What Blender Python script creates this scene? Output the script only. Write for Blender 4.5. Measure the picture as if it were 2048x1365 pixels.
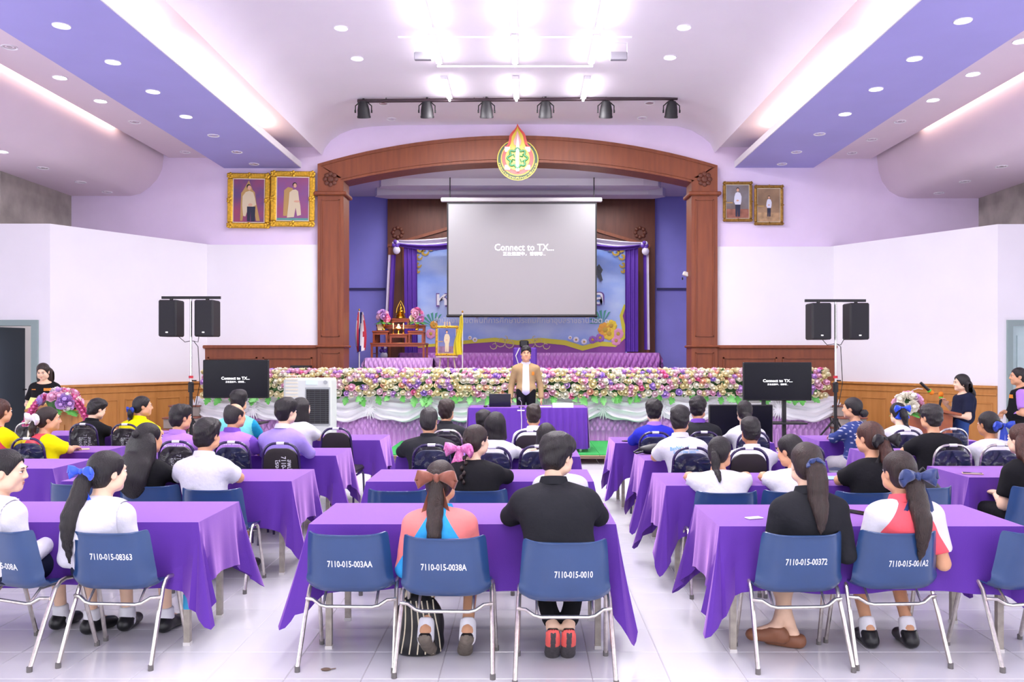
# A school assembly hall: stage with proscenium arch, flower bank, purple-clothed tables, seated people.
import bpy, math, random
import numpy as np
from mathutils import Vector, Matrix
from mathutils.bvhtree import BVHTree

for _o in list(bpy.data.objects):
    bpy.data.objects.remove(_o)
SC = bpy.context.scene
COL = SC.collection
# ------------------------------------------------------------------ camera
F, CX, CY, H = 1700.0, 1050.0, 712.0, 1.75      # focal length and vanishing point in 2048x1365 pixels, eye height
cam_d = bpy.data.cameras.new('camera')
cam = bpy.data.objects.new('camera', cam_d); COL.objects.link(cam)
cam.location = (0, 0, H); cam.rotation_euler = (math.pi/2, 0, 0)
cam_d.sensor_width = 36; cam_d.lens = 36*F/2048
cam_d.shift_x = -(CX-1024)/2048; cam_d.shift_y = (CY-682.5)/2048
cam_d.clip_end = 200
SC.camera = cam
# ------------------------------------------------------------------ view
SC.view_settings.view_transform = 'Standard'; SC.view_settings.look = 'None'
SC.view_settings.gamma = 1.0; SC.view_settings.use_curve_mapping = False
SC.view_settings.exposure = 0.06
SC.cycles.max_bounces = 8; SC.cycles.diffuse_bounces = 4; SC.cycles.glossy_bounces = 3
SC.cycles.transparent_max_bounces = 12; SC.cycles.sample_clamp_indirect = 6
# ------------------------------------------------------------------ world: overcast daylight through the side windows
W = bpy.data.worlds.new('daylight'); SC.world = W; W.use_nodes = True
W.node_tree.nodes['Background'].inputs[0].default_value = (0.93, 0.95, 1.0, 1)
W.node_tree.nodes['Background'].inputs[1].default_value = 3.6
PORTALS = []
def area(name, loc, size, power, color=(1, 1, 1), rot=(0, 0, 0), portal=False, spread=math.pi):
    d = bpy.data.lights.new(name, 'AREA'); d.shape = 'RECTANGLE'; d.size, d.size_y = size
    d.energy = power; d.color = color; d.spread = spread
    o = bpy.data.objects.new(name, d); COL.objects.link(o); o.location = loc; o.rotation_euler = rot
    o['kind'] = 'helper'
    if portal: d.cycles.is_portal = True
    return o
for sx in (-1, 1):                                # sky portals in the side window band
    for wy in (-3.5, 0.5, 4.5, 8.5):
        area('window_portal', (sx*9.58, wy, 2.5), (2.6, 3.4), 1, rot=(0, sx*math.pi/2, 0), portal=True)
BATTEN_W = 34.0                                   # watts of each ceiling LED batten
for wx in (-6.6, -2.2, 2.2, 6.6):                # and in the rear wall
    area('window_portal', (wx, -6.58, 2.6), (3.2, 3.2), 1, rot=(math.pi/2, 0, 0), portal=True)
BATTENS = []
for by in (15.25, 13.35, 11.9, 9.3, 6.6, 3.9, 1.2, -1.5, -4.0):
    for bx in (-1.40, -0.16, 1.08):
        BATTENS.append((bx, by))
        area('batten_lamp', (bx, by, 6.40), (0.14, 1.05), BATTEN_W*(1.7 if by > 9 else 1.0), (1.0, 0.97, 1.0))
        area('batten_lamp', (bx, by, 6.44), (0.10, 1.05), 3.5, (1.0, 0.97, 1.0), rot=(math.pi, 0, 0))
for by in (18.7, 20.3):                           # unseen fill lights, added to brighten the stage interior
    for bx in (-2.2, 1.9):
        area('stage_fill', (bx, by, 5.55), (1.4, .2), 34.0, (0.96, 0.97, 1.0))
for sx in (-1, 1):                                # LED strips hidden in the two coves beside the vault
    x = -4.98 if sx < 0 else 4.70
    for y0 in (-3.5, 1.5, 6.5, 11.5):
        area('cove_lamp', (x, y0+2.3, 5.86), (0.05, 4.6), 34.0, (1.0, 0.74, 0.50), rot=(math.pi, 0, 0))
        area('cove_lamp', ((-7.42 if sx < 0 else 7.22), y0+2.0, 6.02), (0.04, 4.4), 15.0, (1.0, 0.76, 0.58), rot=(0, -sx*math.pi/2*1.0, 0))

# ------------------------------------------------------------------ colour and materials
def lin(c):
    if isinstance(c, str):
        c = tuple(int(c[i:i+2], 16)/255 for i in (0, 2, 4))
    return tuple((x/12.92 if x <= 0.04045 else ((x+0.055)/1.055)**2.4) for x in c) + (1.0,)
MATS = {}
def mat(name, col, rough=0.6, metal=0.0, var=0.0, vscale=6.0, bump=0.0, bscale=40.0, stretch=(1, 1, 1), sheen=0.0,
        sheen_tint=None, emit=0.0, emit_col=None, spec=0.5, coat=0.0, alpha=1.0, col2=None, detail=4.0, trans=0.0):
    if name in MATS: return MATS[name]
    m = bpy.data.materials.new(name); m.use_nodes = True; MATS[name] = m
    nt = m.node_tree; b = nt.nodes['Principled BSDF']; N = nt.nodes; L = nt.links
    b.inputs['Base Color'].default_value = lin(col)
    b.inputs['Roughness'].default_value = rough; b.inputs['Metallic'].default_value = metal
    b.inputs['Specular IOR Level'].default_value = spec
    if coat: b.inputs['Coat Weight'].default_value = coat; b.inputs['Coat Roughness'].default_value = 0.08
    if alpha < 1: b.inputs['Alpha'].default_value = alpha
    if trans: b.inputs['Transmission Weight'].default_value = trans
    if sheen:
        b.inputs['Sheen Weight'].default_value = sheen; b.inputs['Sheen Roughness'].default_value = 0.45
        b.inputs['Sheen Tint'].default_value = lin(sheen_tint or 'ffffff')
    if emit:
        b.inputs['Emission Color'].default_value = lin(emit_col or col); b.inputs['Emission Strength'].default_value = emit
    if var or bump or col2:
        tc = N.new('ShaderNodeTexCoord'); mp = N.new('ShaderNodeMapping'); mp.inputs['Scale'].default_value = stretch
        L.new(tc.outputs['Object'], mp.inputs['Vector'])
    if var or col2:
        n = N.new('ShaderNodeTexNoise'); n.inputs['Scale'].default_value = vscale; n.inputs['Detail'].default_value = detail
        L.new(mp.outputs[0], n.inputs['Vector'])
        r = N.new('ShaderNodeValToRGB'); c = lin(col)
        if col2: c1, c2 = c, lin(col2)
        else:
            c1 = tuple(max(0, x*(1-var)) for x in c[:3])+(1,); c2 = tuple(min(1, x*(1+var)) for x in c[:3])+(1,)
        r.color_ramp.elements[0].color = c1; r.color_ramp.elements[1].color = c2
        r.color_ramp.elements[0].position = 0.32; r.color_ramp.elements[1].position = 0.68
        L.new(n.outputs['Fac'], r.inputs[0]); L.new(r.outputs[0], b.inputs['Base Color'])
    if bump:
        n2 = N.new('ShaderNodeTexNoise'); n2.inputs['Scale'].default_value = bscale; n2.inputs['Detail'].default_value = 3.0
        L.new(mp.outputs[0], n2.inputs['Vector'])
        bp = N.new('ShaderNodeBump'); bp.inputs['Strength'].default_value = bump; bp.inputs['Distance'].default_value = 0.02
        L.new(n2.outputs['Fac'], bp.inputs['Height']); L.new(bp.outputs[0], b.inputs['Normal'])
    return m
def cloth(name, col, sheen=0.15, rough=0.85, bump=0.35, var=0.06):
    return mat(name, col, rough=rough, sheen=sheen, sheen_tint=col, bump=bump, bscale=14, var=var, vscale=9, spec=0.2)

# ------------------------------------------------------------------ mesh helpers
def px(x, y, Y):                                  # a photo pixel at depth Y metres -> world point
    return ((x-CX)*Y/F, Y, H-(y-CY)*Y/F)
def pX(x, Y): return (x-CX)*Y/F
def pZ(y, Y): return H-(y-CY)*Y/F
class MB:
    def __init__(s): s.v, s.f, s.m = [], [], []
    def add(s, vs, fs, mi=0):
        k = len(s.v); s.v.extend(tuple(map(float, p)) for p in vs)
        s.f.extend(tuple(i+k for i in q) for q in fs); s.m.extend([mi]*len(fs)); return s
    def box(s, x0, x1, y0, y1, z0, z1, mi=0):
        return s.add([(x0,y0,z0),(x1,y0,z0),(x1,y1,z0),(x0,y1,z0),(x0,y0,z1),(x1,y0,z1),(x1,y1,z1),(x0,y1,z1)],
                     [(0,3,2,1),(4,5,6,7),(0,1,5,4),(1,2,6,5),(2,3,7,6),(3,0,4,7)], mi)
    def bbox(s, x0, x1, y0, y1, z0, z1, b=0.01, mi=0):      # box with chamfered edges
        vs, idx = [], {}
        X, Y, Z = (x0, x1), (y0, y1), (z0, z1); sg = (1, -1)
        for i in (0, 1):
            for j in (0, 1):
                for k in (0, 1):
                    for a in range(3):
                        p = [X[i], Y[j], Z[k]]
                        for c, q in enumerate((i, j, k)):
                            if c != a: p[c] += sg[q]*b
                        idx[i, j, k, a] = len(vs); vs.append(p)
        fs = []
        for a in range(3):
            o = [c for c in range(3) if c != a]
            for e in (0, 1):
                q = []
                for (u, w) in ((0,0),(1,0),(1,1),(0,1)):
                    t = [0,0,0]; t[a] = e; t[o[0]] = u; t[o[1]] = w
                    q.append(idx[t[0], t[1], t[2], a])
                if (e == 0) != (a == 1): q.reverse()
                fs.append(tuple(q))
            for u in (0, 1):
                for w in (0, 1):
                    t0 = [0,0,0]; t0[o[0]] = u; t0[o[1]] = w; t1 = list(t0); t1[a] = 1
                    fs.append((idx[(*t0, o[0])], idx[(*t1, o[0])], idx[(*t1, o[1])], idx[(*t0, o[1])]))
        for i in (0, 1):
            for j in (0, 1):
                for k in (0, 1): fs.append((idx[i,j,k,0], idx[i,j,k,1], idx[i,j,k,2]))
        return s.add(vs, fs, mi)
    def obox(s, c, size, R, mi=0):
        k = len(s.v); a, b, d = (x/2 for x in size); s.box(-a, a, -b, b, -d, d, mi)
        for i in range(k, len(s.v)):
            s.v[i] = tuple(Vector(c)+R@Vector(s.v[i]))
        return s
    def tube(s, path, r, n=8, mi=0, cap=True, sq=False, closed=False):
        P = [Vector(p) for p in path]; m = len(P)
        R = r if hasattr(r, '__len__') else [r]*m
        up = None; vs = []
        for i, p in enumerate(P):
            a = P[(i-1) % m] if closed else P[max(i-1, 0)]; b = P[(i+1) % m] if closed else P[min(i+1, m-1)]
            t = (b-a).normalized()
            if up is None:
                up = Vector((0, 0, 1)) if abs(t.z) < 0.9 else Vector((0, 1, 0))
            u = t.cross(up); u = u.normalized() if u.length > 1e-6 else Vector((1, 0, 0)); w = u.cross(t).normalized(); up = w
            for j in range(n):
                g = 2*math.pi*(j+(0.5 if sq else 0))/n
                vs.append(p+(u*math.cos(g)+w*math.sin(g))*R[i]*(1.414 if sq else 1))
        fs = []
        for i in range(m if closed else m-1):
            i2 = (i+1) % m
            for j in range(n):
                j2 = (j+1) % n; fs.append((i*n+j, i*n+j2, i2*n+j2, i2*n+j))
        if cap and not closed:
            fs.append(tuple(range(n-1, -1, -1))); fs.append(tuple((m-1)*n+j for j in range(n)))
        return s.add(vs, fs, mi)
    def lathe(s, prof, n=16, c=(0, 0, 0), mi=0, ax='z', cap=True):
        vs = []
        for (r, z) in prof:
            for j in range(n):
                g = 2*math.pi*j/n; p = (r*math.cos(g), r*math.sin(g), z)
                if ax == 'y': p = (p[0], p[2], -p[1])
                if ax == 'x': p = (p[2], p[0], p[1])
                vs.append((p[0]+c[0], p[1]+c[1], p[2]+c[2]))
        fs = [(i*n+j, i*n+(j+1) % n, (i+1)*n+(j+1) % n, (i+1)*n+j) for i in range(len(prof)-1) for j in range(n)]
        if cap:
            fs.append(tuple(range(n-1, -1, -1))); fs.append(tuple((len(prof)-1)*n+j for j in range(n)))
        return s.add(vs, fs, mi)
    def ell(s, c, r, nu=12, nv=8, mi=0, R=None):
        prof = [(max(1e-4, math.sin(math.pi*i/nv)), -math.cos(math.pi*i/nv)) for i in range(nv+1)]
        k = len(s.v); s.lathe(prof, nu, (0, 0, 0), mi, cap=False)
        for i in range(k, len(s.v)):
            p = Vector((s.v[i][0]*r[0], s.v[i][1]*r[1], s.v[i][2]*r[2]))
            if R: p = R@p
            s.v[i] = (p.x+c[0], p.y+c[1], p.z+c[2])
        return s
    def grid(s, fn, nu, nv, mi=0, closed=False):
        vs = [fn(i/nu, j/nv) for j in range(nv+1) for i in range(nu+(0 if closed else 1))]
        w = nu+(0 if closed else 1)
        fs = [(j*w+i, j*w+(i+1) % w, (j+1)*w+(i+1) % w, (j+1)*w+i) for j in range(nv) for i in range(nu)]
        return s.add(vs, fs, mi)
    def prism(s, poly, y0, y1, mi=0):             # outline in x,z extruded along y (y0 is the side towards the camera)
        n = len(poly); vs = [(x, y0, z) for x, z in poly]+[(x, y1, z) for x, z in poly]
        fs = [tuple(range(n)), tuple(range(2*n-1, n-1, -1))]
        fs += [(i, n+i, n+(i+1) % n, (i+1) % n) for i in range(n)]
        return s.add(vs, fs, mi)
    def plate(s, poly, y, mi=0):
        return s.add([(x, y, z) for x, z in poly], [tuple(range(len(poly)))], mi)
    def xf(s, M, k=0):
        for i in range(k, len(s.v)): s.v[i] = tuple(M@Vector(s.v[i]))
        return s
    def mesh(s, name, mats, smooth=False, flip=False):
        me = bpy.data.meshes.new(name); me.from_pydata(s.v, [], s.f)
        for m in (mats if isinstance(mats, (list, tuple)) else [mats]): me.materials.append(m)
        me.polygons.foreach_set('material_index', s.m)
        if smooth: me.polygons.foreach_set('use_smooth', [True]*len(s.f))
        if smooth and smooth != 2:
            try: me.set_sharp_from_angle(angle=math.radians(42))
            except Exception: pass
        me.update(); return me
    def build(s, name, mats, parent=None, smooth=False, loc=None):
        return link(name, s.mesh(name, mats, smooth), parent, loc)
def link(name, me, parent=None, loc=None, rot=None):
    o = bpy.data.objects.new(name, me); COL.objects.link(o)
    if parent is not None: o.parent = parent
    if loc is not None: o.location = loc
    if rot is not None: o.rotation_euler = rot
    return o
def tag(o, label, cat, group=None, kind=None):
    o['label'] = label; o['category'] = cat
    if group: o['group'] = group
    if kind: o['kind'] = kind
    return o
def thing(name, label, cat, loc=(0, 0, 0), rotz=0.0, group=None):
    o = bpy.data.objects.new(name, None); COL.objects.link(o); o.empty_display_size = 0.1
    o.location = loc; o.rotation_euler = (0, 0, rotz); return tag(o, label, cat, group)
def struct(name, mb, mats, smooth=False, parent=None):
    o = mb.build(name, mats, parent, smooth)
    if parent is None: o['kind'] = 'structure'; o['label'] = STRUCT_LABELS.get(name, name.replace('_', ' ')+' of the assembly hall'); o['category'] = name.split('_')[0]
    return o
STRUCT_LABELS = {}
def arcpts(cx, cz, r, a0, a1, n):
    return [(cx+r*math.cos(math.radians(a0+(a1-a0)*i/n)), cz+r*math.sin(math.radians(a0+(a1-a0)*i/n))) for i in range(n+1)]

# ------------------------------------------------------------------ lettering (flat print turned into meshes)
def text_data(items):
    out, tmp = {}, []
    for key, (body, bold) in items.items():
        c = bpy.data.curves.new('lettering', 'FONT'); c.body = body; c.align_x = 'CENTER'; c.align_y = 'CENTER'; c.size = 1.0
        c.resolution_u = 2; c.offset = 0.016 if bold else 0.0; c.fill_mode = 'FRONT' if hasattr(c, 'fill_mode') else c.fill_mode
        o = bpy.data.objects.new('lettering', c); COL.objects.link(o); tmp.append((key, o))
    dg = bpy.context.evaluated_depsgraph_get()
    for key, o in tmp:
        me = o.evaluated_get(dg).to_mesh()
        out[key] = ([tuple(v.co) for v in me.vertices], [tuple(p.vertices) for p in me.polygons])
        o.evaluated_get(dg).to_mesh_clear()
    for key, o in tmp:
        c = o.data; bpy.data.objects.remove(o); bpy.data.curves.remove(c)
    return out
NUMS = ['7110-015-008A', '7110-015-08363', '7110-015-003AA', '7110-015-0038A', '7110-015-0010', '7110-015-00372', '7110-015-001A2']
TEXT = {'connect': ('Connect to TX...', False), 'connect_b': ('Connect to TX...', True), 'wait': ('正在连接中，请稍等...', False),
        'office': ('สำนักงานเขตพื้นที่การศึกษาประถมศึกษาอุบลราชธานี เขต ๓', True), 'ho': ('ห', True), 'lo': ('ล', True),
        'ubon': ('สพป.อุบลราชธานี เขต 3', True), 'ban1': ('BanNaloenSchool', True), 'ban2': ('Sport Day 2020', True),
        'stock1': ('สพป.อบ.3', True), 'stock2': ('7110-008-01', True), 'stock3': ('โรงเรียน', True),
        'code': ('7110-0413-001-045/วพ.3', False), 'code2': ('สพป.อบ.3', False), 'room': ('อาคารเรียน', True), 'room2': ('206/2566', True), 'rim': ('กระทรวงศึกษาธิการ', True)}
for n_ in NUMS: TEXT[n_] = (n_, True)
TEXT = text_data(TEXT)
def letters(mb, key, c, height, width=None, mi=0, fn=None, mirror=False):
    vs, fs = TEXT[key]
    xs = [p[0] for p in vs]; ys = [p[1] for p in vs]
    k = height/(max(ys)-min(ys)); kx = k if width is None else width/(max(xs)-min(xs))
    mx, my = (max(xs)+min(xs))/2, (max(ys)+min(ys))/2
    pts = [((p[0]-mx)*kx, (p[1]-my)*k) for p in vs]
    mb.add([fn(a, b) for a, b in pts] if fn else [(c[0]+a, c[1], c[2]+b) for a, b in pts], fs, mi); return mb
# ================================================================== the room
YB = 17.8                                          # plane of the proscenium wall
M_lilac = mat('lilac wall paint', 'ead8f4', 0.75, var=0.03, vscale=1.5)
M_white = mat('pale lavender wall paint', 'f1eef4', 0.7, var=0.015, vscale=1.2)
M_ceil = mat('pale pink ceiling paint', 'efe6f1', 0.8, var=0.02, vscale=0.8)
M_ceil2 = mat('ceiling paint of side bays', 'e8d6e2', 0.8, var=0.02, vscale=0.8)
M_blue = mat('periwinkle soffit paint', 'a9a3e3', 0.7, var=0.03, vscale=1.0)
M_conc = mat('bare grey concrete', 'a9a29a', 0.9, var=0.22, vscale=2.0, bump=0.2, bscale=12)
M_grout = mat('grey floor grout', 'a9a3a6', 0.8)
M_wood = mat('dark red-brown timber', '8a4a2b', 0.5, stretch=(1.0, 1.0, 0.10), col2='7b3f26', vscale=14)
M_wood_d = mat('deep brown timber panel', '6a3826', 0.5, stretch=(1.0, 1.0, 0.12), col2='5b2e1e', vscale=12)
M_oak = mat('honey timber wainscot', 'c78a49', 0.45, stretch=(1.0, 1.0, 0.15), col2='b67a3b', vscale=10)
M_stage_blue = mat('violet-blue stage wall paint', '8985d6', 0.7, var=0.05, vscale=1.4)
M_stage_ceil = mat('stage ceiling paint', 'dcd6e0', 0.8)
M_frame_g = mat('grey-green door frame paint', '8fa3a0', 0.5)
M_glow = mat('lit downlight glass', 'ffffff', 0.4, emit=14.0)
M_tube = mat('lit LED tube', 'ffffff', 0.4, emit=26.0, emit_col='fdf8ff')
M_warm = mat('lit warm LED strip', 'ffe9d0', 0.4, emit=6.0, emit_col='ffdcb0')
M_metal = mat('bright chrome tube', 'd9d6d4', 0.22, metal=1.0, var=0.08, vscale=30)
M_black = mat('black plastic', '17171a', 0.45)
M_blackm = mat('matt black metal', '1d1c20', 0.55)

# floor: grout bed and glazed tiles
TS, TX0, TY0 = 0.4167, 0.7826, 5.017
floor = struct('floor', MB().box(-9.6, 9.6, -6.5, 22, -0.06, -0.004), M_grout)
def tile_mat():
    m = mat('white glazed floor tile', 'd6d5da', 0.16, spec=0.55, var=0.02, vscale=1.3)
    N, L = m.node_tree.nodes, m.node_tree.links
    n = N.new('ShaderNodeTexNoise'); n.inputs['Scale'].default_value = 5
    r = N.new('ShaderNodeMapRange'); r.inputs[3].default_value = 0.10; r.inputs[4].default_value = 0.26
    L.new(n.outputs['Fac'], r.inputs[0]); L.new(r.outputs[0], N['Principled BSDF'].inputs['Roughness'])
    return m
M_tile = tile_mat()
def tile_geo(mb, x, y):
    a, b = TS/2-0.0012, TS/2-0.0045
    mb.add([(x-a,y-a,-0.004),(x+a,y-a,-0.004),(x+a,y+a,-0.004),(x-a,y+a,-0.004),(x-b,y-b,0),(x+b,y-b,0),(x+b,y+b,0),(x-b,y+b,0)],
           [(4,5,6,7),(0,1,5,4),(1,2,6,5),(2,3,7,6),(3,0,4,7)])
cells = []
for i in range(-25, 22):
    for j in range(-28, 32):
        x, y = TX0+(i+.5)*TS, TY0+(j+.5)*TS
        if abs(x) < 9.4 and -6.3 < y < 17.7: cells.append((x, y))
def in_view(x, y):
    return y > 4.2 and -1075-90 < x*F/y < 1000+90
near = sorted([c for c in cells if in_view(*c)], key=lambda c: c[1])[:300]
ns = set(near); tm = MB(); tile_geo(tm, 0, 0); tme = tm.mesh('tile', M_tile)
for (x, y) in near: link('tile', tme, floor, (x, y, 0))
rest = MB()
for c in cells:
    if c not in ns: tile_geo(rest, *c)
ro = rest.build('far_tiles', M_tile, floor); ro['kind'] = 'stuff'

# proscenium wall with arched opening
xl_i, xl_o, xr_i, xr_o = -3.77, -4.31, 3.46, 4.00
xc = -0.155
def arc(xa, za, xb, zb, zt, n=24):                 # circular arc from (xa,za) over the crown zt to (xb,zb)
    c = (xb-xa)/2; zm = (za+zb)/2; sg = zt-zm; r = (c*c+sg*sg)/(2*sg); m = (xa+xb)/2
    a = math.asin(c/r)
    return [(m+r*math.sin(-a+2*a*i/n), zt-r+r*math.cos(-a+2*a*i/n)+(za+(zb-za)*i/n-zm)) for i in range(n+1)]
A_in = arc(xl_i, 5.38, xr_i, 5.36, 5.78); A_out = arc(xl_o, 5.74, xr_o, 5.71, 6.33)
w = MB()
w.box(-9.6, xl_i-.12, YB, YB+0.3, 0, 7.2); w.box(xr_i+.12, 9.6, YB, YB+0.3, 0, 7.2)
w.box(xl_i-.12, xl_i, YB, YB+.3, 5.5, 7.2); w.box(xr_i, xr_i+.12, YB, YB+.3, 5.48, 7.2)
for i in range(24):
    (xa, za), (xb, zb) = A_in[i], A_in[i+1]
    vs = [(xa, YB, za+.1), (xb, YB, zb+.1), (xb, YB, 7.2), (xa, YB, 7.2), (xa, YB+.3, za+.1), (xb, YB+.3, zb+.1), (xb, YB+.3, 7.2), (xa, YB+.3, 7.2)]
    w.add(vs, [(0,1,2,3), (4,7,6,5), (0,4,5,1)])
STRUCT_LABELS.update({'wall_front': 'lilac front wall around the arched stage opening', 'ceiling': 'pale pink vaulted ceiling with curved sides',
  'floor': 'glossy white tiled floor of the assembly hall', 'wall_left': 'white angled wall block beside the stage, left of picture',
  'wall_right': 'white angled wall block beside the stage, right of picture'})
struct('wall_front', w, M_lilac)
# lower white paint on the proscenium wall (projects slightly, up to the ledge height)
lw = MB(); lw.box(-6.7, xl_o+.02, YB-0.06, YB, 0.9, 4.07); lw.box(xr_o-.02, 6.5, YB-0.06, YB, 0.9, 4.03)
struct('wall_front_lower', lw, M_white)

# timber arch: pillars and curved head
arch = thing('stage_arch', 'dark red-brown timber arch with square pillars framing the stage', 'arch', (0, YB, 0))
arch['kind'] = 'structure'
def arch_part(name, mb, m=M_wood, sm=False): return mb.build(name, m, arch, sm, loc=(0, -YB, 0))
hd = MB()
for i in range(24):
    (xa, za), (xb, zb) = A_in[i], A_in[i+1]; (xc1, zc1), (xd, zd) = A_out[i], A_out[i+1]
    vs = []
    for y in (YB-0.14, YB+0.42):
        vs += [(xa, y, za), (xb, y, zb), (xd, y, zd), (xc1, y, zc1)]
    hd.add(vs, [(0,1,2,3), (4,7,6,5), (0,4,5,1), (3,2,6,7)])
arch_part('arch_head', hd)
for lo, hi in ((0.10, 0.13), (0.86, 0.90)):        # raised mouldings along the arch
    md = MB()
    for i in range(24):
        q = []
        for k in (i, i+1):
            for t in (lo, hi):
                q.append(tuple(A_in[k][c]+(A_out[k][c]-A_in[k][c])*t for c in (0, 1)))
        vs = [(p[0], y, p[1]) for y in (YB-0.165, YB-0.13) for p in (q[0], q[2], q[3], q[1])]
        md.add(vs, [(0,1,2,3), (0,4,5,1), (3,2,6,7)])
    arch_part('moulding', md, M_wood)
for side, (a, b) in ((-1, (xl_o, xl_i)), (1, (xr_i, xr_o))):
    arch_part('pillar', MB().box(a, b, YB-0.14, YB+0.42, 0.92, 5.42 if side < 0 else 5.40))
    z1 = 5.74 if side < 0 else 5.71
    arch_part('corner_block', MB().box(a, b, YB-0.141, YB+0.41, 5.40, 5.45).add(
        [(a, YB-.14, 5.4), (b, YB-.14, 5.4), (b, YB-.14, 5.43), (a, YB-.14, z1)] if side < 0 else
        [(a, YB-.14, 5.4), (b, YB-.14, 5.4), (b, YB-.14, z1), (a, YB-.14, 5.43)], [(0, 1, 2, 3)]))
    arch_part('capital', MB().bbox(a-.07, b+.07, YB-0.21, YB+0.44, 5.08, 5.16, .02))
    arch_part('base_rail', MB().bbox(a-.04, b+.04, YB-0.19, YB+0.44, 1.92, 1.97, .015))
    for (za, zb) in ((2.15, 5.0), (1.0, 1.82)):     # raised panel frames
        t = .02; fr = MB(); A, B = a+.08, b-.08; y0, y1 = YB-.16, YB-.13
        fr.box(A, A+t, y0, y1, za, zb).box(B-t, B, y0, y1, za, zb).box(A, B, y0, y1, za, za+t).box(A, B, y0, y1, zb-t, zb)
        arch_part('panel_frame', fr, M_wood)
    m_ = (a+b)/2; ro_ = MB()
    for k in range(8):
        g = k*math.pi/4; ro_.ell((m_+.11*math.cos(g), YB-.155, 5.42+.11*math.sin(g)), (.05, .02, .05), 8, 6)
    ro_.ell((m_, YB-.16, 5.42), (.07, .03, .07), 10, 6)
    arch_part('carved_rosette', ro_, M_wood_d, True)
# side wings of timber wainscot at stage level
for sgn, x0, x1 in ((-1, -6.72, xl_o), (1, xr_o, 6.6)):
    wg = thing('stage_wainscot', 'dark timber wainscot on the wall %s of the stage arch' % ('left' if sgn < 0 else 'right'), 'wainscot', (0, YB, 0)); wg['kind'] = 'structure'
    b = MB().box(x0, x1, YB-.10, YB-.05, .9, 1.93); b.build('board', M_wood, wg, loc=(0, -YB, 0))
    MB().bbox(x0-.03, x1, YB-.15, YB-.05, 1.9, 1.97, .015).build('cap_rail', M_wood, wg, loc=(0, -YB, 0))
    n = 2
    for k in range(n):
        A = x0+.12+k*(x1-x0-.12)/n; B = A+(x1-x0-.12)/n-.12; t = .03; fr = MB(); y0, y1 = YB-.125, YB-.1
        fr.box(A, A+t, y0, y1, 1.0, 1.72).box(B-t, B, y0, y1, 1.0, 1.72).box(A, B, y0, y1, 1.69, 1.72)
        fr.build('panel_frame', M_wood, wg, loc=(0, -YB, 0))

# ceiling: vault, flat side bays, rounded bulkheads
vault = [(-4.25, 5.95), (-4.19, 6.1), (-4.06, 6.26), (-3.86, 6.4), (-3.6, 6.5), (-3.2, 6.555), (-2.66, 6.58), (0, 6.60), (2.6, 6.58), (3.19, 6.56), (3.5, 6.47), (3.72, 6.34), (3.88, 6.2), (3.97, 6.0)]
def extr(mb, prof, y0, y1, n=1):
    m = len(prof)
    return mb.add([(x, y0, z) for x, z in prof]+[(x, y1, z) for x, z in prof], [(i, m+i, m+i+1, i+1) for i in range(m-1)])
c = extr(MB(), vault, -6.5, YB)
ceiling = struct('ceiling', c, M_ceil, True)
CB = [  # left then right: cove ceiling, slab, bulkhead
    ([(-7.9, 6.12), (-4.25, 6.12), (-4.25, 5.95)], [(-9.6, 5.10), (-8.25, 5.10), (-8.05, 5.15), (-7.86, 5.28), (-7.70, 5.45), (-7.60, 5.66), (-7.57, 5.9), (-7.57, 6.12)]),
    ([(3.97, 6.0), (3.97, 6.12), (7.7, 6.12)], [(7.37, 6.12), (7.37, 5.9), (7.40, 5.63), (7.48, 5.4), (7.63, 5.2), (7.82, 5.09), (8.0, 5.05), (9.6, 5.05)])]
for sname, (cov, bulk) in zip(('left', 'right'), CB):
    struct('ceiling_cove_'+sname, extr(MB(), cov, -6.5, YB), M_ceil)
    struct('ceiling_bulkhead_'+sname, extr(MB(), bulk, -6.5, YB), M_ceil2, True)
struct('ceiling_slab_left', MB().box(-7.45, -6.2, -6.5, YB, 5.90, 5.96), M_ceil2)
struct('ceiling_slab_right', MB().box(5.95, 7.25, -6.5, YB, 5.88, 5.94), M_ceil2)
for sname, a, b, z, e in (('left', -6.30, -4.70, 5.68, 0), ('right', 4.40, 6.04, 5.69, 0)):
    sof = struct('ceiling_soffit_'+sname, MB().box(a, b, -6.5, YB, z, z+.12), M_blue)
    ins = (b, b+.02) if a < 0 else (a-.02, a)
    MB().box(ins[0], ins[1], -6.5, YB, z+.005, z+.13).build('fascia', M_white, sof)
    xs = -4.98 if a < 0 else 4.70
    MB().box(xs-.02, xs+.02, -6.4, 16.9, z+.12, z+.14).build('led_strip', M_warm, sof)
roof = struct('ceiling_roof', MB().box(-9.9, 9.9, -6.7, 22.2, 7.2, 7.35), M_white)

# side walls of the hall with window openings, rear wall
for sname, sx in (('left', -1), ('right', 1)):
    s_ = MB(); xa, xb = sorted((sx*9.6, sx*9.85))
    s_.box(xa, xb, -6.7, 15.4, 0, 1.1); s_.box(xa, xb, -6.7, 15.4, 4.2, 7.2); s_.box(xa, xb, 10.3, 15.4, 1.1, 4.2)
    for wy in (-6.7, -1.85, 2.15, 6.15):
        s_.box(xa, xb, wy, wy+(1.35 if wy < -5 else .7), 1.1, 4.2)
    struct('wall_side_'+sname, s_, M_white)
    xa, xb = sorted((sx*9.5, sx*9.85))
    struct('wall_concrete_'+sname, MB().box(xa, xb, 15.4, YB, 3.9, 7.2), M_conc)
rw = MB().box(-9.85, 9.85, -6.8, -6.6, 0, 1.0).box(-9.85, 9.85, -6.8, -6.6, 4.2, 7.2)
for (a, b) in ((-9.85, -8.2), (-5.0, -3.8), (-.6, .6), (3.8, 5.0), (8.2, 9.85)): rw.box(a, b, -6.8, -6.6, 1.0, 4.2)
struct('wall_rear', rw, M_white)

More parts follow.
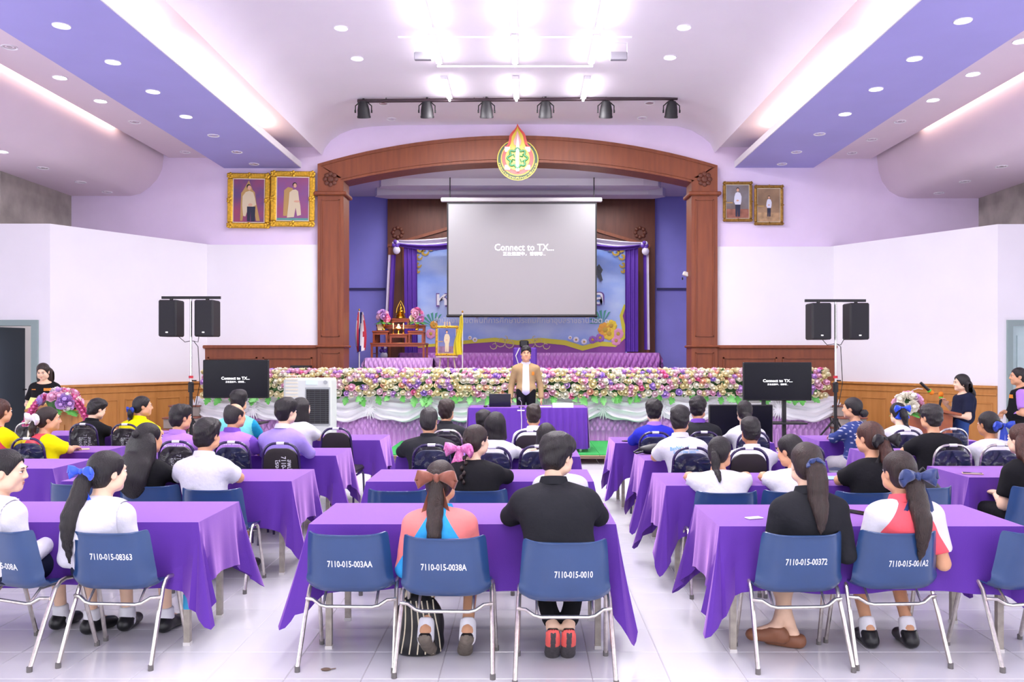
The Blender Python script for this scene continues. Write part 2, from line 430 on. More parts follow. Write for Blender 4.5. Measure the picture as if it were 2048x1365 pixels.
# white wall blocks that flank the stage, with doors
def wall_block(sname, sx, xk, yk, xe, top, door_in, door_out, dz):
    xo = sx*9.6; mb = MB(); t = .2
    def seg(p, q, z0, z1, th=t):
        d = Vector((q[0]-p[0], q[1]-p[1], 0)).normalized(); n = Vector((-d.y, d.x, 0))
        if n.y < 0: n = -n
        a, b, c_, e = Vector((*p, 0)), Vector((*q, 0)), Vector((*q, 0))+n*th, Vector((*p, 0))+n*th
        vs = [(v.x, v.y, z) for z in (z0, z1) for v in (a, b, c_, e)]
        mb.add(vs, [(0,3,2,1), (4,5,6,7), (0,1,5,4), (1,2,6,5), (2,3,7,6), (3,0,4,7)])
    seg((xk, yk), (xe, YB), 0, top)
    seg((xk, yk), (door_in, yk), 0, top); seg((door_in, yk), (door_out, yk), dz, top)
    if abs(door_out) < abs(xo): seg((door_out, yk), (xo, yk), 0, top)
    mb.add([(xk, yk, top), (xe, YB, top), (xo, YB, top), (xo, yk, top)], [(0, 1, 2, 3)])
    wo = struct('wall_'+sname, mb, M_white)
    # honey timber wainscot on the angled face: board, rails, raised panels
    d = Vector((xe-xk, YB-yk, 0)); L_ = d.length; d.normalize(); n = Vector((-d.y, d.x, 0))
    if n.y > 0: n = -n
    R = Matrix(((d.x, -n.x, 0), (d.y, -n.y, 0), (0, 0, 1)))
    ws = thing('wall_wainscot', 'honey timber wainscot along the %s angled wall' % sname, 'wainscot', (xk, yk, 0)); ws['kind'] = 'structure'
    def wp(name, x0, x1, y0, y1, z0, z1, m=M_oak):
        b_ = MB().bbox(x0, x1, y0, y1, z0, z1, .006); b_.xf(R.to_4x4()); return b_.build(name, m, ws)
    wp('board', 0, L_, -.03, 0, 0, 1.18); wp('cap_rail', 0, L_, -.075, 0, 1.18, 1.225); wp('upper_rail', 0, L_, -.05, 0, 1.05, 1.09)
    k = 5; wdt = L_/k
    for i in range(k):
        x0, x1 = i*wdt+.07, (i+1)*wdt-.07
        for (a, b, e, f) in ((x0, x1, .9, .925), (x0, x1, .14, .165), (x0, x0+.025, .14, .925), (x1-.025, x1, .14, .925)):
            wp('panel_moulding', a, b, -.045, -.03, e, f)
    return wo
wall_block('left', -1, -8.37, 14.98, -6.6, 4.08, -8.68, -9.6, 2.30)
wall_block('right', 1, 8.22, 14.78, 6.4, 4.04, 8.46, 9.35, 2.28)
# left door: grey-green frame, dark leaf swung inwards, dim passage and a leaning pole behind
d1 = thing('door_1', 'open dark door with grey-green frame behind the left lectern', 'door', (-8.68, 14.98, 0)); d1['kind'] = 'structure'
MB().box(-.0, .11, -.05, .2, 0, 2.38).build('door_frame', M_frame_g, d1); MB().box(-.92, 0, -.05, .2, 2.28, 2.38).build('door_head', M_frame_g, d1)
lf = MB().bbox(0, .05, 0, .85, .01, 2.27, .005); lf.xf(Matrix.Translation((-.86, .15, 0))@Matrix.Rotation(math.radians(-7), 4, 'Z'))
M_leaf = mat('dark slate door paint', '55616c', 0.5)
dl = lf.build('door_leaf', M_leaf, d1)
MB().tube([(-.71, .93, 1.12), (-.65, .92, 1.12), (-.65, .84, 1.12)], .014, 6).build('handle', M_black, dl)
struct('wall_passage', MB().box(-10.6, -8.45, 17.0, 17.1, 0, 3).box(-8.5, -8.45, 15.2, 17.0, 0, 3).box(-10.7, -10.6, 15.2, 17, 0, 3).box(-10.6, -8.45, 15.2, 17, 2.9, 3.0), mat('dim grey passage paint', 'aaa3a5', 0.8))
pl_ = bpy.data.lights.new('passage_fill', 'POINT'); pl_.energy = 14; pl_.shadow_soft_size = .1  # added fill light, keeps the passage from rendering black
po_ = bpy.data.objects.new('passage_fill', pl_); COL.objects.link(po_); po_.location = (-9.6, 16.3, 2.75); po_['kind'] = 'helper'
bm = MB().tube([(-8.75, 16.5, .03), (-9.1, 16.9, 1.9)], .016, 8); br = tag(bm.build('broom_handle', M_conc), 'thin wooden pole leaning on the passage wall behind the left door', 'pole')
d2 = thing('door_2', 'pale green closed door by the right wall', 'door', (8.46, 14.78, 0)); d2['kind'] = 'structure'
M_pgreen = mat('pale green door paint', 'bcd3d2', 0.5, var=0.04)
MB().box(-.09, 0, -.05, .1, 0, 2.37).build('door_frame', M_frame_g, d2); MB().box(0, .95, -.05, .1, 2.28, 2.37).build('door_head', M_frame_g, d2)
dl2 = MB().bbox(0.005, .89, 0.02, .06, .01, 2.275, .004).build('door_leaf', M_pgreen, d2)
MB().box(.1, .8, .0, .02, 1.2, 2.1).box(.1, .8, .0, .02, .2, 1.0).build('door_panel', M_pgreen, dl2)

# ------------------------------------------------------------------ stage
YS = 16.1                                          # stage front
M_stagefl = mat('brown stage floor boards', '7d4a33', 0.4, stretch=(1, .1, 1), col2='6b3c29', vscale=8)
struct('floor_stage', MB().box(-6.05, 5.72, YS, 21.8, 0, .95), M_stagefl)
struct('wall_stage_back', MB().box(-5.4, 5.2, 21.6, 21.75, .9, 6.2), M_stage_blue)
struct('wall_stage_left', MB().box(-5.5, -5.4, YB+.3, 21.75, .9, 6.2), M_stage_blue)
struct('wall_stage_right', MB().box(5.2, 5.3, YB+.3, 21.75, .9, 6.2), M_stage_blue)
struct('trim_1', MB().box(-5.4, -3.55, 21.54, 21.6, 3.42, 3.47).box(3.35, 5.2, 21.54, 21.6, 3.42, 3.47), mat('dark violet dado strip', '35305f', .6))
sc_ = struct('ceiling_stage', MB().box(-5.5, 5.3, YB+.3, 21.75, 5.80, 5.9), M_stage_ceil)
for (yy, wd, dz) in ((19.6, 3.1, .16), (20.5, 3.35, .20)):          # stepped ceiling bands with rounded ends
    p = [(-wd, yy+.35), (-wd-.28, yy+.1), (-wd-.2, yy-.12), (-wd+.2, yy-.2), (wd-.4, yy-.2), (wd-.05, yy-.12), (wd+.05, yy+.1), (wd-.2, yy+.35)]
    b = MB(); n = len(p)
    b.add([(x, y, 5.80) for x, y in p]+[(x, y, 5.80-dz) for x, y in p], [tuple(range(n, 2*n))]+[(i, (i+1) % n, n+(i+1) % n, n+i) for i in range(n)])
    b.build('ceiling_band', M_stage_ceil, sc_)
pn = struct('wall_stage_panel', MB().box(pX(775, 21.4), pX(1310, 21.4), 21.4, 21.6, .95, 5.72), M_wood_d)
for sx in (-1, 1):
    x0 = -.155; a = MB()
    pts = [(x0+sx*3.3, 4.55), (x0+sx*1.6, 5.05), (x0+sx*1.6, 4.97), (x0+sx*3.3, 4.47)]
    a.prism(pts if sx > 0 else pts[::-1], 21.36, 21.4); a.build('raised_rail', M_wood, pn)
    for xx in (2.9, 3.25): MB().box(x0+sx*xx-.03, x0+sx*xx+.03, 21.36, 21.4, .95, 4.5).build('stile', M_wood, pn)
    rs = MB()
    for k in range(8): rs.ell((x0+sx*3.05+.12*math.cos(k*.785), 21.38, 4.85+.12*math.sin(k*.785)), (.05, .025, .05), 8, 5)
    rs.build('carved_rosette', M_wood_d, pn, True)
# stage steps at both ends
M_step = mat('red-brown step edge', '8c5542', 0.6); M_stepr = mat('grey step riser', 'a39b93', .8)
for nm, xa, xb in (('left', -6.62, -6.08), ('right', 5.76, 6.25)):
    st = thing('stage_steps', 'small flight of red-edged steps at the %s end of the stage' % nm, 'steps', ((xa+xb)/2, 15.6, 0)); st['kind'] = 'structure'
    for k in range(4):
        y0 = 15.0+.28*k; z1 = .95*(k+1)/4.6; cx_ = (xa+xb)/2
        MB().box(xa-cx_, xb-cx_, y0-15.6, 16.15-15.6, z1-.2, z1-.03).build('riser', M_stepr, st); MB().bbox(xa-cx_-.02, xb-cx_+.02, y0-15.63, 16.15-15.6, z1-.03, z1, .008).build('tread', M_step, st)

# ------------------------------------------------------------------ ceiling lamps
batten_me = MB().box(-.05, .05, -.56, .56, .03, .09).mesh('batten_body', M_white)
tube_me = MB().tube([(0, -.55, 0), (0, .55, 0)], .022, 8).mesh('tube', M_tube)
for (bx, by) in BATTENS:
    if by < 11: continue
    col = {-1.40: 'left', -0.16: 'middle', 1.08: 'right'}[bx]; rw = {15.25: 'nearest the stage lights', 13.35: 'in the second row', 11.9: 'in the third row'}[by]
    t = thing('led_batten', 'lit white LED batten on the vault, %s column, %s' % (col, rw), 'ceiling light', (bx, by, 6.5), 0, 'LED battens on the vaulted ceiling')
    link('batten_body', batten_me, t); link('tube', tube_me, t)
    MB().tube([(0, -.3, .09), (0, -.3, .12)], .01, 6).build('hanger', M_white, t)
M_cond = mat('white conduit', 'f1eef4', .5)
for k, y_ in enumerate((12.72, 14.0)):
    tag(MB().tube([(-1.9 if k == 0 else -1.45, y_, 6.52), (1.6 if k == 0 else 1.12, y_, 6.52)], .018, 8).build('conduit', M_cond), 'white conduit pipe crossing the vault %s the middle lamps' % ('in front of' if k == 0 else 'behind'), 'conduit')
for k, x_ in enumerate((-1.55, 1.42)):
    t = thing('flood_light', 'grey rectangular flood lamp hanging at the %s end of the ceiling conduit' % ('left', 'right')[k], 'flood light', (x_, 12.9, 6.3))
    MB().bbox(-.13, .13, -.03, .05, -.06, .06, .01).build('housing', mat('grey lamp housing', '8a8690', .5), t); MB().tube([(-.13, 0, 0), (-.13, 0, .2), (.13, 0, .2), (.13, 0, 0)], .01, 6).build('bracket', M_cond, t)
def downlight(px_, py_, z, lit, label, group):
    s_ = (CY-py_)/(z-H); Y = F/s_; x = (px_-CX)/s_
    t = thing('downlight', label, 'downlight', (x, Y, z), 0, group); 
    link('trim_ring', DL['ring'], t); link('lamp', DL['on' if lit else 'off'], t)
DL = {'ring': MB().lathe([(.075, .005), (.1, -.012), (.105, -.004), (.105, .004)], 20, cap=False).mesh('trim_ring', M_white, True),
      'on': MB().lathe([(.0005, -.006), (.08, -.006), (.08, .004)], 20, cap=False).mesh('lamp', M_glow),
      'off': MB().lathe([(.0005, -.0), (.03, -.002), (.045, .003), (.078, -.004)], 20, cap=False).mesh('lamp', mat('unlit chrome reflector', 'cfc8c8', .25, metal=.7), True)}
dl_sets = [
 (5.68, 'left blue soffit', [(123, 51, 1), (226, 124, 1), (306, 183, 1), (372, 233, 1), (427, 271, 0), (474, 304, 0), (508, 328, 0)]),
 (5.69, 'right blue soffit', [(1926, 41, 1), (1829, 117, 1), (1752, 178, 1), (1690, 228, 1), (1639, 268, 0), (1593, 304, 0), (1564, 328, 0)]),
 (5.90, 'left pink ceiling strip', [(19, 94, 0), (120, 155, 1), (201, 202, 1), (269, 244, 0), (370, 304, 0)]),
 (5.88, 'right pink ceiling strip', [(2042, 82, 1), (1946, 148, 1), (1866, 200, 1), (1800, 243, 0), (1744, 279, 0), (1704, 306, 0)]),
 (5.10, 'left rounded bulkhead', [(3, 303, 1), (86, 336, 0), (161, 364, 0), (214, 384, 0)]),
 (5.05, 'right rounded bulkhead', [(2003, 333, 0), (1930, 363, 0), (1878, 386, 0)]),
 (6.575, 'vaulted ceiling', [(682, 56, 1), (714, 117, 1), (1368, 55, 1), (1340, 115, 1), (766, 207, 0), (783, 238, 0), (1299, 206, 0), (1284, 236, 0)])]
for z, where, lst in dl_sets:
    on = [q for q in lst if q[2]]; off = [q for q in lst if not q[2]]
    for grp, st in ((on, 'lit'), (off, 'unlit')):
        for k, (a, b, l) in enumerate(sorted(grp, key=lambda q: q[1])):
            o = ('nearest the camera', 'second from the camera', 'third from the camera', 'fourth from the camera')[min(k, 3)]
            if where == 'vaulted ceiling': o = ('left', 'right')[a > 1035]+' side, '+('nearer' if b in (56, 55, 207, 206) else 'farther')+' one'
            downlight(a, b, z, l, '%s round downlight in the %s, %s' % (st, where, o), 'downlights in the '+where)
# stage light bar with six par cans
bar = thing('lighting_bar', 'dark steel pipe hung below the vault for the stage lamps', 'pipe', (0, 15.9, 0))
yb_ = 15.9; xa, xb, zb_ = pX(715, yb_), pX(1355, yb_), pZ(199, yb_)
MB().tube([(xa, 0, zb_-.03), (xb, 0, zb_+.02)], .033, 10).build('pipe', mat('brown-black pipe', '3a2730', .5), bar)
for x_ in (-2.6, -.95, .7, 2.5): MB().tube([(x_, 0, zb_), (x_, 0, 6.58)], .008, 6).build('hanger_rod', M_blackm, bar)
for k, x_ in enumerate((727, 854, 973, 1091, 1212, 1343)):
    X = pX(x_, yb_)
    t = thing('par_can', 'black stage par lamp on the bar, %s' % ('leftmost', 'second from the left', 'third from the left', 'third from the right', 'second from the right', 'rightmost')[k], 'stage light', (X, yb_, zb_-.2), 0, 'par lamps on the lighting bar')
    body = MB().lathe([(.07, .16), (.095, .10), (.115, .0), (.12, -.10), (.128, -.11), (.128, -.14), (.10, -.14)], 14); body.xf(Matrix.Rotation(math.radians(22), 4, 'X'))
    body.build('can', M_blackm, t, True)
    MB().tube([(-.15, 0, -.02), (-.15, 0, .08), (-.06, 0, .16), (0, 0, .19), (.06, 0, .16), (.15, 0, .08), (.15, 0, -.02)], .011, 6).build('yoke', M_blackm, t)
    MB().tube([(0, 0, .16), (0, 0, .26)], .02, 8).build('clamp', M_blackm, t)
    MB().tube([(.0, .05, .1), (.05, .06, .22), (.0, .04, .29), (-.06, .02, .24)], .007, 6).build('cable', M_black, t)
    MB().box(-.165, -.14, -.02, .02, -.05, .0).build('knob', M_black, t); MB().box(.14, .165, -.02, .02, -.05, .0).build('knob', M_black, t)
# ================================================================== stage dressing
RNG = random.Random(7)
M_satin = mat('lilac satin', 'cf9fdc', 0.28, sheen=.3, sheen_tint='f4d8ff', spec=.6)
M_satin_d = mat('mauve satin', 'a765b5', 0.32, sheen=.3, sheen_tint='e9b8f0', spec=.5)
M_wfab = mat('white swag fabric', 'faf9fd', 0.6, sheen=.2)
M_vio = mat('violet drape fabric', '5a2f9e', 0.6, sheen=.3, sheen_tint='b48be0')
M_lilwhite = mat('pale lilac drape fabric', 'd8cfe2', .7)
# lilac smocked skirt along the stage front (diamond smocking above, pleats below), panel by panel
XS0, XS1 = -6.08, 5.74
def skirt_mesh(wid, z0, z1, ndia, m, seedk=0):
    npl = ndia*2
    def fn(u, v):
        x = u*wid; z = z0+(z1-z0)*v
        t = (z1-z)/(z1-z0)
        if t < .5:                                  # smocked diamonds
            a = u*ndia*2*math.pi; b = t*2*math.pi*3.0
            d = .07*(abs(math.sin((a+b)/2))*abs(math.sin((a-b)/2)))**.6
        else:
            w = min(1, (t-.5)/.12); a = u*ndia*2*math.pi
            d = (1-w)*.05*(abs(math.sin((a+math.pi*3)/2)*math.sin((a-math.pi*3)/2)))**.7+w*(.022*math.sin(a*1.0+1)+.012*math.sin(a*2.3+seedk)+.012)
        return (x, -d*1.3*min(1, t/.3+.15)-.02-.03*t, z)
    return MB().grid(fn, ndia*9, 30).mesh('skirt_panel', m, 2)
sk = thing('stage_skirt', 'lilac satin smocked skirt covering the stage front down to the floor', 'stage skirt', (0, YS-.02, 0))
npan = 12; pw = (XS1-XS0)/npan; skm = skirt_mesh(pw, .02, .64, 9, M_satin)
for k in range(npan): link('skirt_panel', skm, sk, (XS0+k*pw, 0, 0))
# white swags, each gathered at its ends
def swag_mesh(wid, top, drop, m, yb=.05):
    def fn(u, v):
        x = u*wid; e = 4*u*(1-u)
        zb = top-drop*(.78+.22*e)-.02*math.sin(u*math.pi*4)
        z = top+(zb-top)*v
        sag = v*2.2-e*.55
        fold = .06*math.sin((sag)*9.0)+.03*math.sin(sag*17+1.3)
        g = math.exp(-((min(u, 1-u))/.07)**2)
        rad = .02*math.sin(math.atan2(v-.35, min(u, 1-u)+.03)*11)
        d = yb*(.4+e*.9)*math.sin(min(1, v*1.25)*math.pi*.62)+fold*(.3+.7*e)*min(1, v*4)+rad*(1-e)*min(1, v*4)-g*.03
        return (x, -max(d, -.02)-.06, z)
    return MB().grid(fn, 30, 26).mesh('swag', m, 2)
sv = thing('stage_swags', 'white fabric swags gathered along the top of the stage front', 'drapery', (0, YS-.09, 0))
nsw = 11; sw_ = (XS1+.1-XS0+.1)/nsw; swm = swag_mesh(sw_, .99, .47, M_wfab)
bow_me = MB()
for k in range(9):
    a = -math.pi/2+(k-4)*.38
    bow_me.tube([(0, -.09, .0), (.07*math.cos(a), -.10, .09*math.sin(a)), (.15*math.cos(a), -.05, .22*math.sin(a))], [.012, .018, .006], 6)
for k in range(5):
    a = math.pi/2+(k-2)*.5
    bow_me.tube([(0, -.09, 0), (.06*math.cos(a), -.085, .08*math.sin(a)), (.11*math.cos(a), -.04, .18*math.sin(a))], [.012, .016, .006], 6)
bow_me = bow_me.ell((0, -.10, 0), (.028, .022, .028), 8, 6).mesh('gather', M_wfab, True)
for k in range(nsw): link('swag', swm, sv, (XS0-.1+k*sw_, 0, 0))
for k in range(nsw+1): link('gather', bow_me, sv, (XS0-.1+k*sw_, 0, .77))
# end return of the fabric on the right
MB().grid(lambda u, v: (XS1+.08+.03*math.sin(v*9+u*4)+.10*v*(1-u*.4), .02+u*1.2, .99-.5*v-.03*math.sin(u*14)), 14, 10).build('swag_end', M_wfab, sv, 2)
# flower bank: roses and leaves on a green base
fb = thing('flower_bank', 'long bank of cream, pink and lilac roses along the stage front', 'flowers', (0, YS, .95))
M_leafd = mat('dark foliage', '2f5a2c', .6, col2='47793a', vscale=20); M_monst = mat('bright monstera leaf', '5fae4e', .45, col2='3f8a3a', vscale=12)
base = MB().grid(lambda u, v: (XS0+.2+u*(XS1-XS0-.4), -.1-.18*math.sin(v*math.pi)+.4*v*0+.35*(v), .0+.36*math.sin(v*math.pi*.55)+.02*math.sin(u*160)), 160, 8)
base.build('foliage_base', M_leafd, fb, True)
def rose_mesh(m):
    b = MB()
    b.lathe([(.004, .040), (.013, .046), (.019, .036), (.016, .012), (.006, -.01)], 7)
    for lay, (r, hh, n, ph, z0) in enumerate(((.027, .046, 3, 0, -.01), (.037, .040, 4, .6, -.014), (.048, .026, 5, .2, -.016))):
        for k in range(n):
            a0 = 2*math.pi*k/n+ph; hw = 1.35*math.pi/n
            def fn(u, v, a0=a0, hw=hw, r=r, hh=hh, z0=z0, lay=lay):
                a = a0+(u-.5)*2*hw*(.55+.45*math.sin(min(1, v*1.2)*math.pi/2)); e = 4*u*(1-u)
                rr = .008+(r-.008)*math.sin(min(1, v*1.25)*math.pi/2)+(.004+.004*lay)*max(0, v-.6)*2.5
                return (rr*math.cos(a), rr*math.sin(a), z0+(hh-z0)*v*(.72+.28*e)-.006*max(0, v-.75)*lay)
            b.grid(fn, 2, 3)
    return b.mesh('rose', m, 2)
rose_cols = [('cream', 'f6eecb'), ('cream', 'f3e6b8'), ('ivory', 'f8f4e4'), ('pink', 'f4c0da'), ('blush', 'f6dae4'), ('lilac', 'd9aeea'), ('hot pink', 'ee7fb2'), ('peach', 'f7c6ae'), ('violet', 'c3a2ea')]
rose_w = [26, 22, 18, 13, 12, 8, 2, 3, 3]
RM = [mat(c+' rose petal '+h, h, .9, spec=.1, var=.05, vscale=40) for c, h in rose_cols]
RME = [rose_mesh(m) for m in RM]
spots = []
def bank_pt(t, x):                                  # t 0..1 around the front of the bank, bottom to top back
    a = t*math.pi*.62; return (-.30-.13*math.sin(a*1.05)+.34*(1-math.cos(a))*.85, .03+.47*math.sin(a))
nrow = 7
for r_ in range(nrow):
    n = 128
    for k in range(n):
        x = XS0+.12+(k+.5*(r_ % 2)+RNG.uniform(-.3, .3))*(XS1-XS0-.2)/n; t = (r_+.3+RNG.uniform(-.3, .3))/nrow
        spots.append((x, t))
RNG.shuffle(spots)
rest = MB(); kk = 0
def rose_xf(x, t, sc):
    y, z = bank_pt(max(0, t), x); n = Vector((RNG.uniform(-.35, .35), -1.0+.75*t, .25+1.0*t)).normalized()
    return Matrix.Translation((x, y-.02, z+.02))@n.to_track_quat('Z', 'Y').to_matrix().to_4x4()@Matrix.Rotation(RNG.uniform(0, 6.28), 4, 'Z')@Matrix.Scale(sc, 4)
for q, (x, t) in enumerate(sorted(spots, key=lambda s: RNG.random())):
    ci = RNG.choices(range(len(rose_cols)), rose_w)[0]
    sc = RNG.uniform(1.15, 1.45) if q < 300 else RNG.uniform(.95, 1.2)
    M = rose_xf(x, t, sc)
    if q < 300:
        o = link('rose', RME[ci], fb); o.matrix_local = M
    else:
        k0 = len(rest.v); me = RME[ci]
        rest.add([tuple(M@v.co) for v in me.vertices], [tuple(p.vertices) for p in me.polygons], ci)
ro = rest.build('small_roses', RM, fb, 2); ro['kind'] = 'stuff'
def leaf_mesh():
    b = MB(); out = [(0, 0)]
    for k in range(1, 8):
        out.append((.075*math.sin(math.pi*k/8.2)*(1 if k % 2 else .62), .2*k/8))
    L = out+[(0, .21)]; n = len(L)
    vs = [(x, .03*math.sin(z*9), z) for x, z in L]+[(-x, .03*math.sin(z*9), z) for x, z in L[1:-1]]
    mid = [(0, -.012+.03*math.sin(z*9), z) for x, z in L[1:-1]]
    a = len(vs); vs += mid; fs = []
    for i in range(1, n-2):
        fs.append((i, i+1, a+i, a+i-1)); fs.append((n+i-1, a+i-1, a+i, n+i))
    fs += [(0, 1, a), (0, a, n), (n-2, n-1, a+n-3), (n-1, 2*n-3, a+n-3)]
    return b.add(vs, fs).mesh('leaf', M_monst, 2)
lfm = leaf_mesh()
for k in range(58):
    x = XS0+.2+(k+RNG.uniform(-.4, .4))*(XS1-XS0-.4)/58
    o = link('leaf', lfm, fb); s_ = RNG.uniform(.8, 1.25)
    o.matrix_local = Matrix.Translation((x, -.32, .06))@Matrix.Rotation(RNG.uniform(-.9, .9), 4, 'Y')@Matrix.Rotation(math.pi*.86+RNG.uniform(-.2, .2), 4, 'X')@Matrix.Scale(s_, 4)
rest = MB()
for k in range(220):
    x = XS0+.2+RNG.random()*(XS1-XS0-.4); t = RNG.random(); y, z = bank_pt(t, x)
    M = Matrix.Translation((x, y-.0, z))@Matrix.Rotation(RNG.uniform(0, 6.28), 4, 'Y')@Matrix.Rotation(RNG.uniform(.3, 1.2), 4, 'X')@Matrix.Scale(.55, 4)
    rest.add([tuple(M@v.co) for v in lfm.vertices], [tuple(p.vertices) for p in lfm.polygons])
ro = rest.build('small_leaves', M_leafd, fb, 2); ro['kind'] = 'stuff'

# low tables on the stage dressed in mauve satin
def skirted(name, label, x0, x1, y0, y1, z0, z1, m, nd):
    t = thing(name, label, 'table', ((x0+x1)/2, y0, z0)); w = x1-x0; h = z1-z0
    MB().bbox(-w/2, w/2, 0, y1-y0, h-.02, h, .005).build('top_cloth', m, t)
    me = skirt_mesh(w, 0, h-.01, nd, m, 2); link('skirt', me, t, (-w/2, 0, 0))
    for s_ in (-1, 1): link('side_skirt', skirt_mesh(y1-y0, 0, h-.01, max(2, int(nd*(y1-y0)/w)), m), t, (s_*w/2, (0 if s_ > 0 else y1-y0), 0), (0, 0, s_*math.pi/2))
    return t
skirted('skirted_table', 'long mauve satin skirted riser under the blue backdrop', pX(800, 20.4), pX(1318, 20.4), 20.4, 21.3, .95, pZ(706, 20.4), M_satin_d, 46)
skirted('skirted_table', 'mauve satin skirted low table under the wooden altar', pX(731, 19.2), pX(866, 19.2), 19.2, 20.3, .95, pZ(716, 19.2), M_satin, 14)

# backdrop banner: printed sky, ribbon, ornaments and lettering
YK = 21.2
def kx(x): return pX(x, YK)
def kz(y): return pZ(y, YK)
M_sky = mat('printed sky of the backdrop', '7f9fee', .5, col2='c2d4fa', vscale=1.1, stretch=(.7, 1, 1.3), detail=6)
bd = thing('backdrop_banner', 'blue sky backdrop banner with gold corner ornaments and Thai lettering behind the screen', 'banner', (0, YK, 0))
def bdp(name, mb, m, sm=False): return mb.build(name, m, bd, sm, loc=(0, -YK, 0))
bdp('printed_sheet', MB().grid(lambda u, v: (kx(828)+u*(kx(1254)-kx(828)), YK+.012*math.sin(u*40+v*9), kz(706)+v*(kz(492)-kz(706))), 60, 20), M_sky, 2)
M_prib = mat('printed plum band', '8a3f96', .5); M_yel = mat('printed yellow ribbon', 'd9cf3a', .5); M_gold = mat('printed gold', 'c9a43c', .45); M_white_p = mat('printed white', 'f4f2fa', .5); M_pinkp = mat('printed pink', 'e59cc0', .5)
ribc = [(828, 694), (880, 690), (940, 684), (990, 680), (1035, 686), (1080, 681), (1130, 686), (1165, 697), (1200, 688), (1230, 690), (1250, 672), (1246, 650), (1242, 632), (1250, 610)]
def band(pts, w0, y, mi=0, mb=None):
    mb = mb or MB(); vs = []
    for i, (a, b) in enumerate(pts):
        p, q = pts[max(0, i-1)], pts[min(len(pts)-1, i+1)]; d = Vector((q[0]-p[0], q[1]-p[1])).normalized(); w = w0*(.5+.5*math.sin(math.pi*i/(len(pts)-1)))
        vs += [(kx(a-d.y*w), y, kz(b+d.x*w)), (kx(a+d.y*w), y, kz(b-d.x*w))]
    return mb.add(vs, [(2*i, 2*i+1, 2*i+3, 2*i+2) for i in range(len(pts)-1)], mi)
low = [(kx(a), kz(b)) for a, b in ribc]
pb = MB()
for i in range(len(low)-1):
    pb.add([(low[i][0], YK-.025, low[i][1]), (low[i+1][0], YK-.025, low[i+1][1]), (kx(1254) if i > 9 else low[i+1][0], YK-.025, kz(706)), (low[i][0] if i <= 9 else kx(1254), YK-.025, kz(706))], [(0, 1, 2, 3)])
bdp('plum_band', pb, M_prib); bdp('yellow_ribbon', band(ribc, 5, YK-.03), M_yel)
def blossom(cx, cy, r, m, n=8, c2=None):
    mb = MB()
    for k in range(n):
        g = 2*math.pi*k/n; mb.ell((kx(cx+r*.6*math.cos(g)), YK-.035, kz(cy+r*.6*math.sin(g))), (r*.42*YK/F, .006, r*.42*YK/F), 8, 4)
    o = bdp('printed_blossom', mb, m, True); bdp('printed_blossom', MB().ell((kx(cx), YK-.045, kz(cy)), (r*.35*YK/F, .006, r*.35*YK/F), 8, 4), c2 or M_gold, True); return o
M_orp = mat('printed orange', 'e9a63a', .5); M_yelp = mat('printed yellow petals', 'f0d23c', .5); M_purp = mat('printed purple petals', 'a06bc0', .5); M_grp = mat('printed green fern', '4fa392', .5)
for (a, b, r, m) in ((1210, 660, 15, M_orp), (1222, 652, 12, M_yelp), (1218, 668, 13, M_yelp), (1236, 668, 11, M_pinkp), (1232, 682, 10, M_pinkp), (1200, 676, 9, M_purp), (1185, 680, 8, M_purp), (1168, 684, 6, M_white_p), (1152, 680, 6, M_white_p), (1140, 676, 4, M_white_p), (950, 680, 5, M_white_p), (940, 676, 4, M_white_p), (862, 668, 10, M_pinkp), (868, 650, 8, M_orp)):
    blossom(a, b, r, m)
for (a, b, s_) in ((1205, 640, 1), (868, 645, -1)):
    fr = MB()
    for k in range(7):
        g = math.radians(60+k*20); L_ = 26
        fr.add([(kx(a), YK-.022, kz(b+8)), (kx(a+L_*math.cos(g)-2), YK-.022, kz(b+8-L_*math.sin(g))), (kx(a+L_*math.cos(g)+3), YK-.022, kz(b+8-L_*math.sin(g)-2))], [(0, 1, 2)])
    bdp('printed_fern', fr, M_grp)
for sx, cx_ in ((1, 832), (-1, 1250)):             # gold corner scrolls
    cs = MB()
    for (a, b, r, n) in ((8, 498, 7, 9), (18, 504, 8, 8), (30, 496, 6, 8), (40, 494, 4, 7), (6, 514, 7, 8), (5, 530, 6, 8), (4, 542, 4, 8)):
        pts = [(cx_+sx*(a+r*(1-k/n*.7)*math.cos(k*.75)), b+r*(1-k/n*.7)*math.sin(k*.75)) for k in range(n)]
        bdp('gold_scroll', band(pts, 2.4, YK-.03), M_gold)
sc2 = MB()
for sx in (-1, 1):                                  # gold filigree in the middle
    for (a, b, r, n) in ((20, 688, 10, 10), (38, 684, 12, 10), (52, 692, 8, 9), (30, 676, 7, 8)):
        bdp('gold_filigree', band([(1040+sx*(a+r*(1-k/n*.6)*math.cos(k*.7)), b+r*(1-k/n*.6)*math.sin(k*.7)) for k in range(n)], 1.0, YK-.034), mat('pale printed gold', 'd8c68a', .5))
M_lett = mat('printed grey-lilac lettering', 'e2e6f6', .5)
def bl(name, key, cx, cy, hh, ww, m, y=YK-.04):
    bdp(name, letters(MB(), key, (kx(cx), y, kz(cy)), hh*YK/F, ww*YK/F if ww else None), m)
bl('lettering', 'office', 1043, 642, 17, 348, M_lett)
M_plum = mat('plum letter outline', '6d4a9a', .5)
bl('letter_shadow', 'ho', 885, 600.5, 27, 25, M_plum, YK-.035); bl('lettering', 'ho', 884, 600, 22, 20, M_white_p)
bl('letter_shadow', 'lo', 1197.5, 598, 28, 22, M_plum, YK-.035); bl('lettering', 'lo', 1197, 597.5, 23, 17, M_white_p)
bdp('black_ribbon', band([(1186, 556), (1192, 540), (1198, 533), (1202, 540), (1196, 556)], 4, YK-.04, 0, band([(1188, 530), (1196, 545), (1203, 562)], 5, YK-.042)), mat('printed charcoal ribbon', '3c4250', .5))
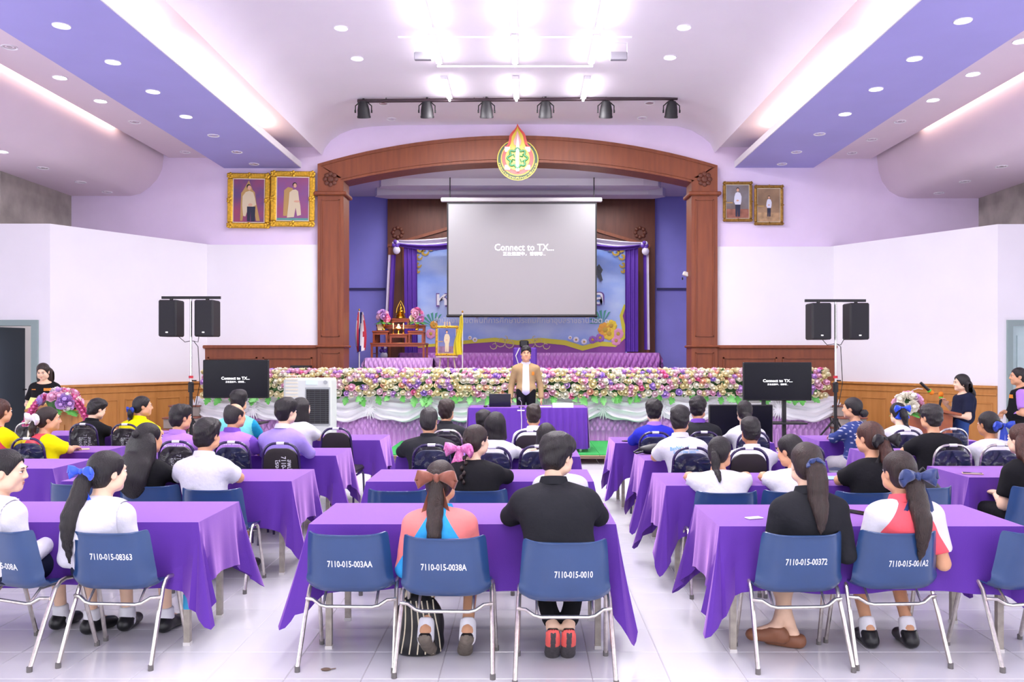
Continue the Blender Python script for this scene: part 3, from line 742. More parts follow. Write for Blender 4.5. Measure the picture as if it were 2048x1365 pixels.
# violet and white drapes framing the backdrop
YD = 20.95
def dx(x): return pX(x, YD)
def dz(y): return pZ(y, YD)
dr = thing('backdrop_drapes', 'violet and white fabric drapes and swags framing the backdrop', 'drapery', (0, YD, 0))
def hang(name, xa, xb, ya, yb2, m, nf, lean=0):
    MB().grid(lambda u, v: (dx(xa+(xb-xa)*u+lean*v), -.04*math.cos(u*nf*2*math.pi)*(.6+.4*v), dz(ya+(yb2-ya)*v)), nf*6, 8).build(name, m, dr, 2)
hang('drape', 808, 834, 495, 706, M_vio, 3, 2); hang('drape', 1250, 1276, 495, 704, M_vio, 3, 0)
hang('tail', 783, 792, 510, 640, M_vio, 1, -6); hang('tail', 777, 782, 510, 640, M_lilwhite, 1, -6)
hang('tail', 1286, 1292, 498, 700, M_vio, 1, 2); hang('tail', 1292, 1297, 500, 700, M_lilwhite, 1, 2)
def swag2(xa, za, xb, zb, sag, w, m, k, yo):
    def fn(u, v):
        x = xa+(xb-xa)*u; y = za+(zb-za)*u+sag*math.sin(u*math.pi)**.8+(v-.5)*w*(.5+.5*math.sin(u*math.pi))
        return (dx(x), yo-.05*math.sin(v*math.pi*k)-.03, dz(y))
    MB().grid(fn, 24, 12).build('swag', m, dr, 2)
swag2(798, 484, 960, 468, 8, 14, M_lilwhite, 3, 0); swag2(798, 490, 960, 480, 10, 12, M_vio, 2, -.03)
swag2(1140, 470, 1292, 488, 8, 14, M_lilwhite, 3, 0); swag2(1140, 480, 1290, 490, 12, 10, M_vio, 2, -.03)
for (x_, y_) in ((793, 490), (1288, 492), (768, 700), (1297, 715)):
    r = MB()
    for k in range(7):
        g = k*.9; r.ell((dx(x_)+.05*math.cos(g), -.1-.02*k % .05, dz(y_)+.06*math.sin(g)), (.05, .04, .05), 8, 6, k % 2)
    r.ell((dx(x_)+.02, -.12, dz(y_+12)), (.09, .05, .1), 8, 6, 1 if x_ < 1290 else 0); r.build('rosette', [M_vio, M_lilwhite], dr, True)

# projection screen
YP = 19.3
ps = thing('projection_screen', 'large grey roll-down projection screen hanging in the stage arch', 'screen', (0, YP, 0))
def pp(name, mb, m): return mb.build(name, m, ps, loc=(0, -YP, 0))
def rx(x): return pX(x, YP)
def rz(y): return pZ(y, YP)
pp('casing', MB().bbox(rx(882), rx(1204), YP-.06, YP+.06, rz(404), rz(396), .015), mat('white screen casing', 'd8d4d6', .4))
pp('border', MB().box(rx(894), rx(1193.5), YP-.004, YP+.004, rz(634), rz(405)), M_black)
pp('sheet', MB().box(rx(897), rx(1190.5), YP-.010, YP-.005, rz(629.5), rz(408.5)), mat('projection sheet', 'a9a6a9', .85))
pp('bottom_bar', MB().tube([(rx(893), YP, rz(632.5)), (rx(1194.5), YP, rz(632.5))], .03, 8), M_black)
M_lit = mat('projected white lettering', 'ffffff', .5, emit=1.6)
pp('lettering', letters(MB(), 'connect', (rx(1048.5), YP-.013, rz(495)), 13.5*YP/F, 118*YP/F), M_lit)
pp('lettering', letters(MB(), 'wait', (rx(1048.5), YP-.013, rz(508)), 8*YP/F, 85*YP/F), M_lit)
for x_ in (rx(900), rx(1188)): pp('hanger', MB().tube([(x_, YP, rz(398)), (x_, YP, 5.8)], .012, 6), M_black)

# emblem over the arch
em = thing('emblem', 'teardrop red, gold and green emblem plate over the crown of the arch', 'emblem', (0, YB-.2, 0))
EY = YB-.2
def ex(x): return (x-1035.5)*EY/F+pX(1035.5, EY)
def ez(y): return pZ(y, EY)
def ep(name, poly, d, m): return MB().prism([(ex(a), ez(b)) for a, b in poly], -d-.008, -d).build(name, m, em)
def circ(cx, cy, r, n=28, a0=0, a1=360): return [(cx+r*math.cos(math.radians(a0+(a1-a0)*k/n)), cy+r*math.sin(math.radians(a0+(a1-a0)*k/n))) for k in range(n+(a1-a0 < 359))]
E_red = mat('emblem red', 'e0584e', .3); E_yel = mat('emblem gold', 'e3cf45', .3); E_grn = mat('emblem green', '2f9a55', .3); E_dk = mat('emblem dark green', '2c4a25', .35); E_wh = mat('emblem silver', 'f0e8ee', .25); E_pk = mat('emblem pink', 'efb7a8', .3)
top_o = [(1035, 248), (1037.5, 254), (1042, 260), (1048, 266), (1051, 272), (1053, 280), (1055, 288), (1060, 296), (1010, 296), (1016, 288), (1018, 280), (1019, 272), (1023, 266), (1029, 260), (1033, 254)]
ep('rim', circ(1035.5, 320, 41.5), 0, E_yel); ep('lettering_band', circ(1035.5, 320, 39.5), .01, E_dk); ep('inner_rim', circ(1035.5, 318.5, 34), .02, E_yel); ep('field', circ(1035.5, 318, 32), .03, E_red)
ep('flame', top_o, .03, E_red); ep('flame_inner', [(1035+(a-1035)*.72, 252+(b-250)*.9+3) for a, b in top_o], .04, E_yel)
ep('square_field', [(1009, 293), (1061, 293), (1061, 342), (1009, 342)], .035, E_red)
for (a, b) in ((1015, 300), (1055, 300), (1015, 336), (1055, 336)): ep('corner_leaf', [(a-5, b-5), (a+5, b-5), (a+6, b), (a+5, b+5), (a-5, b+5), (a-6, b)], .045, E_wh)
ep('disc', circ(1035, 318, 24.5), .05, E_yel)
cl = MB(); pts = []
for k in range(64):
    g = 2*math.pi*k/64; r = 17.5+2.6*math.cos(8*g); pts.append((1035+r*math.cos(g), 318+r*math.sin(g)))
cl.tube([(ex(a), -.075, ez(b)) for a, b in pts], .022, 6, closed=True); cl.build('cloud_ring', E_grn, em, True)
for k in range(6):
    g = k*math.pi/3+.3; c_ = MB().tube([(ex(1035+6*math.cos(g)), -.07, ez(318+6*math.sin(g))), (ex(1035+11*math.cos(g+.5)), -.07, ez(318+11*math.sin(g+.5))), (ex(1035+13*math.cos(g+.1)), -.07, ez(318+13*math.sin(g+.1)))], .014, 6)
    c_.build('scroll', E_grn, em, True)
ep('flame_core', [(1035, 262), (1039, 274), (1043, 284), (1041, 292), (1029, 292), (1027, 284), (1031, 274)], .055, E_pk)
ep('spire', [(1035.5, 270), (1038, 285), (1039, 300), (1037, 322), (1039, 345), (1032, 345), (1031, 322), (1032, 300), (1033, 285)], .08, E_wh)
rim = MB()
vs, fs = TEXT['rim']; xs = [p[0] for p in vs]; mn, mx = min(xs), max(xs)
def curve(p):
    g = math.radians(170-160*(p[0]-mn)/(mx-mn)); r = 36.7-(p[1])*4.2
    r = 37-p[1]*5.0; return (ex(1035.5+r*math.cos(g)), -.022, ez(320+r*math.sin(g)))
rim.add([curve(p) for p in vs], fs); rim.build('lettering', E_yel, em)

# framed portraits on the wall: gilt frames with generic painted figures
M_gilt = mat('gilt frame', 'd9ab35', .3, metal=.7, var=.25, vscale=25, bump=.4, bscale=60); M_gilt2 = mat('aged bronze gilt', '9c7636', .4, metal=.6, var=.3, vscale=20)
M_mount = mat('cream picture mount', 'f1e9cf', .6); M_sk = mat('painted skin tone', 'd9a98c', .7); M_pw = mat('painted pale robe', 'd8c8a8', .7); M_pwh = mat('painted white tunic', 'd9dbea', .7); M_pdk = mat('painted dark trousers', '2a2c42', .7); M_pgo = mat('painted gold chair', 'b9955a', .7); M_hair_p = mat('painted dark hair', '1f1a1c', .7)
BGM = {'red': mat('painted dusk backdrop', '3f4a80', .7, col2='a34a68', vscale=1.6), 'mag': mat('painted magenta backdrop', '7d5a9a', .7, col2='a05070', vscale=1.6), 'gry': mat('painted grey drapery', '8a8a92', .7, col2='6d5a50', vscale=2.0), 'brn': mat('painted brown room', '6a5544', .7, col2='b08f6e', vscale=2.2), 'blu': mat('painted blue night', '3f5aa0', .7, col2='7a7fae', vscale=1.8)}
def portrait(label, xa, xb, ya, yb2, Y, bg, fig, fw, gilt, parent=None, tilt=0.0):
    w = (xb-xa)*Y/F; h = (yb2-ya)*Y/F
    t = parent or thing('framed_portrait', label, 'picture', (pX((xa+xb)/2, Y), Y, pZ((ya+yb2)/2, Y)))
    if tilt: t.rotation_euler = (0, tilt, 0)
    k = []
    def P(name, mb, m, sm=False):
        o = mb.build(name, m, t, sm); k.append(o); return o
    a, b = w/2, h/2; f = fw*w
    for (x0, x1, z0, z1) in ((-a, a, b-f, b), (-a, a, -b, -b+f), (-a, -a+f, -b+f, b-f), (a-f, a, -b+f, b-f)):
        P('frame_rail', MB().bbox(x0, x1, -.05, .02, z0, z1, min(.02, f*.3)), gilt)
    for (x0, z0) in ((-a+f/2, b-f/2), (a-f/2, b-f/2), (-a+f/2, -b+f/2), (a-f/2, -b+f/2), (0, b-f/2), (0, -b+f/2), (-a+f/2, 0), (a-f/2, 0)):
        o_ = MB()
        for g in range(5): o_.ell((x0+f*.35*math.cos(g*1.257), -.055, z0+f*.35*math.sin(g*1.257)), (f*.28, .015, f*.28), 6, 4)
        P('frame_ornament', o_, gilt if gilt is M_gilt else M_gilt2, True)
    P('mount', MB().box(-a+f, a-f, -.02, .01, -b+f, b-f), M_mount)
    a -= f+.02*w; b -= f+.02*w
    P('painting', MB().box(-a, a, -.026, -.02, -b, b), BGM[bg])
    def q(poly): return [(x*a, z*b) for x, z in poly]
    def fl(name, poly, m, y): P(name, MB().plate(q(poly), y), m)
    def eli(cx, cz, rx_, rz_, n=14): return [(cx+rx_*math.cos(2*math.pi*i/n), cz+rz_*math.sin(2*math.pi*i/n)) for i in range(n)]
    if fig == 'sit':
        fl('painted_chair', [(-.55, -.95), (-.5, .35), (-.35, .5), (0, .95), (.25, .5), (.4, .4), (.5, -.1), (.75, -.95), (.5, -.95), (.35, -.4), (-.3, -.4), (-.4, -.95)], M_pgo, -.029)
        fl('painted_robe', [(-.42, -.25), (-.4, .2), (-.2, .4), (.05, .46), (.3, .38), (.42, .1), (.5, -.2), (.3, -.28), (0, -.3), (-.2, -.75), (-.35, -.72)], M_pw, -.032)
        fl('painted_legs', [(-.1, -.28), (.45, -.28), (.42, -.97), (.18, -.97), (.14, -.5), (.1, -.97), (-.08, -.97)], M_pdk, -.034)
        fl('painted_hair', eli(.0, .66, .14, .11), M_hair_p, -.035); fl('painted_head', eli(.04, .6, .12, .11), M_sk, -.036); fl('painted_hands', eli(.12, -.2, .14, .07), M_sk, -.037)
    elif fig == 'gown':
        fl('painted_chair', [(-.6, -.8), (-.55, .4), (-.3, .55), (0, .5), (.1, -.1), (.1, -.8)], M_pgo, -.029)
        fl('painted_robe', [(-.2, .3), (.0, .42), (.2, .44), (.35, .36), (.42, -.05), (.5, -.3), (.55, -.75), (.3, -.8), (.2, -.4), (.1, -.85), (-.35, -.88), (-.25, -.2)], M_pw, -.032)
        fl('painted_hair', eli(.13, .66, .14, .11), M_hair_p, -.035); fl('painted_head', eli(.15, .62, .1, .1), M_sk, -.036); fl('painted_hands', eli(.28, -.12, .2, .05), M_sk, -.037)
        fl('painted_floor', [(-1, -1), (1, -1), (1, -.9), (-1, -.9)], mat('painted teal rug', '5f9a92', .7), -.03)
    else:
        coat, leg, s_ = (M_pw, M_pw, 1.0) if fig == 'robe' else (M_pwh, M_pdk, 1.0) if fig == 'tunic' else (M_pwh, M_pdk, .72)
        def sc_(pl): return [(x*s_, z*s_-.05*(1-s_)*3) for x, z in pl]
        fl('painted_floor', [(-1, -1), (1, -1), (1, -.45), (-1, -.45)], mat('painted carpet '+fig, {'robe': '8a6a86', 'tunic': '96604f', 'small': 'b4926c'}[fig], .7, var=.3, vscale=9), -.028)
        fl('painted_legs', sc_([(-.22, -.1), (.24, -.1), (.2, -.9), (.02, -.92), (0, -.5), (-.05, -.92), (-.2, -.9)]), leg, -.031)
        fl('painted_coat', sc_([(-.3, .3), (-.2, .52), (.0, .58), (.22, .52), (.34, .3), (.32, 0), (.26, -.18), (-.24, -.18), (-.34, 0)]), coat, -.033)
        fl('painted_hair', sc_(eli(.0, .76, .13, .1)), M_hair_p, -.034); fl('painted_head', sc_(eli(0, .7, .11, .1)), M_sk, -.036); fl('painted_hands', sc_(eli(-.02, .06, .12, .05)), M_sk, -.037)
        fl('painted_table', [(-1, -.1), (-.45, -.1), (-.45, -.03), (-1, -.03)], M_pgo, -.0295)
    return t
YW = YB-.04
portrait('gilt-framed seated portrait, left of the pair left of the arch', 455.5, 541, 347, 457, YW-.02, 'red', 'sit', .125, M_gilt, tilt=.012)
portrait('gilt-framed seated portrait in a gown, right of the pair left of the arch', 542, 630, 343, 454, YW-.06, 'mag', 'gown', .125, M_gilt, tilt=.012)
portrait('bronze-framed portrait in white tunic, left of the pair right of the arch', 1445.5, 1504, 364, 444, YW, 'gry', 'tunic', .10, M_gilt2)
portrait('bronze-framed portrait of small figure, right of the pair right of the arch', 1508, 1566, 371, 451, YW, 'brn', 'small', .10, M_gilt2)
# ================================================================== things on and before the stage
M_alt = mat('red-brown altar timber', '9c4a26', .35, stretch=(.2, 1, 1), col2='8a3d1f', vscale=14)
M_brass = mat('polished brass', 'd8a83c', .25, metal=1.0, var=.1, vscale=30)
M_candle = mat('cream candle wax', 'f2e4b8', .5); M_flame = mat('candle flame', 'ffd27a', .5, emit=22.0, emit_col='ffc45a')
M_pole = mat('white flag pole', 'dcd9d6', .4)
YA = 19.55
def wood_table(name, label, xa, xb, ya, yb2, Y, depth, cat='table'):
    x0, x1, z0, z1 = pX(xa, Y), pX(xb, Y), pZ(yb2, Y), pZ(ya, Y)
    t = thing(name, label, cat, ((x0+x1)/2, Y, z0)); w, h = x1-x0, z1-z0
    MB().bbox(-w/2, w/2, 0, depth, h-.04, h, .008).build('table_top', M_alt, t)
    MB().box(-w/2+.03, w/2-.03, .02, .04, h-.09, h-.04).build('apron', M_alt, t)
    for i in (-1, 1):
        for yy in (.02, depth-.06): MB().tube([(i*(w/2-.035), yy+.02, 0), (i*(w/2-.035), yy+.02, h-.04)], .022, 4, sq=True).build('leg', M_alt, t)
        MB().box(i*(w/2-.035)-.012, i*(w/2-.035)+.012, .03, depth-.03, h*.25, h*.25+.02).build('stretcher', M_alt, t)
    return t
zt = pZ(715, 19.4)
wood_table('altar_table', 'long low red-brown altar table standing on the mauve skirted base', 740, 850, 686, 716, 19.45, .75)
wood_table('altar_table', 'small front step of the altar between the two side steps', 778, 815, 668, 686, 19.5, .25)
wood_table('altar_table', 'left side step of the altar below the flower vase', 744, 776, 662, 686, 19.6, .35)
wood_table('altar_table', 'right side step of the altar below the orchid vase', 815, 848, 662, 686, 19.6, .35)
wood_table('altar_table', 'upper shelf of the altar behind the candles', 752, 850, 650, 686, 19.95, .25)
wood_table('altar_table', 'topmost altar block carrying the gilded statue', 783, 819, 637, 650, 19.95, .22)
# gilded seated statue with flame arch
bX, bZ = pX(801, 20.05), pZ(637, 20.05)
st = thing('gilded_statue', 'small gilded seated statue under a pointed flame arch on the altar', 'statue', (bX, 20.05, bZ))
MB().lathe([(.13, 0), (.13, .03), (.10, .05), (.12, .08), (.085, .1), (.1, .13), (.0005, .13)], 14).build('pedestal', M_brass, st, True)
MB().ell((0, 0, .16), (.085, .05, .03)).ell((0, .01, .22), (.045, .035, .06)).ell((0, 0, .295), (.024, .024, .03)).lathe([(.012, .315), (.006, .34), (.0005, .36)], 8).build('figure', M_brass, st, True)
MB().tube([(-.1, .03, .12), (-.085, .03, .24), (-.05, .03, .32), (0, .03, .42), (.05, .03, .32), (.085, .03, .24), (.1, .03, .12)], .014, 6).build('flame_arch', M_brass, st, True)
for k, x_ in enumerate((786.5, 807)):
    c = thing('candle', 'lit cream candle in brass holder on the altar, %s one' % ('left', 'right')[k], 'candle', (pX(x_, 19.6), 19.6, pZ(668, 19.6)), 0, 'altar candles')
    MB().lathe([(.03, 0), (.03, .01), (.01, .03), (.01, .08), (.022, .1), (.022, .11)], 10).build('holder', M_brass, c, True); MB().lathe([(.011, .11), (.011, .2), (.0005, .2)], 8).build('wax', M_candle, c)
    MB().lathe([(.0005, .2), (.008, .215), (.005, .235), (.0005, .25)], 8).build('flame', M_flame, c, True)
lp = bpy.data.lights.new('candle_lamp', 'POINT'); lp.energy = 6; lp.color = (1, .6, .25); lp.shadow_soft_size = .04
lo = bpy.data.objects.new('candle_lamp', lp); COL.objects.link(lo); lo.location = (pX(797, 19.5), 19.5, pZ(655, 19.6)); lo['kind'] = 'helper'
ct = thing('offering_tray', 'brass pedestal tray with yellow offering between the candles', 'tray', (pX(797, 19.62), 19.62, pZ(668, 19.6)))
MB().lathe([(.04, 0), (.02, .03), (.02, .08), (.09, .11), (.09, .12), (.0005, .115)], 12).build('tray', M_brass, ct, True); MB().ell((0, 0, .14), (.06, .05, .04)).ell((0, 0, .19), (.03, .03, .04)).build('offering', M_candle, ct, True)
def posy(name, label, c, r, cols, n, vase=None, cat='flowers', hang=0):
    t = thing(name, label, cat, c)
    if vase: MB().lathe([(.035, 0), (.04, .02), (.02, .06), (.045, .13), (.05, .15), (.0005, .14)], 12).build('vase', vase, t, True)
    zo = .16 if vase else 0
    MB().ell((0, 0, zo+r[2]*.8), (r[0]*.8, r[1]*.8, r[2]*.8), 10, 6).build('foliage', M_leafd, t)
    for k in range(n):
        g = RNG.uniform(0, 6.28); v = RNG.uniform(-.5, 1); q = math.sqrt(max(0, 1-v*v))
        p = Vector((r[0]*q*math.cos(g), r[1]*q*math.sin(g), zo+r[2]*(.8+v)))
        nn = Vector((q*math.cos(g)/r[0], q*math.sin(g)/r[1], v/r[2])).normalized()
        o = link('rose', RME[RNG.choice(cols)], t); o.matrix_local = Matrix.Translation(p)@nn.to_track_quat('Z', 'Y').to_matrix().to_4x4()@Matrix.Scale(RNG.uniform(.9, 1.3)*min(1.3, max(r)/.13), 4)
    for k in range(8):
        g = k*.785+.2; o = link('leaf', lfm, t); o.matrix_local = Matrix.Translation((r[0]*.7*math.cos(g), r[1]*.7*math.sin(g), zo+r[2]*.3))@Matrix.Rotation(g-math.pi/2, 4, 'Z')@Matrix.Rotation(-1.9, 4, 'X')@Matrix.Scale(max(r)/.2, 4)
    return t
posy('altar_vase', 'brass vase of pink flowers on the left step of the altar', (pX(767, 19.7), 19.7, pZ(661, 19.7)), (.11, .1, .16), [3, 6, 5], 16, M_brass)
posy('altar_vase', 'brass vase of pink and lilac orchids on the right step of the altar', (pX(834, 19.7), 19.7, pZ(661, 19.7)), (.12, .1, .17), [3, 6, 5, 0], 18, M_brass)
fn_ = MB()
for k in range(6): fn_.tube([(-.0+.02*k, 0, 0), (-.03+.03*k, 0, .18-.01*k)], [.012, .004], 6)
tag(fn_.build('incense_holder', M_candle, loc=(pX(757, 19.7), 19.68, pZ(661, 19.7))), 'fan of white folded ornaments left of the altar flowers', 'ornament')
# flags
def flag(label, xp, ya, yb2, Y, kind):
    x, z1 = pX(xp, Y), pZ(ya, Y)
    t = thing('flag', label, 'flag', (x, Y, .95)); h = z1-.95
    MB().tube([(0, 0, 0), (0, 0, h)], .013, 8).build('pole', M_pole, t); MB().lathe([(.14, 0), (.14, .03), (.03, .06)], 12).build('base', M_pole, t); MB().ell((0, 0, h+.02), (.02, .02, .03), 8, 6).build('finial', M_brass, t, True)
    zl = pZ(yb2, Y)-.95
    if kind == 'yellow':
        MB().grid(lambda u, v: (-.17*u*(1-.1*v)*(.25+.75*v)*1.4+.02*math.sin(v*7), -.04*math.sin(u*9+v*3)-.02, h-.04-(h-zl-.04)*v-.05*u*(1-v)), 16, 14).build('cloth', mat('yellow flag cloth', 'd8c81e', .6, sheen=.2), t, 2)
    else:
        cols = [mat('flag red', 'b3203a', .6), mat('flag white', 'e9e6ec', .6), mat('flag blue', '2a2f7d', .6)]
        fl_ = MB(); n = 18
        for j in range(14):
            for i in range(n):
                def pt(u, v): return (-.12*math.sin(u*math.pi*1.3)*(.3+.7*math.sin(v*2.6))+.07*u, -.05*math.sin(u*8+v*2)-.02, h-.03-(h-zl)*v*(1-.12*abs(u-.4)))
                u0, u1, v0, v1 = i/n, (i+1)/n, j/14, (j+1)/14; b_ = u0+.12*math.sin(v0*3)
                mi = 0 if b_ < .18 or b_ > .95 else 1 if b_ < .36 or b_ > .80 else 2
                fl_.add([pt(u0, v0), pt(u1, v0), pt(u1, v1), pt(u0, v1)], [(0, 1, 2, 3)], mi)
        fl_.build('cloth', cols, t, 2)
flag('red, white and blue striped flag on a pole left of the altar', 718.5, 622, 704, 18.9, 'tri')
flag('yellow flag hanging on a pole right of the easel', 925, 626, 710, 18.7, 'yellow')
# portrait on an easel
YE = 18.75
ea = thing('portrait_easel', 'gold-framed portrait standing on an easel beside the yellow flag', 'easel', (pX(894, YE), YE, .95))
cz = pZ(682, YE)-.95
pt_ = portrait('', 871, 917, 653, 713, YE, 'blu', 'robe', .10, M_gilt, parent=ea)
for o_ in list(ea.children): o_.location.z += cz
M_easel = mat('pale easel timber', 'cbb8a4', .5)
for (xa, xb, yy) in ((-.17, -.24, -.01), (.17, .24, -.01), (0, 0, .35)): MB().tube([(xa*.3, .05, cz+.42), (xb, yy+.03, 0)], .016, 6).build('leg', M_easel, ea)
MB().box(-.24, .24, -.05, .03, cz-.37, cz-.34).build('ledge', M_easel, ea)
# office chair and wedge monitors on the stage
ch = thing('throne_chair', 'purple-draped chair with black headrest on the stage behind the standing man', 'chair', (pX(1050, 18.6), 18.6, .95))
MB().bbox(-.26, .26, 0, .08, .5, .98, .03).build('backrest', M_vio, ch); MB().bbox(-.12, .08, -.02, .07, .98, 1.14, .03).build('headrest', M_black, ch); MB().bbox(-.27, .27, -.5, .05, .42, .52, .03).build('seat', M_vio, ch)
for i in (-1, 1):
    for yy in (-.45, 0): MB().tube([(i*.22, yy, 0), (i*.22, yy, .43)], .02, 6).build('leg', M_black, ch)
MB().tube([(-.14, -.06, .6), (-.2, -.08, .8), (-.12, -.06, .97)], .012, 6).build('white_cord', M_pole, ch)
YM = 17.2
t = thing('stage_monitor', 'black wedge loudspeaker on the stage edge behind the flowers', 'speaker', (pX(597, YM), YM, .95))
w_ = MB().add([(-.19, 0, 0), (.19, 0, 0), (.19, .35, 0), (-.19, .35, 0), (-.19, .08, .6), (.19, .08, .6), (.19, .35, .6), (-.19, .35, .6)], [(0,3,2,1), (4,5,6,7), (0,1,5,4), (1,2,6,5), (2,3,7,6), (3,0,4,7)]); w_.build('cabinet', M_blackm, t)
MB().add([(-.17, -.008, .03), (.17, -.008, .03), (.17, .065, .56), (-.17, .065, .56)], [(0, 1, 2, 3)]).build('grille', M_black, t)
# wall lamp on the right pillar
t = thing('wall_camera', 'small white camera fixed to the right arch pillar', 'camera', (pX(1380, 18.1), 18.1, pZ(552, 18.1)))
b_ = MB().bbox(-.16, .0, -.05, .05, -.04, .05, .015); b_.xf(Matrix.Rotation(.35, 4, 'Y')); b_.build('body', M_pole, t); MB().lathe([(.03, -.02), (.03, 0), (.0005, 0)], 10, (-.15, -.0, -.06), ax='x').build('lens', M_black, t); MB().tube([(0, 0, 0), (.06, 0, .05)], .015, 6).build('bracket', M_pole, t)

# ------------------------------------------------------------------ green platform and the head table
M_green = mat('green felt carpet', '2fa04c', .9, var=.08, vscale=30); M_ply = mat('raw plywood edge', 'b89b78', .7)
YF = 13.65
pf = thing('platform', 'low green-carpeted platform under the head table', 'platform', (0, YF, 0))
x0, x1 = pX(763, YF), pX(1345, YF); k = 4; wd = (x1-x0)/k
for i in range(k):
    a, b = x0+i*wd, x0+(i+1)*wd
    for j in range(2):
        MB().box(a+.004, b-.004, j*1.1+.004, j*1.1+1.096, .135, .15).build('deck_panel', M_ply, pf); MB().box(a+.003, b-.003, j*1.1+.003, j*1.1+1.097, .15, .166).build('carpet', M_green, pf)
    for yy in (.06, 1.1, 2.1): MB().tube([(a+.1, yy, 0), (a+.1, yy, .135)], .022, 4, sq=True).build('leg', mat('weathered leg timber', '8a7664', .8), pf)
for yy in (.03, 2.12): MB().box(x0+.03, x1-.03, yy, yy+.04, .09, .135).build('bearer', mat('weathered leg timber', '8a7664', .8), pf)
PFZ = .166
M_purple = mat('violet polyester tablecloth', '56249a', .75, sheen=.75, sheen_tint='f0b4ff', bump=.12, bscale=220, var=.04, vscale=5)
YH = 13.95
x0, x1 = pX(937, YH), pX(1174, YH); zt = pZ(816, YH); hw = (x1-x0)/2
ht = thing('head_table', 'violet-clothed head table with pleated front on the green platform', 'table', ((x0+x1)/2, YH, PFZ))
hh = zt-PFZ
MB().bbox(-hw, hw, 0, .72, hh-.015, hh, .006).build('cloth_top', M_purple, ht)
def frontfn(u, v):
    x = -hw+2*hw*u; pl = max(0, min(1, (u-.42)*14)) if u > .42 else .35*max(0, min(1, (.4-u)*10))
    return (x*(1+.02*v), -.012-.03*v-.022*pl*math.sin(u*2*math.pi*17)*min(1, v*3), hh-.005-(hh-.06)*v)
MB().grid(frontfn, 150, 10).build('cloth_front', M_purple, ht, 2)
for s_ in (-1, 1): MB().grid(lambda u, v, s_=s_: (s_*(hw+.01+.03*v+.012*math.sin(u*14)), u*.72-.03*v, hh-.005-(hh-.06)*v), 24, 8).build('cloth_side', M_purple, ht, 2)
for s_ in (-1, 1):
    for yy in (.08, .62): MB().tube([(s_*(hw-.1), yy, 0), (s_*(hw-.1), yy, hh-.02)], .018, 4, sq=True).build('leg', M_metal, ht)
HZ = zt
def onhead(x, dy=.1): return (pX(x, YH+dy), YH+dy, HZ+.001)
lt = thing('laptop', 'black laptop open on the left of the head table, lid towards the hall', 'laptop', onhead(1000, .2))
MB().bbox(-.18, .18, .0, .24, 0, .018, .005).build('base', M_black, lt); ld = MB().bbox(-.18, .18, -.006, .004, .01, .225, .004); ld.xf(Matrix.Rotation(.18, 4, 'X')); ld.build('lid', mat('dark navy laptop lid', '15172a', .35), lt)
t = thing('computer_mouse', 'black mouse with cable left of the laptop', 'mouse', onhead(971, .12)); MB().ell((0, 0, .015), (.035, .05, .018)).build('shell', M_black, t, True); MB().tube([(0, .05, .01), (.04, .12, .005), (.1, .14, .005)], .003, 5).build('cable', M_black, t)
mc = thing('table_microphone', 'microphone on a short stand at the front edge of the head table', 'microphone', onhead(1043, .06))
MB().lathe([(.05, 0), (.05, .012), (.0005, .014)], 14).build('base', M_blackm, mc); MB().tube([(0, 0, .01), (0, 0, .09), (-.03, -.03, .13)], .006, 6).build('stem', M_metal, mc); MB().ell((-.035, -.04, .145), (.024, .03, .024)).build('head', mat('steel microphone mesh', '6c6a72', .4, metal=.6), mc, True)
t = thing('microphone_cable', 'white cable and tag hanging down the front of the head table', 'cable', (pX(1042, YH-.06), YH-.06, PFZ))
MB().tube([(0, .1, hh+.012), (.0, -.02, hh-.0), (.01, -.03, hh-.2), (.0, -.05, .05)], .006, 6).build('cable', M_pole, t); MB().box(-.06, .06, -.005, .0, hh-.05, hh-.03).build('tag', M_pole, t)
tag(MB().add([(-.17, 0, 0), (.17, 0, 0), (.17, .05, .075), (-.17, .05, .075), (.17, .1, 0), (-.17, .1, 0)], [(0,1,2,3), (3,2,4,5), (0,3,5), (1,4,2), (0,5,4,1)]).build('name_plate', mat('white card', 'f3f1f4', .6), loc=onhead(1126, .02)), 'white folded name card on the right of the head table', 'name card')
tag(MB().bbox(-.15, .15, 0, .2, 0, .006, .002).build('paper_sheet', MATS['white card'], loc=onhead(1085, .1)), 'white papers lying before the standing man', 'paper')

# ------------------------------------------------------------------ television sets
M_scr = mat('glossy dark screen', '0a0b16', .22, spec=.25); M_txt = mat('bright screen lettering', 'ffffff', .5, emit=1.6)
def tv(label, xa, xb, ya, yb2, Y, stand):
    w, h = (xb-xa)*Y/F, (yb2-ya)*Y/F; zc = pZ((ya+yb2)/2, Y); t = thing('television', label, 'television', (pX((xa+xb)/2, Y), Y, 0))
    MB().bbox(-w/2, w/2, 0, .06, zc-h/2, zc+h/2, .012).build('case', M_black, t); MB().box(-w/2+.015, w/2-.015, -.004, 0, zc-h/2+.02, zc+h/2-.015).build('panel', M_scr, t)
    if stand != 'floor':
        pn_ = t
        letters(MB(), 'connect_b', (0, -.007, zc+.02*h), .075*h, .43*w).build('lettering', M_txt, pn_); letters(MB(), 'wait', (0, -.007, zc-.075*h), .05*h, .30*w).build('lettering', M_txt, pn_)
        for s_ in ((-.2, .13) if stand == 'two' else (0,)):
            MB().tube([(s_, .09, .05), (s_, .09, zc)], .028, 4, sq=True).build('post', M_blackm, t)
        zz = pZ(847, Y); MB().bbox(-.45, .45, -.1, .3, zz-.015, zz+.01, .005).build('shelf', M_blackm, t)
        for s_ in (-.38, .38): MB().tube([(s_, -.3, .03), (s_, .45, .03)], .025, 6).build('foot', M_blackm, t)
        MB().tube([(-.38, .09, .05), (.38, .09, .05)], .025, 6).build('base_bar', M_blackm, t)
    else:
        for s_ in (-.4, .4): MB().box(s_-.03, s_+.03, -.08, .15, 0, zc-h/2+.02).build('foot', M_blackm, t)
    return t
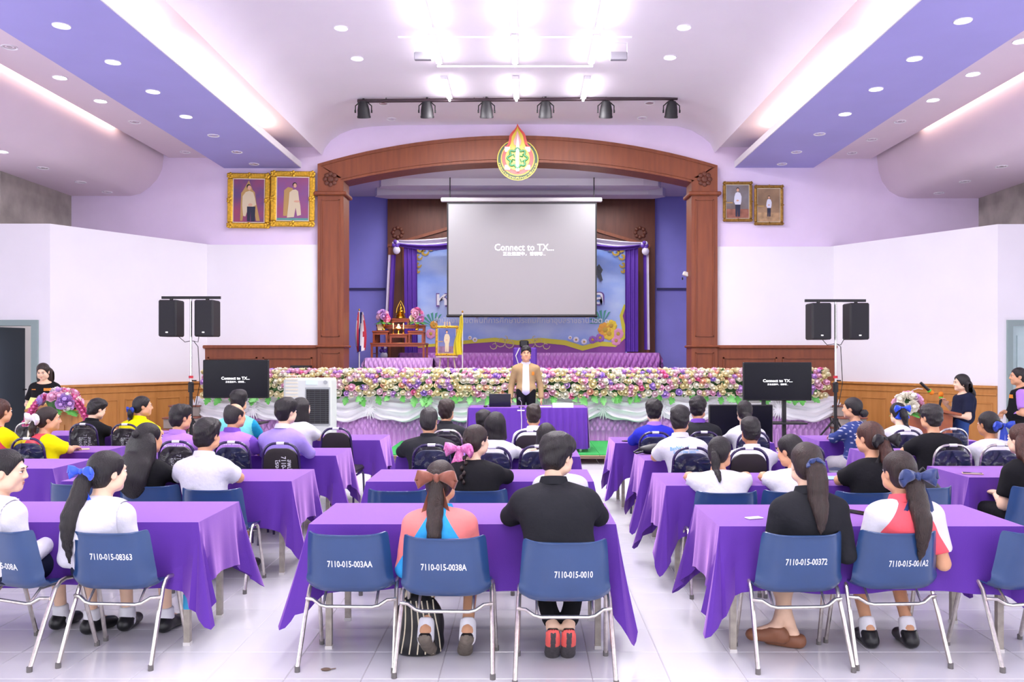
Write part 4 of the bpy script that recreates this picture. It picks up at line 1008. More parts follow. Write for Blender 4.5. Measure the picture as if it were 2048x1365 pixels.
tv('black television reading Connect to TX on the left side of the stage', 405.5, 537, 720, 797, 13.9, 'one')
tv('black television reading Connect to TX on a tall stand, right of picture', 1486.5, 1624, 725, 802, 13.6, 'two')
tv('large switched-off black screen standing on the floor below the right television', 1418, 1546, 810, 905, 12.6, 'floor')
# loudspeaker stands with paired speakers
def spk_stand(label, xp, Y, ya, yfoot, xa, xb, spk, lbls):
    x = pX(xp, Y); zt_ = pZ(ya, Y); t = thing('speaker_stand', label, 'speaker stand', (x, Y, 0))
    MB().tube([(0, 0, .15), (0, 0, 1.25)], .028, 10).build('lower_pole', M_blackm, t); MB().tube([(0, 0, 1.2), (0, 0, zt_)], .019, 10).build('upper_pole', M_metal, t)
    MB().lathe([(.045, 1.15), (.045, 1.3), (.03, 1.32)], 12).build('collar', M_black, t); MB().lathe([(.036, 1.38), (.036, 1.42)], 10).build('red_band', mat('red tape', 'c8283a', .5), t)
    MB().tube([(0, 0, 1.34), (.09, 0, 1.34)], .012, 6).build('knob', M_black, t); MB().lathe([(.05, .62), (.05, .72)], 10).build('hub', M_black, t)
    for g in (.5, 2.6, 4.7):
        MB().tube([(.04*math.cos(g), .04*math.sin(g), .68), (.55*math.cos(g), .55*math.sin(g), .02)], .016, 6).build('leg', M_blackm, t); MB().tube([(.03*math.cos(g), .03*math.sin(g), .2), (.3*math.cos(g), .3*math.sin(g), .34)], .01, 6).build('brace', M_blackm, t)
    MB().tube([(pX(xa, Y)-x, 0, zt_+.01), (pX(xb, Y)-x, 0, zt_+.01)], .022, 4, sq=True).build('crossbar', M_blackm, t)
    for i, (a, b) in enumerate(spk):
        w = (b-a)*Y/F; h = .60*1.0
        s_ = thing('loudspeaker', lbls[i], 'speaker', (pX((a+b)/2, Y), Y, zt_-.035-h), 0, 'loudspeakers on the tripod stands')
        MB().bbox(-w/2, w/2, -.17, .17, 0, h, .02).build('cabinet', M_blackm, s_); MB().bbox(-w/2+.02, w/2-.02, -.185, -.165, .02, h-.02, .008).build('grille', mat('black mesh grille', '24252a', .7, bump=.5, bscale=300), s_)
        MB().box(-.02, .02, -.19, -.184, .06, .08).build('badge', M_metal, s_); MB().tube([(0, 0, h), (0, 0, h+.04)], .03, 8).build('mount', M_black, s_)
    MB().tube([((pX((spk[0][0]+spk[0][1])/2, Y)-x)*.7, .05, zt_-.63), (-.12, .05, zt_-.72), (0, .03, zt_-.7), (.1, .04, zt_-.72), ((pX(spk[1][0], Y)-x), .05, zt_-.6)], .006, 6).build('cable', M_black, t)
    MB().tube([(.03, .03, zt_-.7), (.10, .04, 1.9), (.13, .04, 1.3), (.06, .04, .9)], .006, 6).build('cable', M_black, t)
spk_stand('tripod speaker stand with crossbar near the left wall', 382, 14.0, 597, 0, 324, 441, ((325, 361), (396, 434)), ('black loudspeaker on the left stand, nearer the left wall', 'black loudspeaker on the left stand, nearer the stage'))
spk_stand('tripod speaker stand with crossbar near the right wall', 1671, 14.0, 603, 0, 1610, 1731, ((1617, 1656), (1692, 1731)), ('black loudspeaker on the right stand, nearer the stage', 'black loudspeaker on the right stand, nearer the right wall'))
# evaporative air cooler
YC = 12.9
ac = thing('air_cooler', 'pale grey evaporative air cooler with black louvre grille before the stage', 'air cooler', (pX(614, YC), YC, 0)); w = (663-567)*YC/F; h = pZ(757, YC)
M_ac = mat('pale grey-green plastic', 'c9cfca', .4); 
MB().bbox(-w/2, w/2, 0, .42, .12, h, .035).build('body', M_ac, ac)
gx0, gx1, gz0, gz1 = pX(613, YC)-ac.location.x, pX(658, YC)-ac.location.x, pZ(848, YC), pZ(779, YC)
MB().bbox(gx0-.02, gx1+.02, -.012, .01, gz0-.03, gz1+.03, .006).build('grille_frame', mat('mid grey plastic', '9aa0a0', .4), ac); MB().box(gx0, gx1, -.016, -.01, gz0, gz1).build('grille_recess', M_black, ac)
for k in range(17): z = gz0+(k+.5)*(gz1-gz0)/17; MB().box(gx0, gx1, -.024, -.014, z-.006, z+.004).build('louvre', mat('charcoal louvre', '3a3d40', .5), ac)
for k in range(4): x = gx0+(k+.5)*(gx1-gx0)/4; MB().box(x-.003, x+.003, -.026, -.016, gz0, gz1).build('louvre_bar', MATS['charcoal louvre'], ac)
vx0, vx1 = pX(570, YC)-ac.location.x, pX(596, YC)-ac.location.x
for k in range(11): z = pZ(822, YC)+k*.052; MB().box(vx0+.01, vx1, -.01, .004, z, z+.018).build('side_slat', mat('cream plastic slat', 'd9d3bd', .5), ac)
MB().bbox(-.02, .16, -.008, .01, h-.1, h-.02, .004).build('control_panel', mat('pale blue panel', 'cfe6f0', .3), ac); MB().lathe([(.03, 0), (.03, .015), (.0005, .015)], 12, (.28, -.015, h-.06), ax='y').build('dial', MATS['mid grey plastic'], ac)
for s_ in (-1, 1):
    for yy in (.06, .36): MB().lathe([(.035, -.02), (.035, .02)], 10, (s_*(w/2-.08), yy, .04), ax='x').build('castor', M_black, ac); 
MB().box(-w/2+.03, w/2-.03, .03, .39, .06, .12).build('plinth', MATS['mid grey plastic'], ac)
# lecterns
def lectern(label, x, Y, face, zt_, m):
    t = thing('lectern', label, 'lectern', (x, Y, 0), face)
    b = MB().add([(-.22, -.16, .08), (.22, -.16, .08), (.22, .16, .08), (-.22, .16, .08), (-.26, -.18, zt_-.12), (.26, -.18, zt_-.12), (.26, .2, zt_-.02), (-.26, .2, zt_-.02)], [(0,3,2,1), (4,5,6,7), (0,1,5,4), (1,2,6,5), (2,3,7,6), (3,0,4,7)]); b.build('body', m, t)
    MB().bbox(-.30, .30, -.24, .24, 0, .08, .01).build('plinth', m, t)
    s_ = MB().bbox(-.36, .36, -.26, .28, -.02, .02, .008); s_.xf(Matrix.Translation((0, 0, zt_-.05))@Matrix.Rotation(.2, 4, 'X')); s_.build('slope', m, t)
    MB().box(-.16, .16, -.19, -.17, .3, zt_-.3).build('front_panel', m, t); return t
YL = 12.1
lectern('honey timber lectern with flowers at the left wall', pX(120, YL), YL, 0, 1.08, M_oak)
lf_ = posy('lectern_flowers', 'magenta orchid and lilac rose spray on the left lectern', (pX(122, YL-.2), YL-.22, .98), (.24, .16, .15), [5, 8, 2, 3, 6], 30)
for s_, m in ((-1, 6), (1, 6)):                    # orchid sprays trailing on both sides
    for k in range(9):
        o = link('orchid', RME[m], lf_); o.matrix_local = Matrix.Translation((s_*(.2+.03*k), -.06, .18-.02*k-.003*k*k))@Matrix.Rotation(1.3, 4, 'X')@Matrix.Scale(1.0, 4)
tag(MB().grid(lambda u, v: (-.13+.26*u, .0+.02*math.sin(u*3), .2*v), 6, 4).xf(Matrix.Rotation(-.7, 4, 'X')).build('paper_script', mat('pale yellow-green paper', 'dfe58a', .6), loc=(pX(72, YL+.02), YL-.02, 1.0)), 'pale yellow paper sheet held over the left lectern', 'paper')
YR = 12.0
M_lec = mat('reddish lectern timber', 'a5592e', .4, stretch=(.2, 1, 1), col2='93492a', vscale=10)
lectern('reddish timber lectern beside the woman with the microphone', pX(1862, YR), YR, math.radians(90), 1.04, M_lec)
posy('lectern_flowers', 'pink and white rose spray on the right lectern', (pX(1816, YR-.1), YR-.1, .92), (.15, .14, .16), [3, 4, 2, 5], 24)
gm = thing('gooseneck_microphone', 'microphone with orange foam and green ring on the right lectern stand', 'microphone', (pX(1824, YR), YR, 1.06))
M_oran = mat('orange foam windshield', 'f08a24', .9, bump=.5, bscale=120); M_lime = mat('lime plastic ring', '5fc23a', .5)
MB().tube([(0, 0, 0), (0, 0, .1), (.0, 0, .2), (.08, 0, .23), (.15, 0, .22)], .007, 6).build('neck', M_metal, gm); MB().lathe([(.02, 0), (.014, .1)], 8).build('socket', M_black, gm); MB().tube([(.12, 0, .31), (.24, 0, .2)], [.02, .022], 8).build('handle', M_black, gm)
MB().lathe([(.03, -.01), (.03, .01)], 10, (0, 0, 0), ax='x').xf(Matrix.Translation((.245, 0, .195))@Matrix.Rotation(.75, 4, 'Y')).build('ring', M_lime, gm, True); MB().ell((.275, 0, .17), (.036, .032, .034)).build('foam', M_oran, gm, True)
# ================================================================== tables with violet cloths
M_steel = mat('scuffed grey steel leg', 'a9a297', .45, metal=.5, var=.15, vscale=20)
TZ = .76
def cloth_mesh(w, d, drop, tip, seed):
    r = random.Random(seed); hx, hy = w/2, d/2; P = []
    cor = [(hx, -hy), (hx, hy), (-hx, hy), (-hx, -hy)]
    sides = [((-hx, -hy), (hx, -hy), (0, -1)), ((hx, -hy), (hx, hy), (1, 0)), ((hx, hy), (-hx, hy), (0, 1)), ((-hx, hy), (-hx, -hy), (-1, 0))]
    tips = [tip*r.uniform(.75, 1.15) for _ in range(4)]; phs = [r.uniform(0, 6.28) for _ in range(8)]
    for si, (a, b, n) in enumerate(sides):
        L = math.hypot(b[0]-a[0], b[1]-a[1]); m = max(14, int(L/.035))
        for i in range(m):
            t = (i+.5)/m; P.append(((a[0]+(b[0]-a[0])*t, a[1]+(b[1]-a[1])*t), n, t*L, L-t*L, si))
        n2 = sides[(si+1) % 4][2]
        for k in range(1, 8):                       # fan around the corner
            g = k/8*math.pi/2; nn = (n[0]*math.cos(g)+n2[0]*math.sin(g), n[1]*math.cos(g)+n2[1]*math.sin(g))
            P.append((b, nn, L, 0, si, k/8))
    N = len(P); m = 12; vs = []
    for j in range(m+1):
        v = j/m
        for p in P:
            (x, y), n, da, db, si = p[:5]; k = p[5] if len(p) > 5 else None
            dc = 0 if k is not None else min(da, db); cwid = .13
            ci = si if (k is not None or db < da) else (si-1) % 4
            cw = math.exp(-(dc/cwid)**2)
            if k is not None:
                cf = math.sin(k*math.pi); dr = drop+tips[ci]*(.55+.45*cf**2); off = .05+.10*(cf)
                off += .02*math.sin(k*9+phs[ci])
            else:
                dr = drop+tips[ci]*.55*math.exp(-(dc/.07)**1.6)+.012*math.sin(da*7+phs[si]); off = .022+.03*cw+.05*cw*math.sin(dc*2*math.pi/.15+phs[ci+4]*.3)
                off += .010*math.sin(da*2*math.pi/.31+phs[si])*(1-cw)
            e = v**1.15; o = off*e+.004*(1-math.exp(-v*20))
            lean = .05*cw*math.sin(phs[ci])*v if k is not None else 0
            vs.append((x+n[0]*o-n[1]*lean, y+n[1]*o+n[0]*lean, TZ-.006*min(1, v*12)-dr*v))
    b = MB(); b.add(vs, [(j*N+i, j*N+(i+1) % N, (j+1)*N+(i+1) % N, (j+1)*N+i) for j in range(m) for i in range(N)])
    for f in range(len(b.f)): b.f[f] = b.f[f][::-1]
    b.add([(x, y, TZ) for (x, y, _) in vs[:N]], [tuple(range(N))])
    return b.mesh('tablecloth', M_purple, True)
def table(label, xa, xb, Yn, d=.72, drop=.37, tip=.24, seed=1, rot=0, sticker=False):
    w = xb-xa; t = thing('folding_table', label, 'table', ((xa+xb)/2, Yn+d/2, 0), rot, 'violet-clothed tables')
    link('tablecloth', cloth_mesh(w, d, drop, tip, seed), t)
    MB().box(-w/2+.01, w/2-.01, -d/2+.01, d/2-.01, TZ-.035, TZ-.012).build('table_top', M_steel, t)
    for sx in (-1, 1):
        for sy in (-1, 1):
            lg = MB().tube([(sx*(w/2-.1), sy*(d/2-.09), 0), (sx*(w/2-.1), sy*(d/2-.09), TZ-.03)], .018, 4, sq=True).build('leg', M_steel, t)
            MB().box(sx*(w/2-.1)-.021, sx*(w/2-.1)+.021, sy*(d/2-.09)-.021, sy*(d/2-.09)+.021, 0, .02).build('foot', M_pole, lg)
            if sticker and sx > 0 and sy < 0: MB().box(sx*(w/2-.1)-.0195, sx*(w/2-.1)+.0195, sy*(d/2-.09)-.0195, sy*(d/2-.09)+.0195, .22, .31).build('sticker', mat('blue tape', '2f9fd0', .4), lg)
        MB().box(sx*(w/2-.1)-.012, sx*(w/2-.1)+.012, -d/2+.1, d/2-.1, .52, .55).build('rail', M_steel, t)
    return t
T = {}
def tb(key, *a, **k): T[key] = a[3]; table(*a, **k)
tb('L1', 'violet-clothed table in front of the two girls in white sailor blouses', -3.78, -1.94, 5.05, seed=11, sticker=True)
tb('L2', 'violet-clothed table in front of the boy in the white shirt and khaki shorts', -3.66, -1.84, 6.70, seed=12)
tb('L3', 'violet-clothed table in front of the row in lilac shirts', -3.70, -1.87, 8.41, seed=13)
tb('L4', 'violet-clothed table nearest the air cooler', -3.55, -1.70, 9.95, seed=14)
tb('C1', 'violet-clothed table in front of the man in the black jacket and girl with brown bow', -1.27, .535, 4.99, seed=15, tip=.27)
tb('C2', 'violet-clothed table in front of the woman with the pink bow', -1.25, .54, 6.68, seed=16)
tb('C3', 'violet-clothed table in the middle block nearest the head table', -1.26, .54, 8.33, seed=17)
tb('R1', 'violet-clothed table in front of the woman in black with scrunchie', 1.127, 2.90, 4.93, seed=18, tip=.28)
tb('R2', 'violet-clothed table with a tablet, in front of the girls in white blouses', 1.075, 2.88, 6.47, seed=19, tip=.30)
tb('R3', 'violet-clothed table with a black handbag, behind the school sport shirt', 1.13, 2.85, 8.03, seed=20, tip=.28)
tb('R4', 'violet-clothed table in front of the boy in the royal blue shirt', 1.02, 2.82, 9.62, seed=21, tip=.28)
tb('A1', 'violet-clothed table at the left edge behind the girl in profile', -5.95, -4.14, 7.45, seed=22)
tb('A2', 'violet-clothed table in front of the girl with the white bow', -6.2, -4.37, 8.70, d=.62, seed=23)
tb('A3', 'violet-clothed table before the left lectern', -6.4, -4.6, 10.52, seed=24)
tb('B1', 'violet-clothed table with a phone at the right edge', 3.61, 5.45, 6.91, seed=25)
tb('B2', 'violet-clothed table in front of the man in the black T-shirt', 3.47, 5.3, 8.37, seed=26)
tb('B3', 'violet-clothed table in front of the woman in the blue ikat blouse', 3.41, 5.25, 9.84, seed=27)

# ================================================================== chairs
M_shell = mat('glossy navy plastic shell', '294878', .28, spec=.5, coat=.3, var=.06, vscale=5)
M_sten = mat('white stencil paint', 'eef0f6', .6)
M_chrome = mat('worn chrome chair tube', 'cfc9c2', .25, metal=.9, var=.12, vscale=45)
M_cap = mat('grey rubber foot cap', '6d6a68', .7)
prof = [(.225, .415), (.215, .437), (.12, .437), (0, .428), (-.11, .422), (-.165, .428), (-.198, .458), (-.218, .52), (-.236, .60), (-.252, .68), (-.264, .745), (-.272, .768), (-.282, .772)]
def shell_pt(u, v):
    q = v*(len(prof)-1); i = min(int(q), len(prof)-2); f = q-i
    y = prof[i][0]*(1-f)+prof[i+1][0]*f; z = prof[i][1]*(1-f)+prof[i+1][1]*f
    b = max(0, min(1, (q-4)/3)); hw = .225+.02*math.sin(min(1, q/6)*math.pi/2)*1
    if q > 6: hw = .245-.035*(q-6)/(len(prof)-7)
    e = abs(u)**5
    zz = z+.035*e*(1-b)*(.4+.6*min(1, q/4))+(.0 if b == 0 else -.012*math.cos(u*math.pi/2)*max(0, (q-10)/2))
    yy = y+.075*e*b
    zz += .03*e*(b*(1-b)*4)
    return (u*hw, yy, zz)
def shell_mesh():
    nu, nv = 18, 36; b = MB(); g = [[Vector(shell_pt(-1+2*i/nu, j/nv)) for i in range(nu+1)] for j in range(nv+1)]
    n_ = [[None]*(nu+1) for _ in range(nv+1)]
    for j in range(nv+1):
        for i in range(nu+1):
            a = g[j][min(nu, i+1)]-g[j][max(0, i-1)]; c = g[min(nv, j+1)][i]-g[max(0, j-1)][i]; n_[j][i] = c.cross(a).normalized()
    W_ = nu+1; vs = [g[j][i] for j in range(nv+1) for i in range(nu+1)]+[g[j][i]-n_[j][i]*.007 for j in range(nv+1) for i in range(nu+1)]
    K = W_*(nv+1); fs = []
    for j in range(nv):
        for i in range(nu):
            q = (j*W_+i, j*W_+i+1, (j+1)*W_+i+1, (j+1)*W_+i); fs.append(q[::-1]); fs.append(tuple(x+K for x in q))
    for i in range(nu): fs.append((i, i+1, i+1+K, i+K)); o = nv*W_; fs.append((o+i+1, o+i, o+i+K, o+i+1+K))
    for j in range(nv): fs.append(((j+1)*W_, j*W_, j*W_+K, (j+1)*W_+K)); o = nu; fs.append((j*W_+o, (j+1)*W_+o, (j+1)*W_+o+K, j*W_+o+K))
    return b.add(vs, fs).mesh('seat_shell', M_shell, True)
SHELL = shell_mesh()
def bvh_of(me): return BVHTree.FromPolygons([v.co.copy() for v in me.vertices], [tuple(p.vertices) for p in me.polygons])
SH_BVH = bvh_of(SHELL)
def project_letters(key, bvh, cx, cz, hgt, wid, m, name, parent, rot=0, arch=0.0, off=.002):
    def fn(a, b):
        b2 = b-arch*a*a
        x = cx+a*math.cos(rot)-b2*math.sin(rot); z = cz+a*math.sin(rot)+b2*math.cos(rot)
        h = bvh.ray_cast(Vector((x, -1.0, z)), Vector((0, 1, 0)))
        return (x, (h[0].y if h[0] is not None else -.27)-off, z)
    return letters(MB(), key, None, hgt, wid, 0, fn).build(name, m, parent)
RL = MB(); RL_path = [(.268, -.26, .012), (.258, -.16, .25), (.250, -.085, .415), (.246, -.05, .447), (.244, -.01, .458)]
FL_path = [(.244, -.01, .458), (.245, .05, .452), (.247, .085, .42), (.25, .13, .25), (.256, .195, .012)]
def mir(p, s): return [(s*x, y, z) for x, y, z in p]
CH_ME = {s: (MB().tube(mir(RL_path, s), .0125, 8).mesh('leg', M_chrome, True), MB().tube(mir(FL_path, s), .0125, 8).mesh('leg', M_chrome, True),
             MB().tube([mir(RL_path, s)[0][:2]+(0,), mir(RL_path, s)[0][:2]+(.03,)], .0155, 8).mesh('foot_cap', M_cap), MB().tube([mir(FL_path, s)[-1][:2]+(0,), mir(FL_path, s)[-1][:2]+(.03,)], .0155, 8).mesh('foot_cap', M_cap)) for s in (-1, 1)}
XB = MB().tube([(-.255, -.125, .37), (-.21, -.15, .372), (-.165, -.165, .345), (-.13, -.17, .338), (.13, -.17, .338), (.165, -.165, .345), (.21, -.15, .372), (.255, -.125, .37)], .0105, 8).mesh('crossbar', M_chrome, True)
XF = MB().tube([(-.247, .09, .40), (-.15, .11, .395), (.15, .11, .395), (.247, .09, .40)], .0105, 8).mesh('crossbar', M_chrome, True)
SB = {s: MB().tube([(s*.15, -.165, .345), (s*.15, -.1, .41), (s*.15, .11, .415)], .008, 6).mesh('seat_rail', M_chrome, True) for s in (-1, 1)}
def blue_chair(label, xp, Y, yaw=0, num=None, nx=0, nz=.60, nw=.24, detail=True):
    t = thing('plastic_chair', label, 'chair', (pX(xp, Y), Y+.26, 0), -math.radians(yaw), 'navy plastic shell chairs')
    link('seat_shell', SHELL, t)
    for s in (-1, 1):
        a, b, c, d = CH_ME[s]; la = link('leg', a, t); lb = link('leg', b, t); link('foot_cap', c, la); link('foot_cap', d, lb); link('seat_rail', SB[s], t)
    link('crossbar', XB, t); link('crossbar', XF, t)
    if num: project_letters(num, SH_BVH, nx, nz, .038, nw, M_sten, 'stencil_number', t)
    return t
CHAIRS = {}
for key, lab, xp, Y, yaw, num, nx, nz, nw in (
    ('L1a', 'navy plastic chair stencilled 008A at the left edge', 22, 4.78, 22, NUMS[0], .0, .56, .27),
    ('L1b', 'navy plastic chair stencilled 08363 under the girl with the blue ribbon', 215, 4.74, 4, NUMS[1], .03, .625, .24),
    ('C0', 'empty navy plastic chair stencilled 003AA left of the girl with the brown bow', 694, 4.69, 2, NUMS[2], .02, .595, .25),
    ('C1a', 'navy plastic chair stencilled 0038A under the girl with the brown bow', 890, 4.60, 2, NUMS[3], .0, .60, .25),
    ('C1b', 'navy plastic chair stencilled 0010 under the man in the black jacket', 1131, 4.50, 0, NUMS[4], .045, .585, .205),
    ('R1a', 'navy plastic chair stencilled 00372 under the woman with the scrunchie', 1607, 4.68, -3, NUMS[5], .01, .61, .235),
    ('R1b', 'navy plastic chair stencilled 001A2 under the girl in red and white', 1803, 4.74, -3, NUMS[6], .04, .585, .23),
    ('R1c', 'empty navy plastic chair at the right edge of the front row', 2070, 4.74, -12, None, 0, 0, 0),
    ('L2x', 'empty navy plastic chair seen behind the blue ribbon girl', 150, 6.52, 0, None, 0, 0, 0),
    ('L2a', 'navy plastic chair under the woman with long black hair', 292, 6.42, 0, None, 0, 0, 0),
    ('L2b', 'navy plastic chair under the boy in the white shirt', 420, 6.25, 2, None, 0, 0, 0),
    ('C2x', 'empty navy plastic chair left of the woman with the pink bow', 795, 6.2, 0, None, 0, 0, 0),
    ('C2a', 'navy plastic chair under the woman with the pink bow', 952, 6.2, 0, None, 0, 0, 0),
    ('C2b', 'navy plastic chair hidden behind the man in the black jacket', 1118, 6.3, 0, None, 0, 0, 0),
    ('R2a', 'navy plastic chair under the girl with the low ponytail and white blouse', 1455, 6.12, -2, None, 0, 0, 0),
    ('R2b', 'navy plastic chair under the girl with braided hair in white', 1590, 6.16, -2, None, 0, 0, 0),
    ('R2c', 'navy plastic chair under the woman with brown ponytail and black bow', 1735, 6.12, -3, None, 0, 0, 0),
    ('R2d', 'navy plastic chair holding the black backpack', 1850, 6.35, -4, None, 0, 0, 0),
    ('B1a', 'navy plastic chair under the long-haired woman at the right edge', 2085, 6.35, -5, None, 0, 0, 0)):
    blue_chair(lab, xp, Y, yaw, num, nx, nz, nw)
# banquet chairs
M_pad = mat('black vinyl chair pad', '26221f', .45, var=.1, vscale=8); M_padn = mat('navy vinyl chair pad', '1b2a4e', .4, var=.1, vscale=8)
M_fviol = mat('dark violet lacquered tube', '2f2350', .25, coat=.4); M_fchr = M_chrome
M_code = mat('pale cyan stock lettering', '9fd6e0', .6); M_codew = mat('white stock lettering', 'dfe0e4', .6); M_stick = mat('white sticker', 'eceaf0', .5)
def film_mat():
    m = bpy.data.materials.new('clear crinkled plastic film'); m.use_nodes = True; nt = m.node_tree; nt.nodes.clear()
    o = nt.nodes.new('ShaderNodeOutputMaterial'); mx = nt.nodes.new('ShaderNodeMixShader'); tr = nt.nodes.new('ShaderNodeBsdfTransparent'); gl = nt.nodes.new('ShaderNodeBsdfGlossy')
    gl.inputs['Roughness'].default_value = .12; fr = nt.nodes.new('ShaderNodeFresnel'); fr.inputs[0].default_value = 1.35; ad = nt.nodes.new('ShaderNodeMath'); ad.operation = 'ADD'; ad.inputs[1].default_value = .02
    n = nt.nodes.new('ShaderNodeTexNoise'); n.inputs['Scale'].default_value = 5; n.inputs['Detail'].default_value = 0.8; n.inputs['Distortion'].default_value = 1.6; bp = nt.nodes.new('ShaderNodeBump'); bp.inputs['Strength'].default_value = 1.0; bp.inputs['Distance'].default_value = .07
    tc = nt.nodes.new('ShaderNodeTexCoord'); L = nt.links
    L.new(tc.outputs['Object'], n.inputs['Vector']); L.new(n.outputs['Fac'], bp.inputs['Height']); L.new(bp.outputs[0], gl.inputs['Normal']); L.new(bp.outputs[0], fr.inputs['Normal']); L.new(fr.outputs[0], ad.inputs[0])
    L.new(ad.outputs[0], mx.inputs[0]); L.new(tr.outputs[0], mx.inputs[1]); L.new(gl.outputs[0], mx.inputs[2]); L.new(mx.outputs[0], o.inputs[0]); return m
M_film = film_mat()
def back_y(z): return -.19-(z-.45)*.13
def outline(hb, ht, z0, z1, rc, n=8):
    pts = [(-hb, z0)]; 
    for k in range(n+1): g = math.pi-k/n*math.pi/2; pts.append((-ht+rc+rc*math.cos(g), z1-rc+rc*math.sin(g)))
    for k in range(n+1): g = math.pi/2-k/n*math.pi/2; pts.append((ht-rc+rc*math.cos(g), z1-rc+rc*math.sin(g)))
    pts.append((hb, z0)); return pts
FR_O = [(x, back_y(z), z) for x, z in outline(.185, .165, .46, .94, .12)]
PADO = outline(.178, .157, .50, .895, .10)
def pad_mesh(m):
    b = MB(); n = len(PADO); cx_, cz_ = 0, .7
    rings = []
    for (s_, dy) in ((.9, -.022), (.98, -.018), (1.0, .0), (.98, .022), (.88, .036)):
        rings.append([(x*s_, back_y(cz_+(z-cz_)*s_)+dy, cz_+(z-cz_)*s_) for x, z in PADO])
    vs = [p for r in rings for p in r]; fs = [(i*n+j, i*n+(j+1) % n, (i+1)*n+(j+1) % n, (i+1)*n+j) for i in range(len(rings)-1) for j in range(n)]
    fs += [tuple(range(n-1, -1, -1)), tuple((len(rings)-1)*n+j for j in range(n))]
    return b.add(vs, fs).mesh('backrest', m, True)
PADM = {'k': pad_mesh(M_pad), 'n': pad_mesh(M_padn)}; PAD_BVH = bvh_of(PADM['k'])
FRM = {k: MB().tube(FR_O, .0125, 8).mesh('back_frame', m, True) for k, m in (('v', M_fviol), ('c', M_fchr))}
SEATM = {k: MB().bbox(-.20, .20, -.20, .22, .42, .485, .022).mesh('seat', m, True) for k, m in (('k', M_pad), ('n', M_padn))}
LEGM = {}
for k, m in (('v', M_fviol), ('c', M_fchr)):
    for s in (-1, 1):
        LEGM[k, s, 'r'] = MB().tube([(s*.185, -.19, .47), (s*.19, -.20, .40), (s*.2, -.27, 0)], .0125, 8).mesh('leg', m, True); LEGM[k, s, 'f'] = MB().tube([(s*.19, -.20, .40), (s*.19, .16, .41), (s*.195, .185, .37), (s*.2, .22, 0)], .0125, 8).mesh('leg', m, True)
FILM = MB().grid(lambda u, v: ((u-.5)*.37*(1-.1*v)*(1+.03*math.sin(v*11)), back_y(.5+.43*v)-.03-.012*math.sin(u*9+v*7)*math.sin(v*5), .5+.43*v-.02*abs(u-.5)*v), 14, 14).mesh('plastic_cover', M_film, 2)
STK = MB().tube([(-.035, back_y(.94), .9405), (.035, back_y(.94), .9405)], .0145, 8).mesh('sticker', M_stick)
def banquet(label, xp, Ytop, yaw=0, pad='k', fr='v', txt='code', film=True):
    Y = Ytop+.25; t = thing('banquet_chair', label, 'chair', (pX(xp, Ytop)*1.0, Y, 0), -math.radians(yaw), 'padded banquet chairs')
    link('backrest', PADM[pad], t); f = link('back_frame', FRM[fr], t); link('sticker', STK, f); link('seat', SEATM[pad], t)
    for s in (-1, 1): link('leg', LEGM[fr, s, 'r'], t); link('leg', LEGM[fr, s, 'f'], t)
    if film: link('plastic_cover', FILM, t)
    if txt == 'code':
        project_letters('code', PAD_BVH, 0, .655, .022, .25, M_code, 'stock_number', t); project_letters('code2', PAD_BVH, .04, .60, .022, .11, M_code, 'stock_number', t)
    elif txt == 'stock':
        for key, x_, w_ in (('stock1', .085, .20), ('stock2', .03, .26), ('stock3', -.025, .2)): project_letters(key, PAD_BVH, x_, .69, .045, w_, M_codew, 'stock_number', t, rot=-math.pi/2)
    elif txt == 'room':
        project_letters('room', PAD_BVH, 0, .665, .035, .2, M_codew, 'stock_number', t); project_letters('room2', PAD_BVH, .02, .61, .03, .16, M_codew, 'stock_number', t)
    return t
